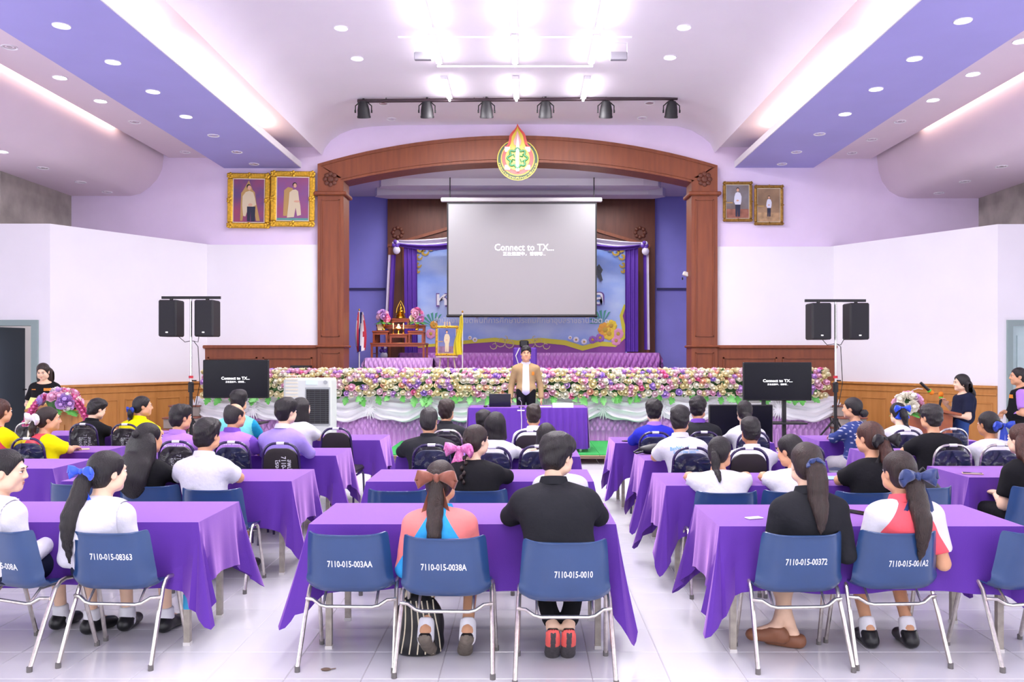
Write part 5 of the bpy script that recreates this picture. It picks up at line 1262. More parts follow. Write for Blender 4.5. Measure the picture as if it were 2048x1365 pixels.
for a in (('black banquet chair behind the lilac-shirted man with short hair', 352, 8.0, 0, 'k', 'v', 'stock', True), ('navy banquet chair behind the balding man', 463, 7.95, 0, 'n', 'v', 'code', True), ('black banquet chair behind the youth in the lavender blazer', 561, 7.85, 0, 'k', 'v', 'stock', False),
          ('empty black banquet chair near the air cooler', 675, 9.45, 4, 'k', 'v', 'room', False), ('navy banquet chair left of the girl with the white bow', 58, 8.3, 4, 'n', 'v', 'code', True), ('chrome-framed banquet chair by the left lectern', 58, 10.25, 0, 'k', 'c', 'none', True),
          ('black banquet chair behind the youth in the black polo', 169, 10.05, 4, 'k', 'v', 'stock', True), ('black banquet chair behind the yellow shirt', 253, 10.0, 4, 'k', 'v', 'stock', True),
          ('film-wrapped navy banquet chair behind the older man in the black suit', 863, 7.7, 0, 'n', 'v', 'code', True), ('navy banquet chair behind the girl with the navy strap', 984, 7.5, 0, 'n', 'v', 'none', True), ('film-wrapped navy banquet chair beside the black-jacketed man\'s head', 1077, 7.6, 0, 'n', 'v', 'code', True),
          ('black banquet chair behind the boy facing the head table', 1060, 9.15, 0, 'k', 'v', 'room', False), ('banquet chair behind the man in the black uniform shirt', 893, 9.2, 0, 'k', 'c', 'none', True), ('banquet chair behind the child hidden by the bob-haired girl', 968, 9.2, 0, 'k', 'v', 'none', False),
          ('navy banquet chair behind the school sport shirt', 1385, 7.45, 0, 'n', 'v', 'code', True), ('plain black banquet chair behind the boy in the white shirt', 1498, 7.4, 0, 'k', 'v', 'room', False), ('banquet chair behind the scrunchie woman\'s head', 1612, 7.7, 0, 'n', 'v', 'none', True),
          ('navy banquet chair behind the royal blue shirt', 1311, 8.95, 0, 'n', 'v', 'code', True), ('navy banquet chair behind the man with the purple collar', 1408, 9.0, 0, 'n', 'v', 'code', True), ('navy banquet chair behind the girl with the curly ponytail', 1507, 9.0, 0, 'n', 'v', 'none', True),
          ('navy banquet chair turned sideways behind the ikat blouse', 1712, 9.2, -40, 'n', 'v', 'none', True), ('navy banquet chair behind the white blouse with blue bow', 1814, 9.2, 0, 'n', 'v', 'code', True), ('chrome-framed banquet chair below the woman with the microphone', 1906, 9.4, 0, 'n', 'c', 'code', True),
          ('chrome-framed banquet chair right of the black T-shirt', 1906, 7.68, 0, 'n', 'c', 'code', True), ('chrome-framed banquet chair behind the girl with the long blue ribbon', 2000, 7.7, 0, 'n', 'c', 'code', True)):
    banquet(*a)
# ================================================================== people
# Bodies and clothes are grown as one smooth surface: blended round cones and ellipsoids, meshed with surface nets.
V3 = lambda *a: np.array(a, float)
class Sdf:
    def __init__(s, k=.02): s.p, s.k, s.cuts = [], k, []
    def cone(s, a, b, ra, rb, flat=None, cut=None, sub=False, k=None):
        a, b = np.asarray(a, float), np.asarray(b, float); m = max(ra, rb)*(max(1, flat[1]) if flat else 1)
        s.p.append(('c', (a, b, ra, rb, flat), np.minimum(a, b)-m, np.maximum(a, b)+m, cut, sub, k)); return s
    def ell(s, c, r, R=None, cut=None, sub=False, k=None):
        c, r = np.asarray(c, float), np.asarray(r, float); m = max(r) if R is not None else r
        s.p.append(('e', (c, r, R), c-m, c+m, cut, sub, k)); return s
    def cut(s, p, n): s.cuts.append((np.asarray(p, float), np.asarray(n, float))); return s   # removes the side n points to
    def mesh(s, vox, smooth=2):
        pos = [q for q in s.p if not q[5]]
        lo = np.min([q[2] for q in pos], 0)-3*vox; hi = np.max([q[3] for q in pos], 0)+3*vox
        n = np.ceil((hi-lo)/vox).astype(int)+1
        D = np.full(n, .2, np.float32)
        ax = [lo[i]+vox*np.arange(n[i]) for i in range(3)]
        for typ, pr, a, b, cut, sub, kk in s.p:
            k = s.k if kk is None else kk; mg = k+3*vox
            i0 = np.maximum(0, ((a-mg-lo)/vox).astype(int)); i1 = np.minimum(n, ((b+mg-lo)/vox).astype(int)+2)
            if np.any(i1 <= i0): continue
            sl = tuple(slice(i0[i], i1[i]) for i in range(3))
            X, Y, Z = np.meshgrid(ax[0][sl[0]], ax[1][sl[1]], ax[2][sl[2]], indexing='ij')
            P = np.stack([X, Y, Z], -1)
            if typ == 'c':
                A, B, ra, rb, fl = pr; ab = B-A; L = max(1e-9, ab@ab)
                t = np.clip(((P-A)@ab)/L, 0, 1); w = P-A-t[..., None]*ab
                if fl is not None:
                    nv = np.asarray(fl[0], float); nv = nv/np.linalg.norm(nv); c = w@nv; w = w+nv*(c*(1/fl[1]-1))[..., None]
                d = (np.linalg.norm(w, axis=-1)-(ra+(rb-ra)*t))*(min(1, fl[1]) if fl is not None else 1)
            else:
                c, r, R = pr; q = P-c
                if R is not None: q = q@np.asarray(R)
                k0 = np.linalg.norm(q/r, axis=-1); k1 = np.linalg.norm(q/(r*r), axis=-1)+1e-9; d = k0*(k0-1)/k1
            if cut:
                for (cp, cn) in cut: d = np.maximum(d, (P-np.asarray(cp))@np.asarray(cn))
            o = D[sl]
            if sub:
                h = np.clip(.5-.5*(o+d)/k, 0, 1); D[sl] = o*(1-h)-d*h+k*h*(1-h)
            else:
                h = np.clip(.5+.5*(o-d)/k, 0, 1); D[sl] = o*(1-h)+d*h-k*h*(1-h)
        for cp, cn in s.cuts:
            pl = sum(np.reshape((ax[i]-cp[i])*cn[i], [-1 if j == i else 1 for j in range(3)]) for i in range(3)); D = np.maximum(D, pl)
        return nets(D, lo, vox, smooth)
def nets(D, lo, vox, smooth):
    S = D < 0; n = np.array(D.shape)
    c = sum(S[i:n[0]-1+i, j:n[1]-1+j, k:n[2]-1+k].astype(np.int8) for i in (0, 1) for j in (0, 1) for k in (0, 1))
    I = np.argwhere((c > 0) & (c < 8)); idx = np.full(n-1, -1, np.int32); idx[tuple(I.T)] = np.arange(len(I))
    acc = np.zeros((len(I), 3)); cnt = np.zeros(len(I))
    cor = [np.array((i, j, k)) for i in (0, 1) for j in (0, 1) for k in (0, 1)]
    for a in cor:
        for x in range(3):
            if a[x]: continue
            b = a.copy(); b[x] = 1
            va = D[tuple((I+a).T)]; vb = D[tuple((I+b).T)]; cr = (va < 0) != (vb < 0)
            t = np.where(cr, va/np.where(cr, va-vb, 1), 0)
            acc += cr[:, None]*(a+t[:, None]*(b-a)); cnt += cr
    V = lo+vox*(I+acc/cnt[:, None]); Q = []
    for x in range(3):
        y, z = (x+1) % 3, (x+2) % 3
        s0 = [slice(None)]*3; s1 = [slice(None)]*3; s0[x] = slice(0, -1); s1[x] = slice(1, None)
        E = np.argwhere(S[tuple(s0)] != S[tuple(s1)]); E = E[(E[:, y] > 0) & (E[:, z] > 0) & (E[:, y] < n[y]-1) & (E[:, z] < n[z]-1)]
        ey, ez = np.eye(3, dtype=int)[y], np.eye(3, dtype=int)[z]
        q = np.stack([idx[tuple((E-o).T)] for o in (ey+ez, ez, 0*ey, ey)], -1)
        inside = S[tuple(E.T)]; q[~inside] = q[~inside][:, ::-1]; Q.append(q)
    Q = np.concatenate(Q); Q = Q[(Q >= 0).all(1)]
    for _ in range(smooth):
        acc = np.zeros_like(V); cnt = np.zeros(len(V))
        for i in range(4):
            a, b = Q[:, i], Q[:, (i+1) % 4]; np.add.at(acc, a, V[b]); np.add.at(cnt, a, 1)
        m = cnt > 0; V[m] = V[m]*.5+.5*acc[m]/cnt[m][:, None]
    return V, Q
def wrinkle(V, amp, seed, scale=1.0):
    r = np.random.RandomState(seed); d = np.zeros(len(V))
    for i in range(7):
        k = r.randn(3)*np.array([9, 9, 14])*scale; d += np.sin(V@k+r.rand()*6.28+1.2*np.sin(V@(r.randn(3)*7)))
    return d/7*amp
def vnorm(V, Q):
    n = np.cross(V[Q[:, 2]]-V[Q[:, 0]], V[Q[:, 3]]-V[Q[:, 1]]); N = np.zeros_like(V)
    for i in range(4): np.add.at(N, Q[:, i], n)
    return N/np.maximum(1e-9, np.linalg.norm(N, axis=1))[:, None]
def np_mesh(name, parts, mats, parent):              # parts: list of (V, Q list or array, material index or array)
    me = bpy.data.meshes.new(name); vs, fs, ms = [], [], []; k = 0
    for V, Q, mi in parts:
        vs.append(np.asarray(V)); fs += [tuple(int(i)+k for i in q) for q in Q]; ms += ([mi]*len(Q) if np.isscalar(mi) else [int(x) for x in mi]); k += len(V)
    me.from_pydata(np.concatenate(vs).tolist(), [], fs)
    for m in mats: me.materials.append(m)
    me.polygons.foreach_set('material_index', ms); me.polygons.foreach_set('use_smooth', [True]*len(fs)); me.update()
    return link(name, me, parent)
def head_template(vox):
    h = Sdf(.012)
    h.ell((0, -.012, .03), (.075, .094, .088)).ell((0, .03, -.04), (.058, .060, .075), k=.03).ell((0, .066, -.092), (.024, .022, .02), k=.03)
    for s in (-1, 1):
        h.ell((s*.036, .058, -.03), (.03, .028, .03), k=.02); h.ell((s*.055, .015, -.07), (.02, .04, .025), k=.03)
    h.cone((-.03, .083, .024), (.03, .083, .024), .012, .012, k=.02)
    h.cone((0, .088, .016), (0, .104, -.024), .009, .013, k=.012)
    for s in (-1, 1): h.ell((s*.012, .097, -.03), (.009, .010, .008), k=.008); h.ell((s*.031, .104, .004), (.017, .014, .011), sub=True, k=.012)
    h.ell((0, .0845, -.058), (.022, .011, .0065), k=.008).ell((0, .0825, -.069), (.018, .011, .007), k=.008)
    for s in (-1, 1): h.ell((s*.077, -.008, -.008), (.009, .021, .031), k=.008); h.ell((s*.086, -.003, -.006), (.005, .011, .018), sub=True, k=.006)
    h.cone((0, -.022, -.06), (0, -.04, -.19), .05, .056, k=.03)
    return h.mesh(vox, 1)
HEADS = {'hi': head_template(.0062), 'lo': head_template(.0105)}
_fx = MB()
for s in (-1, 1):
    _fx.ell((s*.031, .0835, .004), (.0135, .010, .0068), 10, 6, 1); _fx.ell((s*.031, .0915, .004), (.0058, .003, .0060), 8, 6, 2)
    _fx.tube([(s*.016, .0935, .0095), (s*.031, .0955, .0128), (s*.046, .088, .0085)], .0014, 5, 2)
    _fx.tube([(s*.015, .0965, .024), (s*.030, .0975, .0295), (s*.047, .088, .0255)], [.002, .0032, .0015], 5, 2)
_fx.ell((0, .0935, -.0585), (.019, .0035, .0036), 10, 6, 3).ell((0, .0915, -.0675), (.016, .0035, .0042), 10, 6, 3)
FACE = (np.array(_fx.v), _fx.f, np.array(_fx.m))
def hand_geo():                                      # right hand: palm towards -Z, fingers along +Y, thumb towards -X
    h = Sdf(.006)
    h.ell((0, .045, 0), (.040, .05, .014), k=.012).cone((0, -.02, 0), (0, .03, 0), .026, .030, ((0, 0, 1), .6), k=.02)
    for x, l, r in ((-.028, .066, .0088), (-.010, .074, .0092), (.009, .068, .0088), (.027, .052, .0078)):
        h.cone((x, .082, .0), (x*1.15, .082+l*.5, -.008), r, r*.95, k=.004); h.cone((x*1.15, .082+l*.5, -.008), (x*1.15, .082+l*.9, -.032), r*.95, r*.75, k=.004)
    h.cone((-.03, .022, -.004), (-.062, .055, -.014), .0125, .010, k=.008); h.cone((-.062, .055, -.014), (-.066, .088, -.022), .010, .008, k=.004)
    return h.mesh(.0052, 1)
HAND = hand_geo()
def Rz(a): c, s = math.cos(a), math.sin(a); return np.array([[c, -s, 0], [s, c, 0], [0, 0, 1]])
def Rx(a): c, s = math.cos(a), math.sin(a); return np.array([[1, 0, 0], [0, c, -s], [0, s, c]])
def Ry(a): c, s = math.cos(a), math.sin(a); return np.array([[c, 0, s], [0, 1, 0], [-s, 0, c]])
SKIN = {k: mat('skin '+k, c, .5, sheen=.1, var=.04, vscale=20) for k, c in (('fair', 'f0c8aa'), ('tan', 'd9a27c'), ('brown', 'b97f58'))}
M_eye = mat('eye white', 'eeeae6', .3); M_iris = mat('dark brown eye and brow', '2a1c16', .5); M_lip = mat('lips', 'c2706a', .45)
def hairm(name, c): return mat(name, c, .38, bump=.5, bscale=90, stretch=(2.2, 2.2, .12), spec=.45, var=.25, vscale=30)
HAIR = {'k': hairm('black hair', '1a1517'), 'b': hairm('dark brown hair', '2e201b'), 'r': hairm('red-brown hair', '4a2a20'), 'g': hairm('greying black hair', '2f2b2b')}
def hair_sdf(st, Hm, hc, N, back_y_fn):
    """hair in person space; Hm rotates head-local to person, hc is the head centre"""
    T = lambda p: Hm@np.asarray(p, float)+hc
    h = Sdf(.018); R = Hm
    kind = st['k']
    big = st.get('big', 1.0)
    up = .012*big
    h.ell(T((0, -.014, .034)), (.079+up*.6, .099+up*.6, .091+up*.55), R)
    h.ell(T((0, -.052, -.02)), (.072+up*.3, .060, .075), R, k=.03)
    if kind in ('short', 'thick'):
        h.ell(T((0, .012, .078)), (.07+up, .088+up*.7, .05+up*.7), R, k=.03)
        if kind == 'thick': h.ell(T((0, -.01, .06)), (.090, .105, .075), R, k=.03)
        for s in (-1, 1): h.cone(T((s*.074, .03, .03)), T((s*.073, .022, -.012)), .012, .006, k=.01)
    face = (.083, .09, .108)
    if kind == 'bald':
        h.ell(T((0, .05, .10)), (.085, .11, .075), R, sub=True, k=.02)
    h.ell(T((0, .098, -.04)), face, R, sub=True, k=.012)
    if kind in ('short', 'thick', 'bald', 'pony', 'bun', 'braid', 'half'):
        for s in (-1, 1): h.ell(T((s*.09, .006, -.035)), (.03, .034, .045), R, sub=True, k=.01)
        zc = {'short': -.088, 'thick': -.094, 'bald': -.08}.get(kind, -.092)
        h.cone(T((-.1, -.05, zc-.045)), T((.1, -.05, zc-.045)), .045, .045, ((R@V3(0, 1, 0)), 1.8), sub=True, k=.02)
    out = [h]
    def hang(p0, L, r0, r1, sx=0.0, curl=0.0, flat=1.0, n=8, pull=.05, t=None):
        new = t is None; t = Sdf(.012) if new else t; pts = []
        for i in range(n+1):
            f = i/n; x = p0[0]+sx*f+curl*math.sin(f*5); z = p0[2]-L*f+pull*.5*math.sin(min(1, f*4)*math.pi)*.4
            y = min(p0[1]-pull*math.sin(min(1, f*3)*math.pi/2), back_y_fn(x, z)-r0*.75*flat); pts.append(V3(x, y, z))
        for i in range(n):
            f = i/n; ra = r0*(1-f)**.6*(.8+.5*math.sin(f*math.pi))+r1; f2 = (i+1)/n; rb = r0*(1-f2)**.6*(.8+.5*math.sin(f2*math.pi))+r1
            t.cone(pts[i], pts[i+1], ra, rb, ((0, 1, 0), flat) if flat != 1 else None)
        if new: out.append(t)
        return pts
    if kind == 'pony':
        p = T(st.get('at', (0, -.115, .01))); h.cone(T((0, -.09, st.get('at', (0, -.115, .01))[2])), p, .035, .022, k=.03)
        hang(p, st.get('len', .3), st.get('r', .024), .006, st.get('sx', 0), st.get('curl', 0), .75, 9, st.get('pull', .05))
    if kind == 'bun':
        c = T(st.get('at', (0, -.125, -.01))); q = Sdf(.012); q.ell(c, (.05, .04, .045))
        for i in range(6): g = i*1.05; q.ell(c+np.array((.035*math.cos(g), -.012, .03*math.sin(g))), (.024, .022, .022))
        out.append(q)
    if kind == 'braid':
        q = Sdf(.004); p = T((0, -.11, .04))
        L = st.get('len', .25)
        for i in range(11):
            f = i/10; x = p[0]+.012*(-1)**i+st.get('sx', 0)*f; z = p[2]-L*f; y = min(p[1]-.02*math.sin(f*3), back_y_fn(x, z)-.02); q.ell((x, y, z), (.022*(1-.45*f), .02, .024))
        out.append(q)
    if kind == 'bob':
        L = st.get('len', .13)
        for s in (-1, 1): h.cone(T((s*.07, -.01, .03)), T((s*.078, .0, -L+.03)), .028, .03, ((R@V3(0, 1, 0)), 2.0), k=.03)
        h.cone(T((0, -.075, .03)), T((0, -.07, -L+.02)), .05, .055, ((R@V3(1, 0, 0)), 1.5), k=.03)
        h.cut(T((0, 0, -L)), R@V3(0, 0, -1))
    if kind in ('long', 'half'):
        L = st.get('len', .35); wd = st.get('w', .07)
        q = Sdf(.04)
        for s in (-1, -.5, 0, .5, 1):
            p = T((s*.05, -.055, .0)); hang(p, L*(1 if abs(s) < .6 else .9), wd*.5, .012, s*.02, 0, .6, 9, .035, q)
        out.append(q)
        if kind == 'half': q = Sdf(.01); q.ell(T((0, -.11, .045)), (.04, .03, .035)); out.append(q)
    return out
def bow_mesh(c, R, s, m, parent, tails=1.0, name='hair_bow'):
    t = MB()
    def P(x, y, z): return tuple(np.asarray(c)+R@(np.array((x, y, z))*s))
    for sd in (-1, 1):
        def loop(u, v, sd=sd):
            g = v*2*math.pi; l = u; cl = 1 if l < .86 else max(.02, math.sqrt(max(0, 1-((l-.86)/.14)**2)))
            wz = (.009+.040*l**.9)*cl; wy = (.004+.02*math.sin(l*math.pi*.85))*max(cl, .2)
            return P(sd*(.004+.088*l+.01*math.cos(g)*l), -.016+wy*math.cos(g+.3)-.016*l+.006*math.sin(l*9+g*2), (.018-.03*l)*l+wz*math.sin(g))
        t.grid(loop, 9, 12)
        t.grid(lambda u, v, sd=sd: P(sd*(.008+.042*v+(u-.5)*(.024+.05*v)), -.022-.010*math.sin(v*5+u*5), -.005-.17*tails*v+.02*(u-.5)*v), 4, 8)
    t.ell(P(0, -.02, 0), (.016*s, .014*s, .018*s), 8, 6)
    return t.build(name, m, parent, 2)
PCOUNT = [0]
def split_mat(i, ma, mb_, N0, sp_):                # two cloth colours meeting along a seam, measured in the garment's own space
    kx_, x0, front = sp_
    m = ma.copy(); m.name = 'two-tone garment cloth'; N, L = m.node_tree.nodes, m.node_tree.links
    tc = N.new('ShaderNodeTexCoord'); sx = N.new('ShaderNodeSeparateXYZ'); L.new(tc.outputs['Object'], sx.inputs[0])
    def op(o, a, b):
        n = N.new('ShaderNodeMath'); n.operation = o
        for j, q in enumerate((a, b)):
            if q is None: continue
            if isinstance(q, (int, float)): n.inputs[j].default_value = q
            else: L.new(q, n.inputs[j])
        return n.outputs[0]
    ax = op('ABSOLUTE', op('SUBTRACT', sx.outputs[0], float(N0[0])), None); dz = op('MAXIMUM', op('SUBTRACT', float(N0[2]), sx.outputs[2]), 0.0)
    lim = op('ADD', op('MULTIPLY', dz, kx_), x0)
    f = op('GREATER_THAN', ax, lim) if not front else op('MULTIPLY', op('LESS_THAN', ax, lim), op('GREATER_THAN', sx.outputs[1], .02))
    mx = N.new('ShaderNodeMix'); mx.data_type = 'RGBA'; L.new(f, mx.inputs[0])
    b = N['Principled BSDF']; src = b.inputs['Base Color'].links[0].from_socket if b.inputs['Base Color'].links else None
    if src: L.new(src, mx.inputs[6])
    else: mx.inputs[6].default_value = b.inputs['Base Color'].default_value
    mx.inputs[7].default_value = mb_.node_tree.nodes['Principled BSDF'].inputs['Base Color'].default_value
    L.new(mx.outputs[2], b.inputs['Base Color']); return m
def person(label, hx, top, Yh, head_yaw=0, body_yaw=0, seat=None, sw=.17, w=1.0, skin='tan', hair=None, hc='k', shirt=None, sleeve='long', mats=None, colour=None, lower=None, legs='tuck', arms='table',
           pose='sit', pitch=0, base=0.0, hi=False, collar=None, collar_z=0, group='people seated at the tables', loose=1.0, bow=None, tail=0, shoes=None, socks=None, k=1.0, hem=None, roll=0, split=None):
    PCOUNT[0] += 1; sd = PCOUNT[0]; by = -math.radians(body_yaw)
    hw_ = V3(pX(hx, Yh), Yh, pZ(top, Yh)-.118*k)
    sx_, sy_ = (pX(seat[0], seat[1]), seat[1]) if seat else (hw_[0], Yh-.05)
    root = thing('person', label, 'person', (sx_, sy_, base), by, group)
    B = Rz(-by); Hc = B@(hw_-V3(sx_, sy_, base)); Hm = Rz(-math.radians(head_yaw)-by)@Rx(math.radians(-pitch))@Ry(math.radians(roll))
    vox = .0125 if hi else .018; stand = pose == 'stand'
    Pz = .535 if not stand else .92*k
    P = V3(0, -.02 if not stand else 0, Pz); N = Hc+Hm@V3(0, -.03, -.085)*k+V3(0, -.02, -.072)*k
    bul = V3(0, -.045 if not stand else -.012, 0)
    def sp(t): return P+(N-P)*t+bul*math.sin(t*math.pi)
    q = lambda n, *a: getattr(n, *a)
    def torso(S, e, hemz=None):
        S.ell(sp(.02), (.165*w+e, .125*w+e, .13), k=.05); S.ell(sp(.33), (.142*w+e, .108*w+e, .15), k=.06); S.ell(sp(.62), (.152*w+e, .112*w+e, .15), k=.06)
        S.ell(sp(.76), (.148*w*sw/.17+e, .10*w+e, .11), k=.05)
        for s in (-1, 1): S.cone(sp(.80)+V3(s*sw*.82, 0, .0), N+V3(s*.02, 0, -.035), .054+e*.8, .048+e*.6, k=.05)
    SH = [sp(.80)+V3(s*sw*.93, .0, -.012) for s in (-1, 1)]
    A = []
    for i, s in enumerate((-1, 1)):
        ap = arms[i] if isinstance(arms, (tuple, list)) else arms
        if ap == 'table': E = SH[i]+V3(s*.055, .12, -.21); Wr = V3(s*.06+Hc[0]*.4, max(E[1]+.20, .30), TZ+.045); E[2] = max(E[2], TZ+.045); E[1] = min(E[1], Wr[1]-.12)
        elif ap == 'wide': E = SH[i]+V3(s*.07, .11, -.22); E[2] = max(E[2], TZ+.055); Wr = V3(s*.05, max(E[1]+.17, .33), TZ+.055)
        elif ap == 'lap': E = SH[i]+V3(s*.05, .02, -.25); Wr = V3(s*.10, .22, .655)
        elif ap == 'side': E = SH[i]+V3(s*.06, .0, -.27); Wr = V3(s*.24, .16, .56)
        elif ap == 'down': E = SH[i]+V3(s*.07, -.03, -.27*k); Wr = E+V3(s*.01, .10, -.22*k)
        elif ap == 'clasp': E = SH[i]+V3(s*.065, -.02, -.26*k); Wr = V3(s*.03, .18, Pz+.03)
        elif ap == 'mic': E = SH[i]+V3(s*.07, .04, -.25*k); Wr = E+V3(-s*.09, .17, .16)
        elif ap == 'hold': E = SH[i]+V3(s*.08, .02, -.25*k); Wr = E+V3(-s*.12, .20, .02)
        else: E, Wr = (np.asarray(v, float) for v in ap)
        A.append((SH[i], E, Wr, ap))
    # ---- skin: neck, arms, legs, torso core, joined with head and hands
    bd = Sdf(.03); torso(bd, -.012); bd.cone(N+V3(0, .0, -.03), Hc+Hm@V3(0, -.03, -.06), .054, .05)
    for (a, e, wr, _) in A: bd.cone(a, e, .045*w, .038); bd.cone(e, wr, .037, .025)
    LG = []
    for i, s in enumerate((-1, 1)):
        hipj = P+V3(s*.085, .03, -.02)
        if stand: kn, an, ft = V3(s*.09, .01, .5*k), V3(s*.095, -.01, .085), V3(s*.11, .13, .035)
        else:
            kn = V3(s*(.13 if legs != 'cross' else .09), .40, .50)
            an = {'tuck': V3(s*.12, .12, .10), 'fwd': V3(s*.13, .44, .095), 'cross': V3(-s*.05-.06, .16, .12 if s > 0 else .075), 'toe': V3(s*.12, .03, .16), 'toein': V3(s*.045, .05, .20)}[legs]
            ft = an+({'tuck': V3(0, .15, -.065), 'fwd': V3(s*.02, .16, -.06), 'cross': V3(-.15 if s > 0 else -.12, .06, -.05 if s > 0 else -.035), 'toe': V3(-s*.02, .075, -.125), 'toein': V3(-s*.0, .075, -.165)}[legs])
        LG.append((hipj, kn, an, ft)); bd.cone(hipj, kn, .075*w, .052); bd.cone(kn, an, .05, .034); bd.cone(an, ft, .032, .02)
    bV, bQ = bd.mesh(vox*1.15, 2)
    hV, hQ = HEADS['hi' if hi else 'lo']
    parts = [(bV, bQ, 0), ((hV*k)@Hm.T+Hc, hQ, 0), ((FACE[0]*k)@Hm.T+Hc, FACE[1], FACE[2])]
    for i, (a, e, wr, ap) in enumerate(A):
        s = (-1, 1)[i]; d = (wr-e)/np.linalg.norm(wr-e)
        if ap in ('table', 'wide'): d = np.array((-s*.45, .85, -.12))
        if ap == 'lap': d = np.array((-s*.35, .9, -.1))
        if ap == 'clasp': d = np.array((-s*.75, .35, -.45))
        if ap in ('mic',): d = np.array((-s*.5, .45, .75))
        d = d/np.linalg.norm(d); upv = np.array((0, 0, 1.0)) if abs(d[2]) < .8 else np.array((s*1.0, 0, .0))
        xv = np.cross(d, upv); xv /= np.linalg.norm(xv); zv = np.cross(xv, d); HR = np.stack([xv, d, zv], -1)
        Hn = HAND[0]*np.array((s*1.0, 1, 1)); Qh = HAND[1] if s > 0 else HAND[1][:, ::-1]
        parts.append((Hn@HR.T+wr-d*.005, Qh, 0))
    np_mesh('body', parts, [SKIN[skin], M_eye, M_iris, M_lip], root)
    # ---- shirt or jacket
    e = .014*loose; st = Sdf(.03); torso(st, e)
    sl = {'long': 1.0, 'three': .62, 'short': .0, 'none': -1}[sleeve]
    for (a, el, wr, _) in A:
        if sleeve == 'short':
            d = (el-a)/np.linalg.norm(el-a); end = a+d*np.linalg.norm(el-a)*.74; st.cone(a, el, .053*w+e*.5, .060+e*.5, cut=[(end, d)], k=.025)
        elif sleeve == 'none': st.cone(a, a+(el-a)*.12, .05*w+e, .05+e, k=.02)
        else:
            st.cone(a, el, .050*w+e*.6, .044+e*.6, k=.03); en = el+(wr-el)*(.93 if sl == 1 else .30); d = (wr-el)/np.linalg.norm(wr-el); st.cone(el, wr, .044+e*.6, .034+e*.6, cut=[(en, d)], k=.02)
    nd = Hm@V3(0, .25, 1); nd /= np.linalg.norm(nd); st.cut(N+V3(0, 0, .012+collar_z), V3(0, .35, .94))
    if hem is not None: st.cut(V3(0, 0, hem), V3(0, 0, -1))
    elif not stand: st.cut(V3(0, 0, .47), V3(0, 0, -1))
    sV, sQ = st.mesh(vox, 2); nn = vnorm(sV, sQ); sV = sV+nn*wrinkle(sV, .007 if hi else .006, sd)[:, None]
    cen = sV[sQ].mean(1); ms = shirt if isinstance(shirt, (list, tuple)) else [shirt]
    info = dict(N=N, P=P, SH=SH, A=A, sw=sw)
    mi = np.zeros(len(sQ), int) if colour is None else colour(cen, info)
    if split:
        ms = [split_mat(sd, *ms, N, split)]; mi = 0
    so = np_mesh('shirt' if 'jacket' not in label else 'jacket', [(sV, sQ, mi)], ms, root)
    # ---- skirt or trousers
    if lower:
        lk, lm = lower; lo_ = Sdf(.035); lo_.ell(P+V3(0, .0, -.01), (.172*w+.01, .13*w+.012, .125) if not stand else (.158*w, .112*w, .125))
        for i, (hj, kn, an, ft) in enumerate(LG):
            if lk == 'skirt': lo_.cone(hj, kn+V3(0, -.02 if not stand else 0, 0), .095*w, .085, cut=None if stand else [(kn+V3(0, .03, 0), (0, 1, -.15))], k=.09)
            elif lk == 'shorts': lo_.cone(hj, kn, .09*w, .075, cut=[(kn+V3(0, -.05, 0) if not stand else kn+V3(0, 0, .08), (0, 1, 0) if not stand else (0, 0, -1))])
            else: lo_.cone(hj, kn, .088*w, .066); lo_.cone(kn, an, .066, .050, cut=[(an+(kn-an)*.06, (an-kn)/np.linalg.norm(an-kn))])
        if lk == 'skirt' and stand: lo_.ell((0, 0, .62*k), (.18*w, .15, .25)); lo_.cut(V3(0, 0, .45*k), V3(0, 0, -1))
        if not stand: lo_.cut(V3(0, 0, .428), V3(0, 0, -1)) if lk != 'pants' else None
        lV, lQ = lo_.mesh(vox*1.2, 2); np_mesh({'skirt': 'skirt', 'shorts': 'shorts'}.get(lk, 'trousers'), [(lV, lQ, 0)], [lm], root)
    # ---- shoes and socks
    if shoes:
        for i, (hj, kn, an, ft) in enumerate(LG):
            sh_ = Sdf(.02); d = (ft-an)*V3(1, 1, 0 if legs not in ('toe', 'toein') else 1); L = np.linalg.norm(d); d = d/L
            if legs in ('toe', 'toein') and not stand:
                heel = an+V3(0, -.035, -.02); toe = ft+V3(0, .02, 0); toe[2] = .032
                sh_.cone(heel, toe, .036, .042, ((1, 0, 0), 1.05)); up = np.cross(d, V3(1, 0, 0)); 
            else:
                zb = max(.034, an[2]-.06) if legs == 'cross' else .036
                heel = V3(an[0], an[1]-.035 if legs != 'cross' else an[1], zb)+(-d*.03 if legs == 'cross' else 0); toe = heel+d*.17; sh_.cone(heel, toe, .041, .042, ((0, 0, 1), .8)); sh_.cone(heel+V3(0, .004, .015), an+V3(0, -.004, -.02), .046, .050); sh_.cone(an+d*.03+V3(0, 0, -.035), toe, .042, .03)
                sh_.cut(V3(0, 0, zb-.034), V3(0, 0, -1))
            sh_.cut(an+V3(0, 0, .006), V3(0, 0, 1))
            v_, q_ = sh_.mesh(.009 if hi else .014, 2); so2 = np_mesh('shoe', [(v_, q_, 0)], [shoes[0]], root)
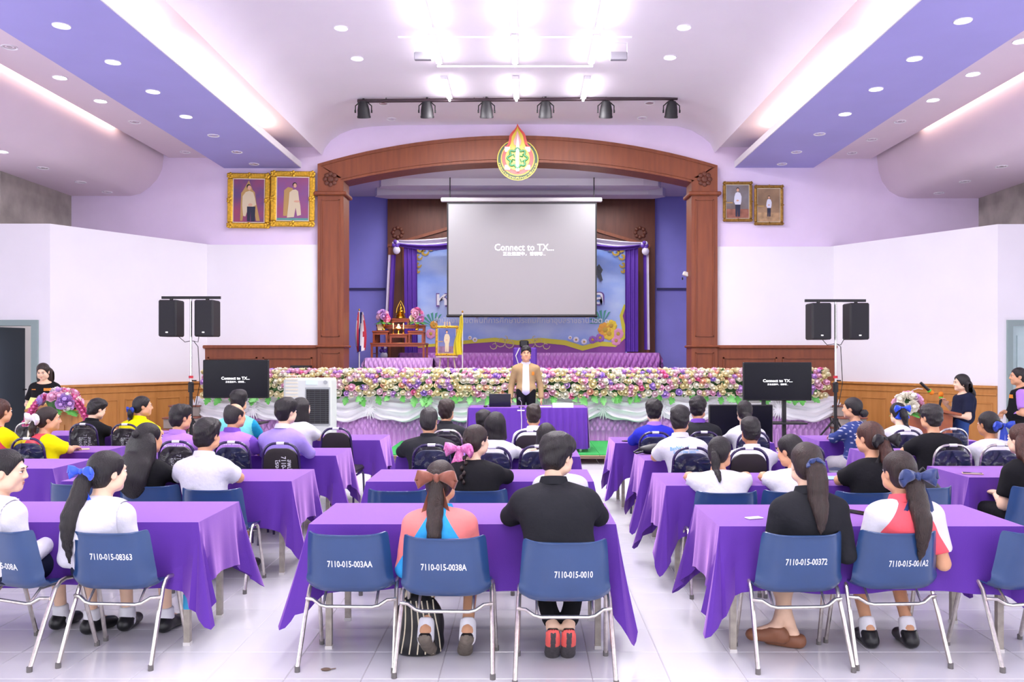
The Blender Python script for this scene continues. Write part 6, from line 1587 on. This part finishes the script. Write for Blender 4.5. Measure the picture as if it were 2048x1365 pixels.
            if len(shoes) > 1 and legs in ('toe', 'toein'):          # sole seen from behind
                cn = v_[q_].mean(1); nq = np.cross(v_[q_[:, 2]]-v_[q_[:, 0]], v_[q_[:, 3]]-v_[q_[:, 1]]); nq /= np.maximum(1e-12, np.linalg.norm(nq, axis=1))[:, None]
                dn = np.cross(V3(1, 0, 0), d); dn = dn if dn[1] < 0 else -dn; sel = (nq@dn) > .35; qq = q_[sel]; vv = v_+vnorm(v_, q_)*.006
                ml = np.zeros(len(qq), int)
                if len(shoes) > 2: c2 = vv[qq].mean(1); tt = ((c2-heel)@d)/np.linalg.norm(toe-heel); xo = c2[:, 0]-heel[0]; ml = (((tt < .5) & (np.abs(xo) > .012)) | (tt < -.12)).astype(int)
                np_mesh('sole', [(vv, qq, ml)], list(shoes[1:]), so2)
            if socks:
                sk_ = Sdf(.01); sk_.cone(an+V3(0, 0, -.035), an+(kn-an)*.16, .05, .047, cut=[(an+(kn-an)*.15, (kn-an)/np.linalg.norm(kn-an))]); v_, q_ = sk_.mesh(.01, 1); np_mesh('sock', [(v_, q_, 0)], [socks], root)
    # ---- hair
    bb = BVHTree.FromPolygons([Vector(p) for p in sV[::1]], [tuple(int(i) for i in f) for f in sQ])
    def byf(x, z):
        h = bb.ray_cast(Vector((float(x), -1.2, float(z))), Vector((0, 1, 0))); return h[0].y if h[0] is not None else 9.0
    if hair:
        hs = hair_sdf(hair, Hm*k, Hc, N, byf); ho = None
        for i, h in enumerate(hs):
            v_, q_ = h.mesh(.0075 if hi else .011, 1); v_ = v_+vnorm(v_, q_)*wrinkle(v_, .010 if hair['k'] in ('short', 'thick') else .004, sd+40, 5.0 if hair['k'] in ('short', 'thick') else 3.0)[:, None]
            o_ = np_mesh('hair' if i == 0 else {'pony': 'ponytail', 'bun': 'hair_bun', 'braid': 'braid'}.get(hair['k'], 'hair_strand'), [(v_, q_, 0)], [HAIR[hc]], root)
    if bow:
        for (pos, size, m, tl) in bow: bow_mesh(Hm@np.asarray(pos)*k+Hc, Rz(-math.radians(head_yaw)*.6-by), size, m, root, tl)
    # ---- collar band
    if collar:
        ck, cm = collar
        if ck == 'band':
            c_ = MB()
            def cf(u, v): g = u*2*math.pi; r = .0625+.012*v; return tuple(N+V3(0, .004, .0)+V3(r*math.sin(g)*1.06, -r*math.cos(g)*1.0, .046*(1-v)-.010+.016*math.cos(g)))
            c_.grid(cf, 20, 3, closed=True); c_.grid(lambda u, v: tuple(V3(*cf(u, 0))+V3((.008+.014*v)*math.sin(u*6.283), -(.008+.014*v)*math.cos(u*6.283), .003-.046*v)), 20, 2, closed=True); c_.build('collar', cm, root, 2)
        else:                                        # square sailor collar lying on the back
            sel = (np.abs(cen[:, 0]-N[0]) < .15) & (cen[:, 2] > N[2]-.20) & (nn[sQ].mean(1)[:, 1] < .35)
            np_mesh('sailor_collar', [(sV+nn*.009, sQ[sel], 0)], [cm], root)
    return dict(root=root, bvh=bb, N=N, P=P, Hc=Hc, Hm=Hm, A=A, shirt=so, cen=cen, nn=nn, sV=sV, sQ=sQ)
def raglan(k=.55, x0=.06):
    def f(c, i): return (np.abs(c[:, 0]-i['N'][0]) > x0+k*np.maximum(0, i['N'][2]-c[:, 2])).astype(int)
    return f
def arms_only(c, i):
    return ((np.abs(c[:, 0]-i['N'][0]) > i['sw']*1.05) & (c[:, 2] > i['N'][2]-.36)).astype(int)
def patch(pr, name, m, x0, x1, z0, z1, off=.006):
    c, n = pr['cen'], pr['nn'][pr['sQ']].mean(1); sel = (c[:, 0] > x0) & (c[:, 0] < x1) & (c[:, 2] > z0) & (c[:, 2] < z1) & (n[:, 1] < 0)
    return np_mesh(name, [(pr['sV']+pr['nn']*off, pr['sQ'][sel], 0)], [m], pr['root']) if sel.any() else None

C_white = cloth('white school cotton', 'dddce6', bump=.5); C_black = cloth('black cotton', '17171b', sheen=.05); C_jet = cloth('charcoal black suiting', '24252a', sheen=.1); C_lil = cloth('lilac polo cloth', 'b180d6'); C_lil2 = cloth('violet sleeve cloth', '7a4fb8')
C_lav = cloth('lavender blazer cloth', 'a48fe0'); C_red = cloth('coral red sports cloth', 'e8505e'); C_yel = cloth('bright yellow sports cloth', 'f2e600'); C_yel2 = cloth('lemon polo cloth', 'f4ea00'); C_aqua = cloth('aqua sports cloth', '7fdcd6'); C_teal = cloth('teal patterned sleeve', '1d8fb8')
C_coral = cloth('coral pink sports cloth', 'f58a86'); C_sky = cloth('sky blue sports cloth', '3aa7e8'); C_roy = cloth('royal blue cloth', '2a2fb8'); C_navy = cloth('dark navy cloth', '1b2038'); C_tan = cloth('khaki tan jacket cloth', 'a58a64'); C_khk = cloth('khaki shorts cloth', 'a88d5f'); C_redp = cloth('watermelon red cloth', 'f2606c'); C_gry = cloth('grey cloth', 'a9a6ad'); C_jean = cloth('blue denim', '2e4a86')
M_shoe = mat('black leather shoe', '1b1b1e', .35); M_sole = mat('worn grey sole', '6f665c', .8, var=.2, vscale=30); M_solec = mat('coral rubber sole pad', 'f2665e', .6); M_solek = mat('dark trainer sole', '4a474a', .7, var=.2, vscale=60); M_brn = mat('brown leather flat', '8a5a40', .5); M_sock = cloth('white sock', 'efeff4')
B_blue = mat('royal blue satin ribbon', '2f5cf0', .4, sheen=.3); B_navy = mat('navy satin ribbon', '24386e', .4, sheen=.3); B_white = mat('white satin ribbon', 'f4f4f8', .5); B_brown = mat('brown satin ribbon', '8a4f3c', .5, sheen=.3); B_pink = mat('pink patterned ribbon', 'e05aa8', .4, col2='f4a8d8', vscale=60); B_black = mat('black ribbon', '1d1a1b', .5); B_deep = mat('deep blue ribbon', '2747b8', .45)
def ikat():
    m = cloth('blue ikat cotton', '3a4a86'); N, L = m.node_tree.nodes, m.node_tree.links
    tc = N.new('ShaderNodeTexCoord'); mp = N.new('ShaderNodeMapping'); mp.inputs['Rotation'].default_value = (0, math.radians(45), 0); mp.inputs['Scale'].default_value = (22, 0.001, 22); ch = N.new('ShaderNodeTexVoronoi'); ch.inputs['Scale'].default_value = 1.0; ch.inputs['Randomness'].default_value = .15; ch.distance = 'MANHATTAN'
    r = N.new('ShaderNodeValToRGB'); r.color_ramp.elements[0].color = lin('c9cbe0'); r.color_ramp.elements[0].position = .15; r.color_ramp.elements[1].color = lin('34427e'); r.color_ramp.elements[1].position = .42
    L.new(tc.outputs['Object'], mp.inputs[0]); L.new(mp.outputs[0], ch.inputs['Vector']); L.new(ch.outputs['Distance'], r.inputs[0]); L.new(r.outputs[0], N['Principled BSDF'].inputs['Base Color']); return m
C_ikat = ikat()
# ------------------------------------------------------------------ the seated audience
S_ = {}
S_['L1a'] = person('girl in white sailor blouse, in profile at the left edge', 14, 903, 4.95, 78, 20, (28, 5.0), .165, .95, 'fair', dict(k='bun', at=(0, -.115, -.03)), 'k', C_white, arms='lap', lower=('skirt', C_navy), legs='fwd', hi=True, collar=('sailor', C_white), shoes=[M_shoe], socks=M_sock, loose=1.5, pitch=4)
S_['L1b'] = person('girl in white sailor blouse with bright blue ribbon on her ponytail', 216, 905, 4.95, 34, 6, (212, 4.98), .165, .95, 'fair', dict(k='pony', at=(-.02, -.115, .0), len=.50, r=.046, sx=-.07), 'k', C_white, arms='lap', lower=('skirt', C_navy), legs='fwd', hi=True, collar=('sailor', C_white), bow=[((-.03, -.125, .02), .95, B_blue, 1.1)], shoes=[M_shoe], socks=M_sock, loose=1.5)
S_['C1a'] = person('girl in coral and sky blue sports shirt with large brown bow', 882, 924, 4.93, 10, 0, (892, 4.86), .165, .95, 'tan', dict(k='pony', at=(0, -.10, .05), len=.57, r=.041, sx=.01), 'b', [C_sky, C_coral], arms='lap', split=(.62, .05, False), lower=('skirt', C_navy), legs='toe', hi=True, collar=('band', C_sky), bow=[((.01, -.115, .045), 1.25, B_brown, 1.35)], shoes=[M_shoe, M_sole], socks=M_sock, loose=1.6)
S_['C1b'] = person('large man in black jacket leaning on the middle front table', 1115, 872, 4.96, 38, 0, (1122, 4.80), .20, 1.25, 'fair', dict(k='thick', big=1.4), 'k', C_jet, arms='wide', lower=('pants', C_black), legs='toein', hi=True, collar=('band', C_jet), shoes=[M_shoe, M_solek, M_solec], loose=1.7, pitch=6)
S_['R1a'] = person('woman in black blouse with navy scrunchie and long straight ponytail', 1612, 888, 4.88, 0, 0, (1607, 4.94), .18, 1.0, 'fair', dict(k='pony', at=(.012, -.112, .005), len=.37, r=.052), 'b', C_jet, 'three', arms='lap', lower=('skirt', C_black), legs='cross', hi=True, collar=('band', C_jet), shoes=[M_brn], loose=1.3)
S_['R1b'] = person('girl in watermelon red shirt with white sleeves and navy bow', 1797, 905, 4.92, -12, 0, (1795, 5.0), .175, 1.0, 'tan', dict(k='pony', at=(.015, -.11, -.02), len=.46, r=.05, sx=.01), 'b', [C_redp, C_white], 'short', arms='side', split=(.62, .06, False), lower=('skirt', C_redp), legs='tuck', hi=True, collar=('band', C_redp), bow=[((.02, -.125, .0), 1.2, B_navy, 1.15)], shoes=[M_shoe], socks=M_sock, loose=1.7)
S_['L2a'] = person('woman in black with long black half-up hair', 298, 848, 6.62, 30, 5, (295, 6.68), .17, 1.0, 'tan', dict(k='half', len=.40, w=.085), 'k', C_black, arms='table', lower=('skirt', C_black), legs='fwd', loose=1.4)
S_['L2b'] = person('boy in white short-sleeved shirt and khaki shorts', 415, 841, 6.56, 14, 2, (420, 6.5), .185, 1.0, 'tan', dict(k='short', big=1.3), 'k', C_white, 'short', arms='table', lower=('shorts', C_khk), legs='fwd', hi=True, collar=('band', C_white), shoes=[M_shoe], socks=M_sock, loose=1.6)
S_['C2a'] = person('woman in black knit with pink bow on her braid', 953, 852, 6.58, 42, 5, (952, 6.46), .19, 1.12, 'fair', dict(k='braid', len=.32), 'b', C_black, arms='wide', lower=('skirt', C_black), legs='fwd', bow=[((-.04, -.13, -.05), 1.3, B_pink, 1.2)], loose=1.6)
S_['C2b'] = person('pupil in white shirt hidden behind the man in the black jacket', 1120, 884, 6.72, 5, 0, (1120, 6.58), .17, .95, 'tan', dict(k='short'), 'k', C_white, 'short', arms='lap', lower=('pants', C_navy), legs='fwd', loose=1.5)
S_['R2a'] = person('girl in white blouse with a low ponytail leaning over the table', 1440, 876, 6.56, 32, 0, (1450, 6.38), .165, .95, 'tan', dict(k='pony', at=(-.01, -.105, -.01), len=.2, r=.026), 'k', C_white, 'short', arms='wide', lower=('skirt', C_jean), legs='fwd', loose=1.8, pitch=10)
S_['R2b'] = person('girl in white blouse with braided-back hair turned to the left', 1580, 872, 6.55, -38, 0, (1588, 6.42), .165, .95, 'tan', dict(k='bun', at=(.02, -.11, -.03)), 'k', C_white, 'short', arms='wide', lower=('skirt', C_jean), legs='fwd', loose=1.8, pitch=10)
S_['R2c'] = person('woman in black short-sleeved top with brown ponytail and black bow', 1738, 845, 6.42, -28, -4, (1735, 6.38), .175, 1.0, 'tan', dict(k='pony', at=(.01, -.11, .0), len=.42, r=.042, sx=.02), 'r', C_black, 'short', arms='table', lower=('skirt', C_black), legs='fwd', bow=[((.015, -.12, .0), 1.25, B_black, .9)], loose=1.4)
tx = cloth('white print on lilac', 'f4eefa', bump=0)
S_['L3a'] = person('man with short hair in lilac polo shirt with white back print', 362, 812, 8.32, 36, 4, (360, 8.28), .195, 1.08, 'tan', dict(k='short'), 'k', C_lil, 'short', arms='table', lower=('pants', C_black), legs='fwd', collar=('band', C_lil), loose=1.4)
S_['L3b'] = person('balding man in lilac polo shirt with violet sleeves', 471, 808, 8.32, 34, 4, (466, 8.25), .205, 1.15, 'tan', dict(k='bald'), 'g', [C_lil, C_lil2], 'short', arms='table', colour=arms_only, lower=('pants', C_black), legs='fwd', collar=('band', C_lil2), loose=1.4)
for kk in ('L3a', 'L3b'): p_ = S_[kk]; project_letters('ubon', p_['bvh'], p_['N'][0], p_['N'][2]-.095, .034, .30, tx, 'back_print', p_['root'], off=.004)
S_['L3c'] = person('youth in lavender blazer with a pink hair clip', 573, 800, 8.28, 34, 8, (566, 8.18), .19, 1.0, 'fair', dict(k='thick', big=1.2), 'k', C_lav, arms='table', lower=('shorts', C_lav), legs='fwd', collar=('band', C_white), loose=1.4)
p_ = S_['L3c']; MB().tube([tuple(p_['Hm']@V3(.075, .035, .045)+p_['Hc']), tuple(p_['Hm']@V3(.082, .01, .03)+p_['Hc'])], .008, 6).build('hair_clip', mat('pink hair clip', 'f4b8cc', .4), p_['root'])
S_['L4a'] = person('person in aqua and teal sports shirt behind the balding man', 478, 783, 9.8, 0, 0, (478, 9.72), .19, 1.05, 'tan', dict(k='thick'), 'k', [C_aqua, C_teal], 'short', arms='table', colour=arms_only, lower=('pants', C_black), legs='fwd', loose=1.5)
S_['L4b'] = person('girl in white blouse with straight dark hair beside the air cooler', 603, 797, 9.8, 45, 10, (604, 9.75), .165, .95, 'fair', dict(k='bob', len=.16), 'k', C_white, 'short', arms='table', lower=('skirt', C_navy), legs='fwd', loose=1.5)
S_['A2a'] = person('pupil in red shirt with yellow sleeves and curly hair at the left edge', 2, 800, 8.55, 20, 5, (-5, 8.5), .175, 1.0, 'tan', dict(k='braid', len=.22, sx=.06), 'r', [C_red, C_yel], 'short', arms='table', split=(.5, .07, False), lower=('pants', C_red), legs='fwd', loose=1.5)
S_['A2b'] = person('girl in red shirt with yellow sleeves and white bow, in profile', 98, 816, 8.55, 62, 15, (95, 8.48), .175, 1.0, 'tan', dict(k='pony', at=(0, -.11, -.02), len=.16, r=.03), 'b', [C_red, C_yel], 'short', arms='table', split=(.5, .07, False), lower=('pants', C_navy), legs='fwd', bow=[((-.02, -.12, .02), 1.35, B_white, 1.2)], loose=1.6)
S_['A3a'] = person('youth in black polo shirt bent over the table by the left lectern', 194, 800, 10.42, 32, 15, (190, 10.32), .18, 1.0, 'fair', dict(k='short', big=1.2), 'k', C_black, 'short', arms='wide', lower=('pants', C_black), legs='fwd', collar=('band', C_black), pitch=14, loose=1.5)
S_['A3b'] = person('woman in lemon yellow polo shirt with a blue-tied ponytail', 286, 794, 10.35, 62, 10, (278, 10.3), .18, 1.05, 'tan', dict(k='pony', at=(0, -.11, -.03), len=.14, r=.03), 'k', C_yel2, 'short', arms='table', lower=('pants', C_black), legs='fwd', bow=[((0, -.125, -.03), .8, B_deep, 1.2)], collar=('band', C_yel2), loose=1.5)
S_['C3a'] = person('older man in black suit in the middle block', 858, 819, 8.28, 6, 0, (862, 8.1), .215, 1.22, 'tan', dict(k='short', big=.7), 'g', C_jet, arms='wide', lower=('pants', C_black), legs='fwd', collar=('band', C_jet), loose=1.6)
S_['C3b'] = person('girl with bobbed hair in white blouse with a navy strap', 992, 826, 8.28, 18, 0, (990, 8.12), .165, .95, 'fair', dict(k='bob', len=.155, big=1.3), 'k', C_white, arms='table', lower=('skirt', C_navy), legs='fwd', loose=1.5)
p_ = S_['C3b']; MB().tube([tuple(V3(.1, p_['bvh'].ray_cast(Vector((.1, -1, z)), Vector((0, 1, 0)))[0].y-.006 if p_['bvh'].ray_cast(Vector((.1, -1, z)), Vector((0, 1, 0)))[0] else -.1, z)) for z in np.linspace(p_['N'][2]-.07, .6, 9)], .014, 6).build('strap', C_navy, p_['root'], True)
S_['C3c'] = person('girl with short bobbed hair behind the wrapped chair, beside the black-jacketed man', 1093, 848, 8.3, 0, 0, (1093, 8.12), .155, .9, 'fair', dict(k='bob', len=.14, big=1.2), 'k', C_white, arms='table', lower=('skirt', C_navy), legs='fwd', loose=1.3)
S_['C4a'] = person('man in black uniform shirt facing the head table', 893, 802, 9.75, 8, 0, (895, 9.58), .2, 1.08, 'tan', dict(k='thick'), 'b', C_jet, 'short', arms='lap', lower=('pants', C_black), legs='fwd', collar=('band', C_jet), loose=1.5)
S_['C4b'] = person('child whose hair shows behind the bob-haired girl', 967, 823, 9.75, 0, 0, (968, 9.6), .155, .9, 'tan', dict(k='short', big=1.3), 'k', C_white, 'short', arms='lap', lower=('pants', C_navy), legs='fwd')
S_['C4c'] = person('boy with cropped hair in white shirt facing the head table', 1067, 811, 9.72, 0, 0, (1064, 9.55), .185, 1.0, 'tan', dict(k='short', big=.6), 'b', C_white, 'short', arms='lap', lower=('pants', C_navy), legs='fwd', collar=('band', C_white), loose=1.5)
S_['R3a'] = person('boy in white school sport polo shirt with light blue lettering', 1360, 815, 7.9, 16, 0, (1376, 7.82), .19, 1.0, 'tan', dict(k='short', big=1.2), 'k', C_white, 'short', arms='table', lower=('pants', C_navy), legs='fwd', collar=('band', C_white), loose=1.6, hi=True)
p_ = S_['R3a']; pm = cloth('light blue print', '6fb4e6', bump=0)
project_letters('ban1', p_['bvh'], p_['N'][0]+.01, p_['N'][2]-.075, .034, .25, pm, 'back_print', p_['root'], arch=1.2, off=.004); project_letters('ban2', p_['bvh'], p_['N'][0]+.01, p_['N'][2]-.115, .03, .2, pm, 'back_print', p_['root'], arch=1.2, off=.004)
S_['R3b'] = person('boy in plain white shirt with jug ears and cropped hair', 1501, 838, 7.9, 0, 0, (1500, 7.78), .175, .95, 'brown', dict(k='short', big=1.2), 'k', C_white, 'short', arms='table', lower=('pants', C_navy), legs='fwd', collar=('band', C_white), loose=1.5)
S_['R4a'] = person('boy in royal blue shirt with lavender collar', 1308, 802, 9.45, 8, 0, (1312, 9.35), .19, 1.05, 'fair', dict(k='thick'), 'k', C_roy, arms='table', lower=('pants', C_black), legs='fwd', collar=('band', C_lil), loose=1.5)
S_['R4b'] = person('man in black jacket with purple collar near the dark screen', 1396, 796, 9.45, 20, 0, (1404, 9.38), .195, 1.08, 'tan', dict(k='thick'), 'k', C_jet, arms='table', lower=('pants', C_black), legs='fwd', collar=('band', C_lil2), loose=1.5)
S_['R4c'] = person('girl in white blouse with curly ponytail before the dark screen', 1489, 803, 9.45, 10, 0, (1496, 9.35), .165, .95, 'fair', dict(k='pony', at=(0, -.115, -.02), len=.22, r=.036, curl=.03), 'k', C_white, arms='table', lower=('skirt', C_navy), legs='fwd', loose=1.6)
S_['B3a'] = person('woman in blue ikat blouse with a low bun, turned to the left', 1704, 797, 9.75, -52, -20, (1712, 9.62), .19, 1.1, 'tan', dict(k='bun', at=(0, -.125, -.05)), 'k', C_ikat, arms='table', lower=('skirt', C_gry), legs='fwd', loose=1.4)
S_['B3b'] = person('girl in white blouse bending down with a blue ribbon on her ponytail', 1796, 808, 9.85, 0, 0, (1806, 9.6), .175, 1.05, 'fair', dict(k='pony', at=(0, -.11, .02), len=.2, r=.034, sx=.03), 'k', C_white, arms='wide', lower=('skirt', C_navy), legs='fwd', bow=[((0, -.115, .04), 1.0, B_blue, .7)], loose=1.7, pitch=18)
S_['B2a'] = person('man in plain black T-shirt at the right tables', 1862, 812, 8.3, -14, 0, (1868, 8.2), .2, 1.1, 'tan', dict(k='thick'), 'g', C_black, 'short', arms='wide', lower=('pants', C_black), legs='fwd', loose=1.6)
S_['B2b'] = person('girl in white long-sleeved blouse with a long blue ribbon', 1976, 825, 8.3, -16, 0, (1982, 8.18), .17, 1.0, 'brown', dict(k='bun', at=(0, -.11, .0)), 'k', C_white, arms='table', lower=('skirt', C_navy), legs='fwd', bow=[((.05, -.12, .0), 1.2, B_deep, 1.6)], loose=1.6)
S_['B1a'] = person('woman in black T-shirt with very long brown hair at the right edge', 2042, 850, 6.7, -20, -10, (2052, 6.62), .18, 1.05, 'fair', dict(k='long', len=.5, w=.08), 'r', C_black, 'short', arms='lap', lower=('pants', C_black), legs='fwd', loose=1.3)
# scrunchie on the ponytail of the woman in black
p_ = S_['R1a']; c_ = p_['Hm']@V3(.012, -.128, .01)+p_['Hc']; sc_m = MB()
sc_m.tube([tuple(c_+V3(.04*math.cos(g), -.006+.006*math.sin(5*g), .03*math.sin(g))) for g in np.linspace(0, 2*math.pi, 20)[:-1]], [.014+.004*math.sin(i*2.1) for i in range(19)], 7, 0, closed=True); sc_m.tube([tuple(c_+V3(.028*math.cos(g), -.02, -.012+.02*math.sin(g))) for g in np.linspace(2.6, 6.2, 8)], .008, 6, 1)
sc_m.build('scrunchie', [B_navy, mat('cream lace', 'e8dcc0', .7)], p_['root'], True)
pb_ = S_['C1a']; patch(pb_, 'back_badge', mat('dark badge', '20242c', .6), -.06+pb_['N'][0], .01+pb_['N'][0], pb_['N'][2]-.20, pb_['N'][2]-.145); patch(pb_, 'back_badge', mat('yellow badge print', 'd8c23a', .6), -.05+pb_['N'][0], .0+pb_['N'][0], pb_['N'][2]-.168, pb_['N'][2]-.152, .009)
# ------------------------------------------------------------------ standing people
G2 = 'people standing at the front'
man = person('man in open khaki jacket and white shirt standing behind the head table', 1052, 693, 14.75, 176, 180, (1052, 14.75), .20, 1.0, 'tan', dict(k='thick', big=1.2), 'k', [C_tan, C_white], arms='down', pose='stand', base=PFZ, lower=('pants', C_black), shoes=[M_shoe], hi=True, collar=('band', C_white), group=G2, loose=1.25, k=1.08, hem=.77,
    split=(.03, .05, True))
patch(man, 'jacket_emblem', mat('orange embroidery', 'e08a2a', .6), 5, 6, 0, 1)
mc_ = person('woman in black short-sleeved uniform shirt reading behind the left lectern', 86, 728, 12.65, 168, 180, (86, 12.65), .18, 1.05, 'fair', dict(k='long', len=.18, w=.05), 'b', C_black, 'short', arms='hold', pose='stand', lower=('skirt', C_black), shoes=[M_shoe], hi=True, group=G2, pitch=18, loose=1.4, hem=.82, collar_z=-.02)
wm = person('woman in dark navy shirt speaking into a microphone with orange foam', 1922, 751, 12.05, -85, -78, (1924, 12.05), .18, 1.1, 'fair', dict(k='long', len=.16, w=.06), 'k', C_navy, 'short', arms=('hold', 'mic'), pose='stand', lower=('pants', C_jean), shoes=[M_shoe], hi=True, group=G2, loose=1.5, k=.95, hem=.70)
rw_ = person('woman in black vest over lilac sleeves with clasped hands at the right edge', 2036, 737, 12.0, -75, -60, (2036, 12.0), .19, 1.12, 'tan', dict(k='bun', at=(0, -.11, .02)), 'k', [C_black, C_lil], 'short', arms='clasp', colour=arms_only, pose='stand', lower=('pants', C_black), shoes=[M_shoe], hi=True, group=G2, loose=1.5, hem=.78)
M_emb = mat('orange embroidery', 'e08a2a', .6)
def front_patch(pr, name, m, x0, x1, z0, z1, off=.006):
    c, n = pr['cen'], pr['nn'][pr['sQ']].mean(1); sel = (c[:, 0] > x0) & (c[:, 0] < x1) & (c[:, 2] > z0) & (c[:, 2] < z1) & (n[:, 1] > .2)
    if sel.any(): np_mesh(name, [(pr['sV']+pr['nn']*off, pr['sQ'][sel], 0)], [m], pr['root'])
for pr in (mc_, rw_):
    z_ = pr['N'][2]; front_patch(pr, 'embroidery', M_emb, -.15, -.05, z_-.14, z_-.10); front_patch(pr, 'embroidery', M_emb, .06, .14, z_-.13, z_-.11)
front_patch(man, 'embroidery', M_emb, -.14, -.10, man['N'][2]-.20, man['N'][2]-.14)
front_patch(wm, 'white_badge', mat('white badge print', 'eceaf0', .6), .03, .12, wm['N'][2]-.21, wm['N'][2]-.12)
# hand microphone in the speaking woman's hand
wr = wm['A'][1][2]; t = thing('hand_microphone', 'black hand microphone with orange foam held by the woman in navy', 'microphone', tuple(np.array(wm['root'].location)+Rz(wm['root'].rotation_euler.z)@(wr+V3(-.03, .07, .03))), wm['root'].rotation_euler.z)
MB().tube([(0, .03, -.13), (0, 0, .06)], [.014, .018], 10).build('handle', M_black, t, True); MB().lathe([(.028, .055), (.028, .075)], 12).build('ring', M_lime, t, True); MB().ell((0, 0, .11), (.036, .036, .04)).build('foam', M_oran, t, True)
# ------------------------------------------------------------------ small things on and under the tables
M_phone = mat('black phone glass', '101014', .15); M_paper = mat('white paper', 'f4f3f6', .7)
def ontable(x, y): Y = F*(H-TZ)/(y-CY); return (pX(x, Y), Y, TZ+.002)
def phone(label, x, y, rot, m=M_phone):
    t = thing('phone', label, 'phone', ontable(x, y), rot); MB().bbox(-.038, .038, -.078, .078, 0, .009, .003).build('case', m, t); MB().box(-.034, .034, -.072, .072, .009, .0095).build('screen', M_phone, t)
phone('dark phone on the table left of the girl in red and white', 1714, 1027, .6); phone('rose gold phone on the right-hand table', 1945, 949, 1.2, mat('rose gold phone', 'd9b8a4', .35)); phone('black phone beside the school sport shirt', 1322, 916.5, 1.3); phone('small dark phone at the corner before the royal blue shirt', 1258, 884, 1.0)
tag(MB().bbox(-.12, .12, -.085, .085, 0, .008, .003).build('tablet', mat('pale blue tablet screen', 'a9d4f0', .2), loc=ontable(1655, 958)), 'tablet with pale blue screen before the woman in black', 'tablet')
tag(MB().bbox(-.05, .05, -.028, .028, 0, .006, .002).xf(Matrix.Rotation(.35, 4, 'Z')).build('folded_paper', M_paper, loc=ontable(1508, 1038)), 'white folded slip left of the woman with the scrunchie', 'paper')
tag(MB().bbox(-.10, .10, -.07, .07, 0, .004, .001).xf(Matrix.Rotation(.3, 4, 'Z')).build('paper_sheet', M_paper, loc=ontable(345, 957)), 'paper sheet before the long-haired woman in black', 'paper')
tag(MB().bbox(-.09, .09, -.06, .06, 0, .004, .001).xf(Matrix.Rotation(.5, 4, 'Z')).build('paper_sheet', mat('buff card', 'd8c79a', .7), loc=ontable(160, 900)), 'buff card before the girl with the white bow', 'paper')
hb = thing('handbag', 'soft black handbag lying on the table behind the royal blue shirt', 'bag', ontable(1305, 909)); s_ = Sdf(.03); s_.ell((0, 0, .045), (.14, .07, .05)).ell((.05, 0, .06), (.09, .06, .045)); s_.cut((0, 0, .002), (0, 0, -1)); v_, q_ = s_.mesh(.01); np_mesh('bag_body', [(v_, q_, 0)], [M_black], hb); MB().tube([(-.13, 0, .05), (-.19, -.03, .02), (-.17, -.05, .012), (-.1, -.06, .03)], .01, 6).build('strap', M_black, hb, True)
bp_ = thing('backpack', 'black backpack on the chair beside the right-hand table', 'bag', (pX(1842, 6.62), 6.62, .44)); s_ = Sdf(.03); s_.ell((0, 0, .19), (.17, .11, .20)).ell((0, -.08, .13), (.13, .06, .1)); s_.cut((0, 0, .004), (0, 0, -1)); v_, q_ = s_.mesh(.014); v_ = v_+vnorm(v_, q_)*wrinkle(v_, .01, 5)[:, None]; np_mesh('bag_body', [(v_, q_, 0)], [M_black], bp_); MB().tube([(-.06, -.02, .37), (0, -.03, .44), (.06, -.02, .37)], .01, 6).build('handle', M_black, bp_, True)
MB().tube([(-.14, -.1, .12), (0, -.15, .2), (.14, -.1, .12)], .004, 6).build('zip', mat('grey zip', '8a8a90', .4), bp_)
sb = thing('striped_bag', 'black bag with cream curved stripes under the middle front table', 'bag', (pX(838, 5.0), 5.0, 0)); s_ = Sdf(.03); s_.ell((0, 0, .17), (.15, .08, .19)).ell((0, 0, .06), (.15, .09, .1)); s_.cut((0, 0, .003), (0, 0, -1)); v_, q_ = s_.mesh(.012); np_mesh('bag_body', [(v_, q_, 0)], [M_black], sb)
for k_ in range(6):
    x_ = -.1+.04*k_; bv = BVHTree.FromPolygons([Vector(p) for p in v_], [tuple(int(i) for i in f) for f in q_]); pts = []
    for z_ in np.linspace(.02, .32, 9):
        xx = x_+.05*math.sin(z_*7+k_*.3)*.6; h = bv.ray_cast(Vector((xx, -1, z_)), Vector((0, 1, 0)))
        if h[0] is not None: pts.append((xx, h[0].y-.002, z_))
    if len(pts) > 2: MB().tube(pts, .004, 6).build('stripe', mat('cream stripe', 'e6dcc0', .6), sb)
MB().tube([(-.08, 0, .33), (-.05, 0, .42), (.05, 0, .42), (.08, 0, .33)], .009, 6).build('handle', mat('cream stripe', 'e6dcc0', .6), sb, True)
lf2 = MB().ell((0, 0, .008), (.03, .016, .008), 8, 5).tube([(.02, 0, .008), (.05, .02, .006)], .003, 5); tag(lf2.build('dry_leaf', mat('dry brown leaf', '6d5a4c', .8), None, True, loc=(pX(652, 4.72), 4.72, 0)), 'small dry leaf on the floor by the empty front chair', 'leaf')
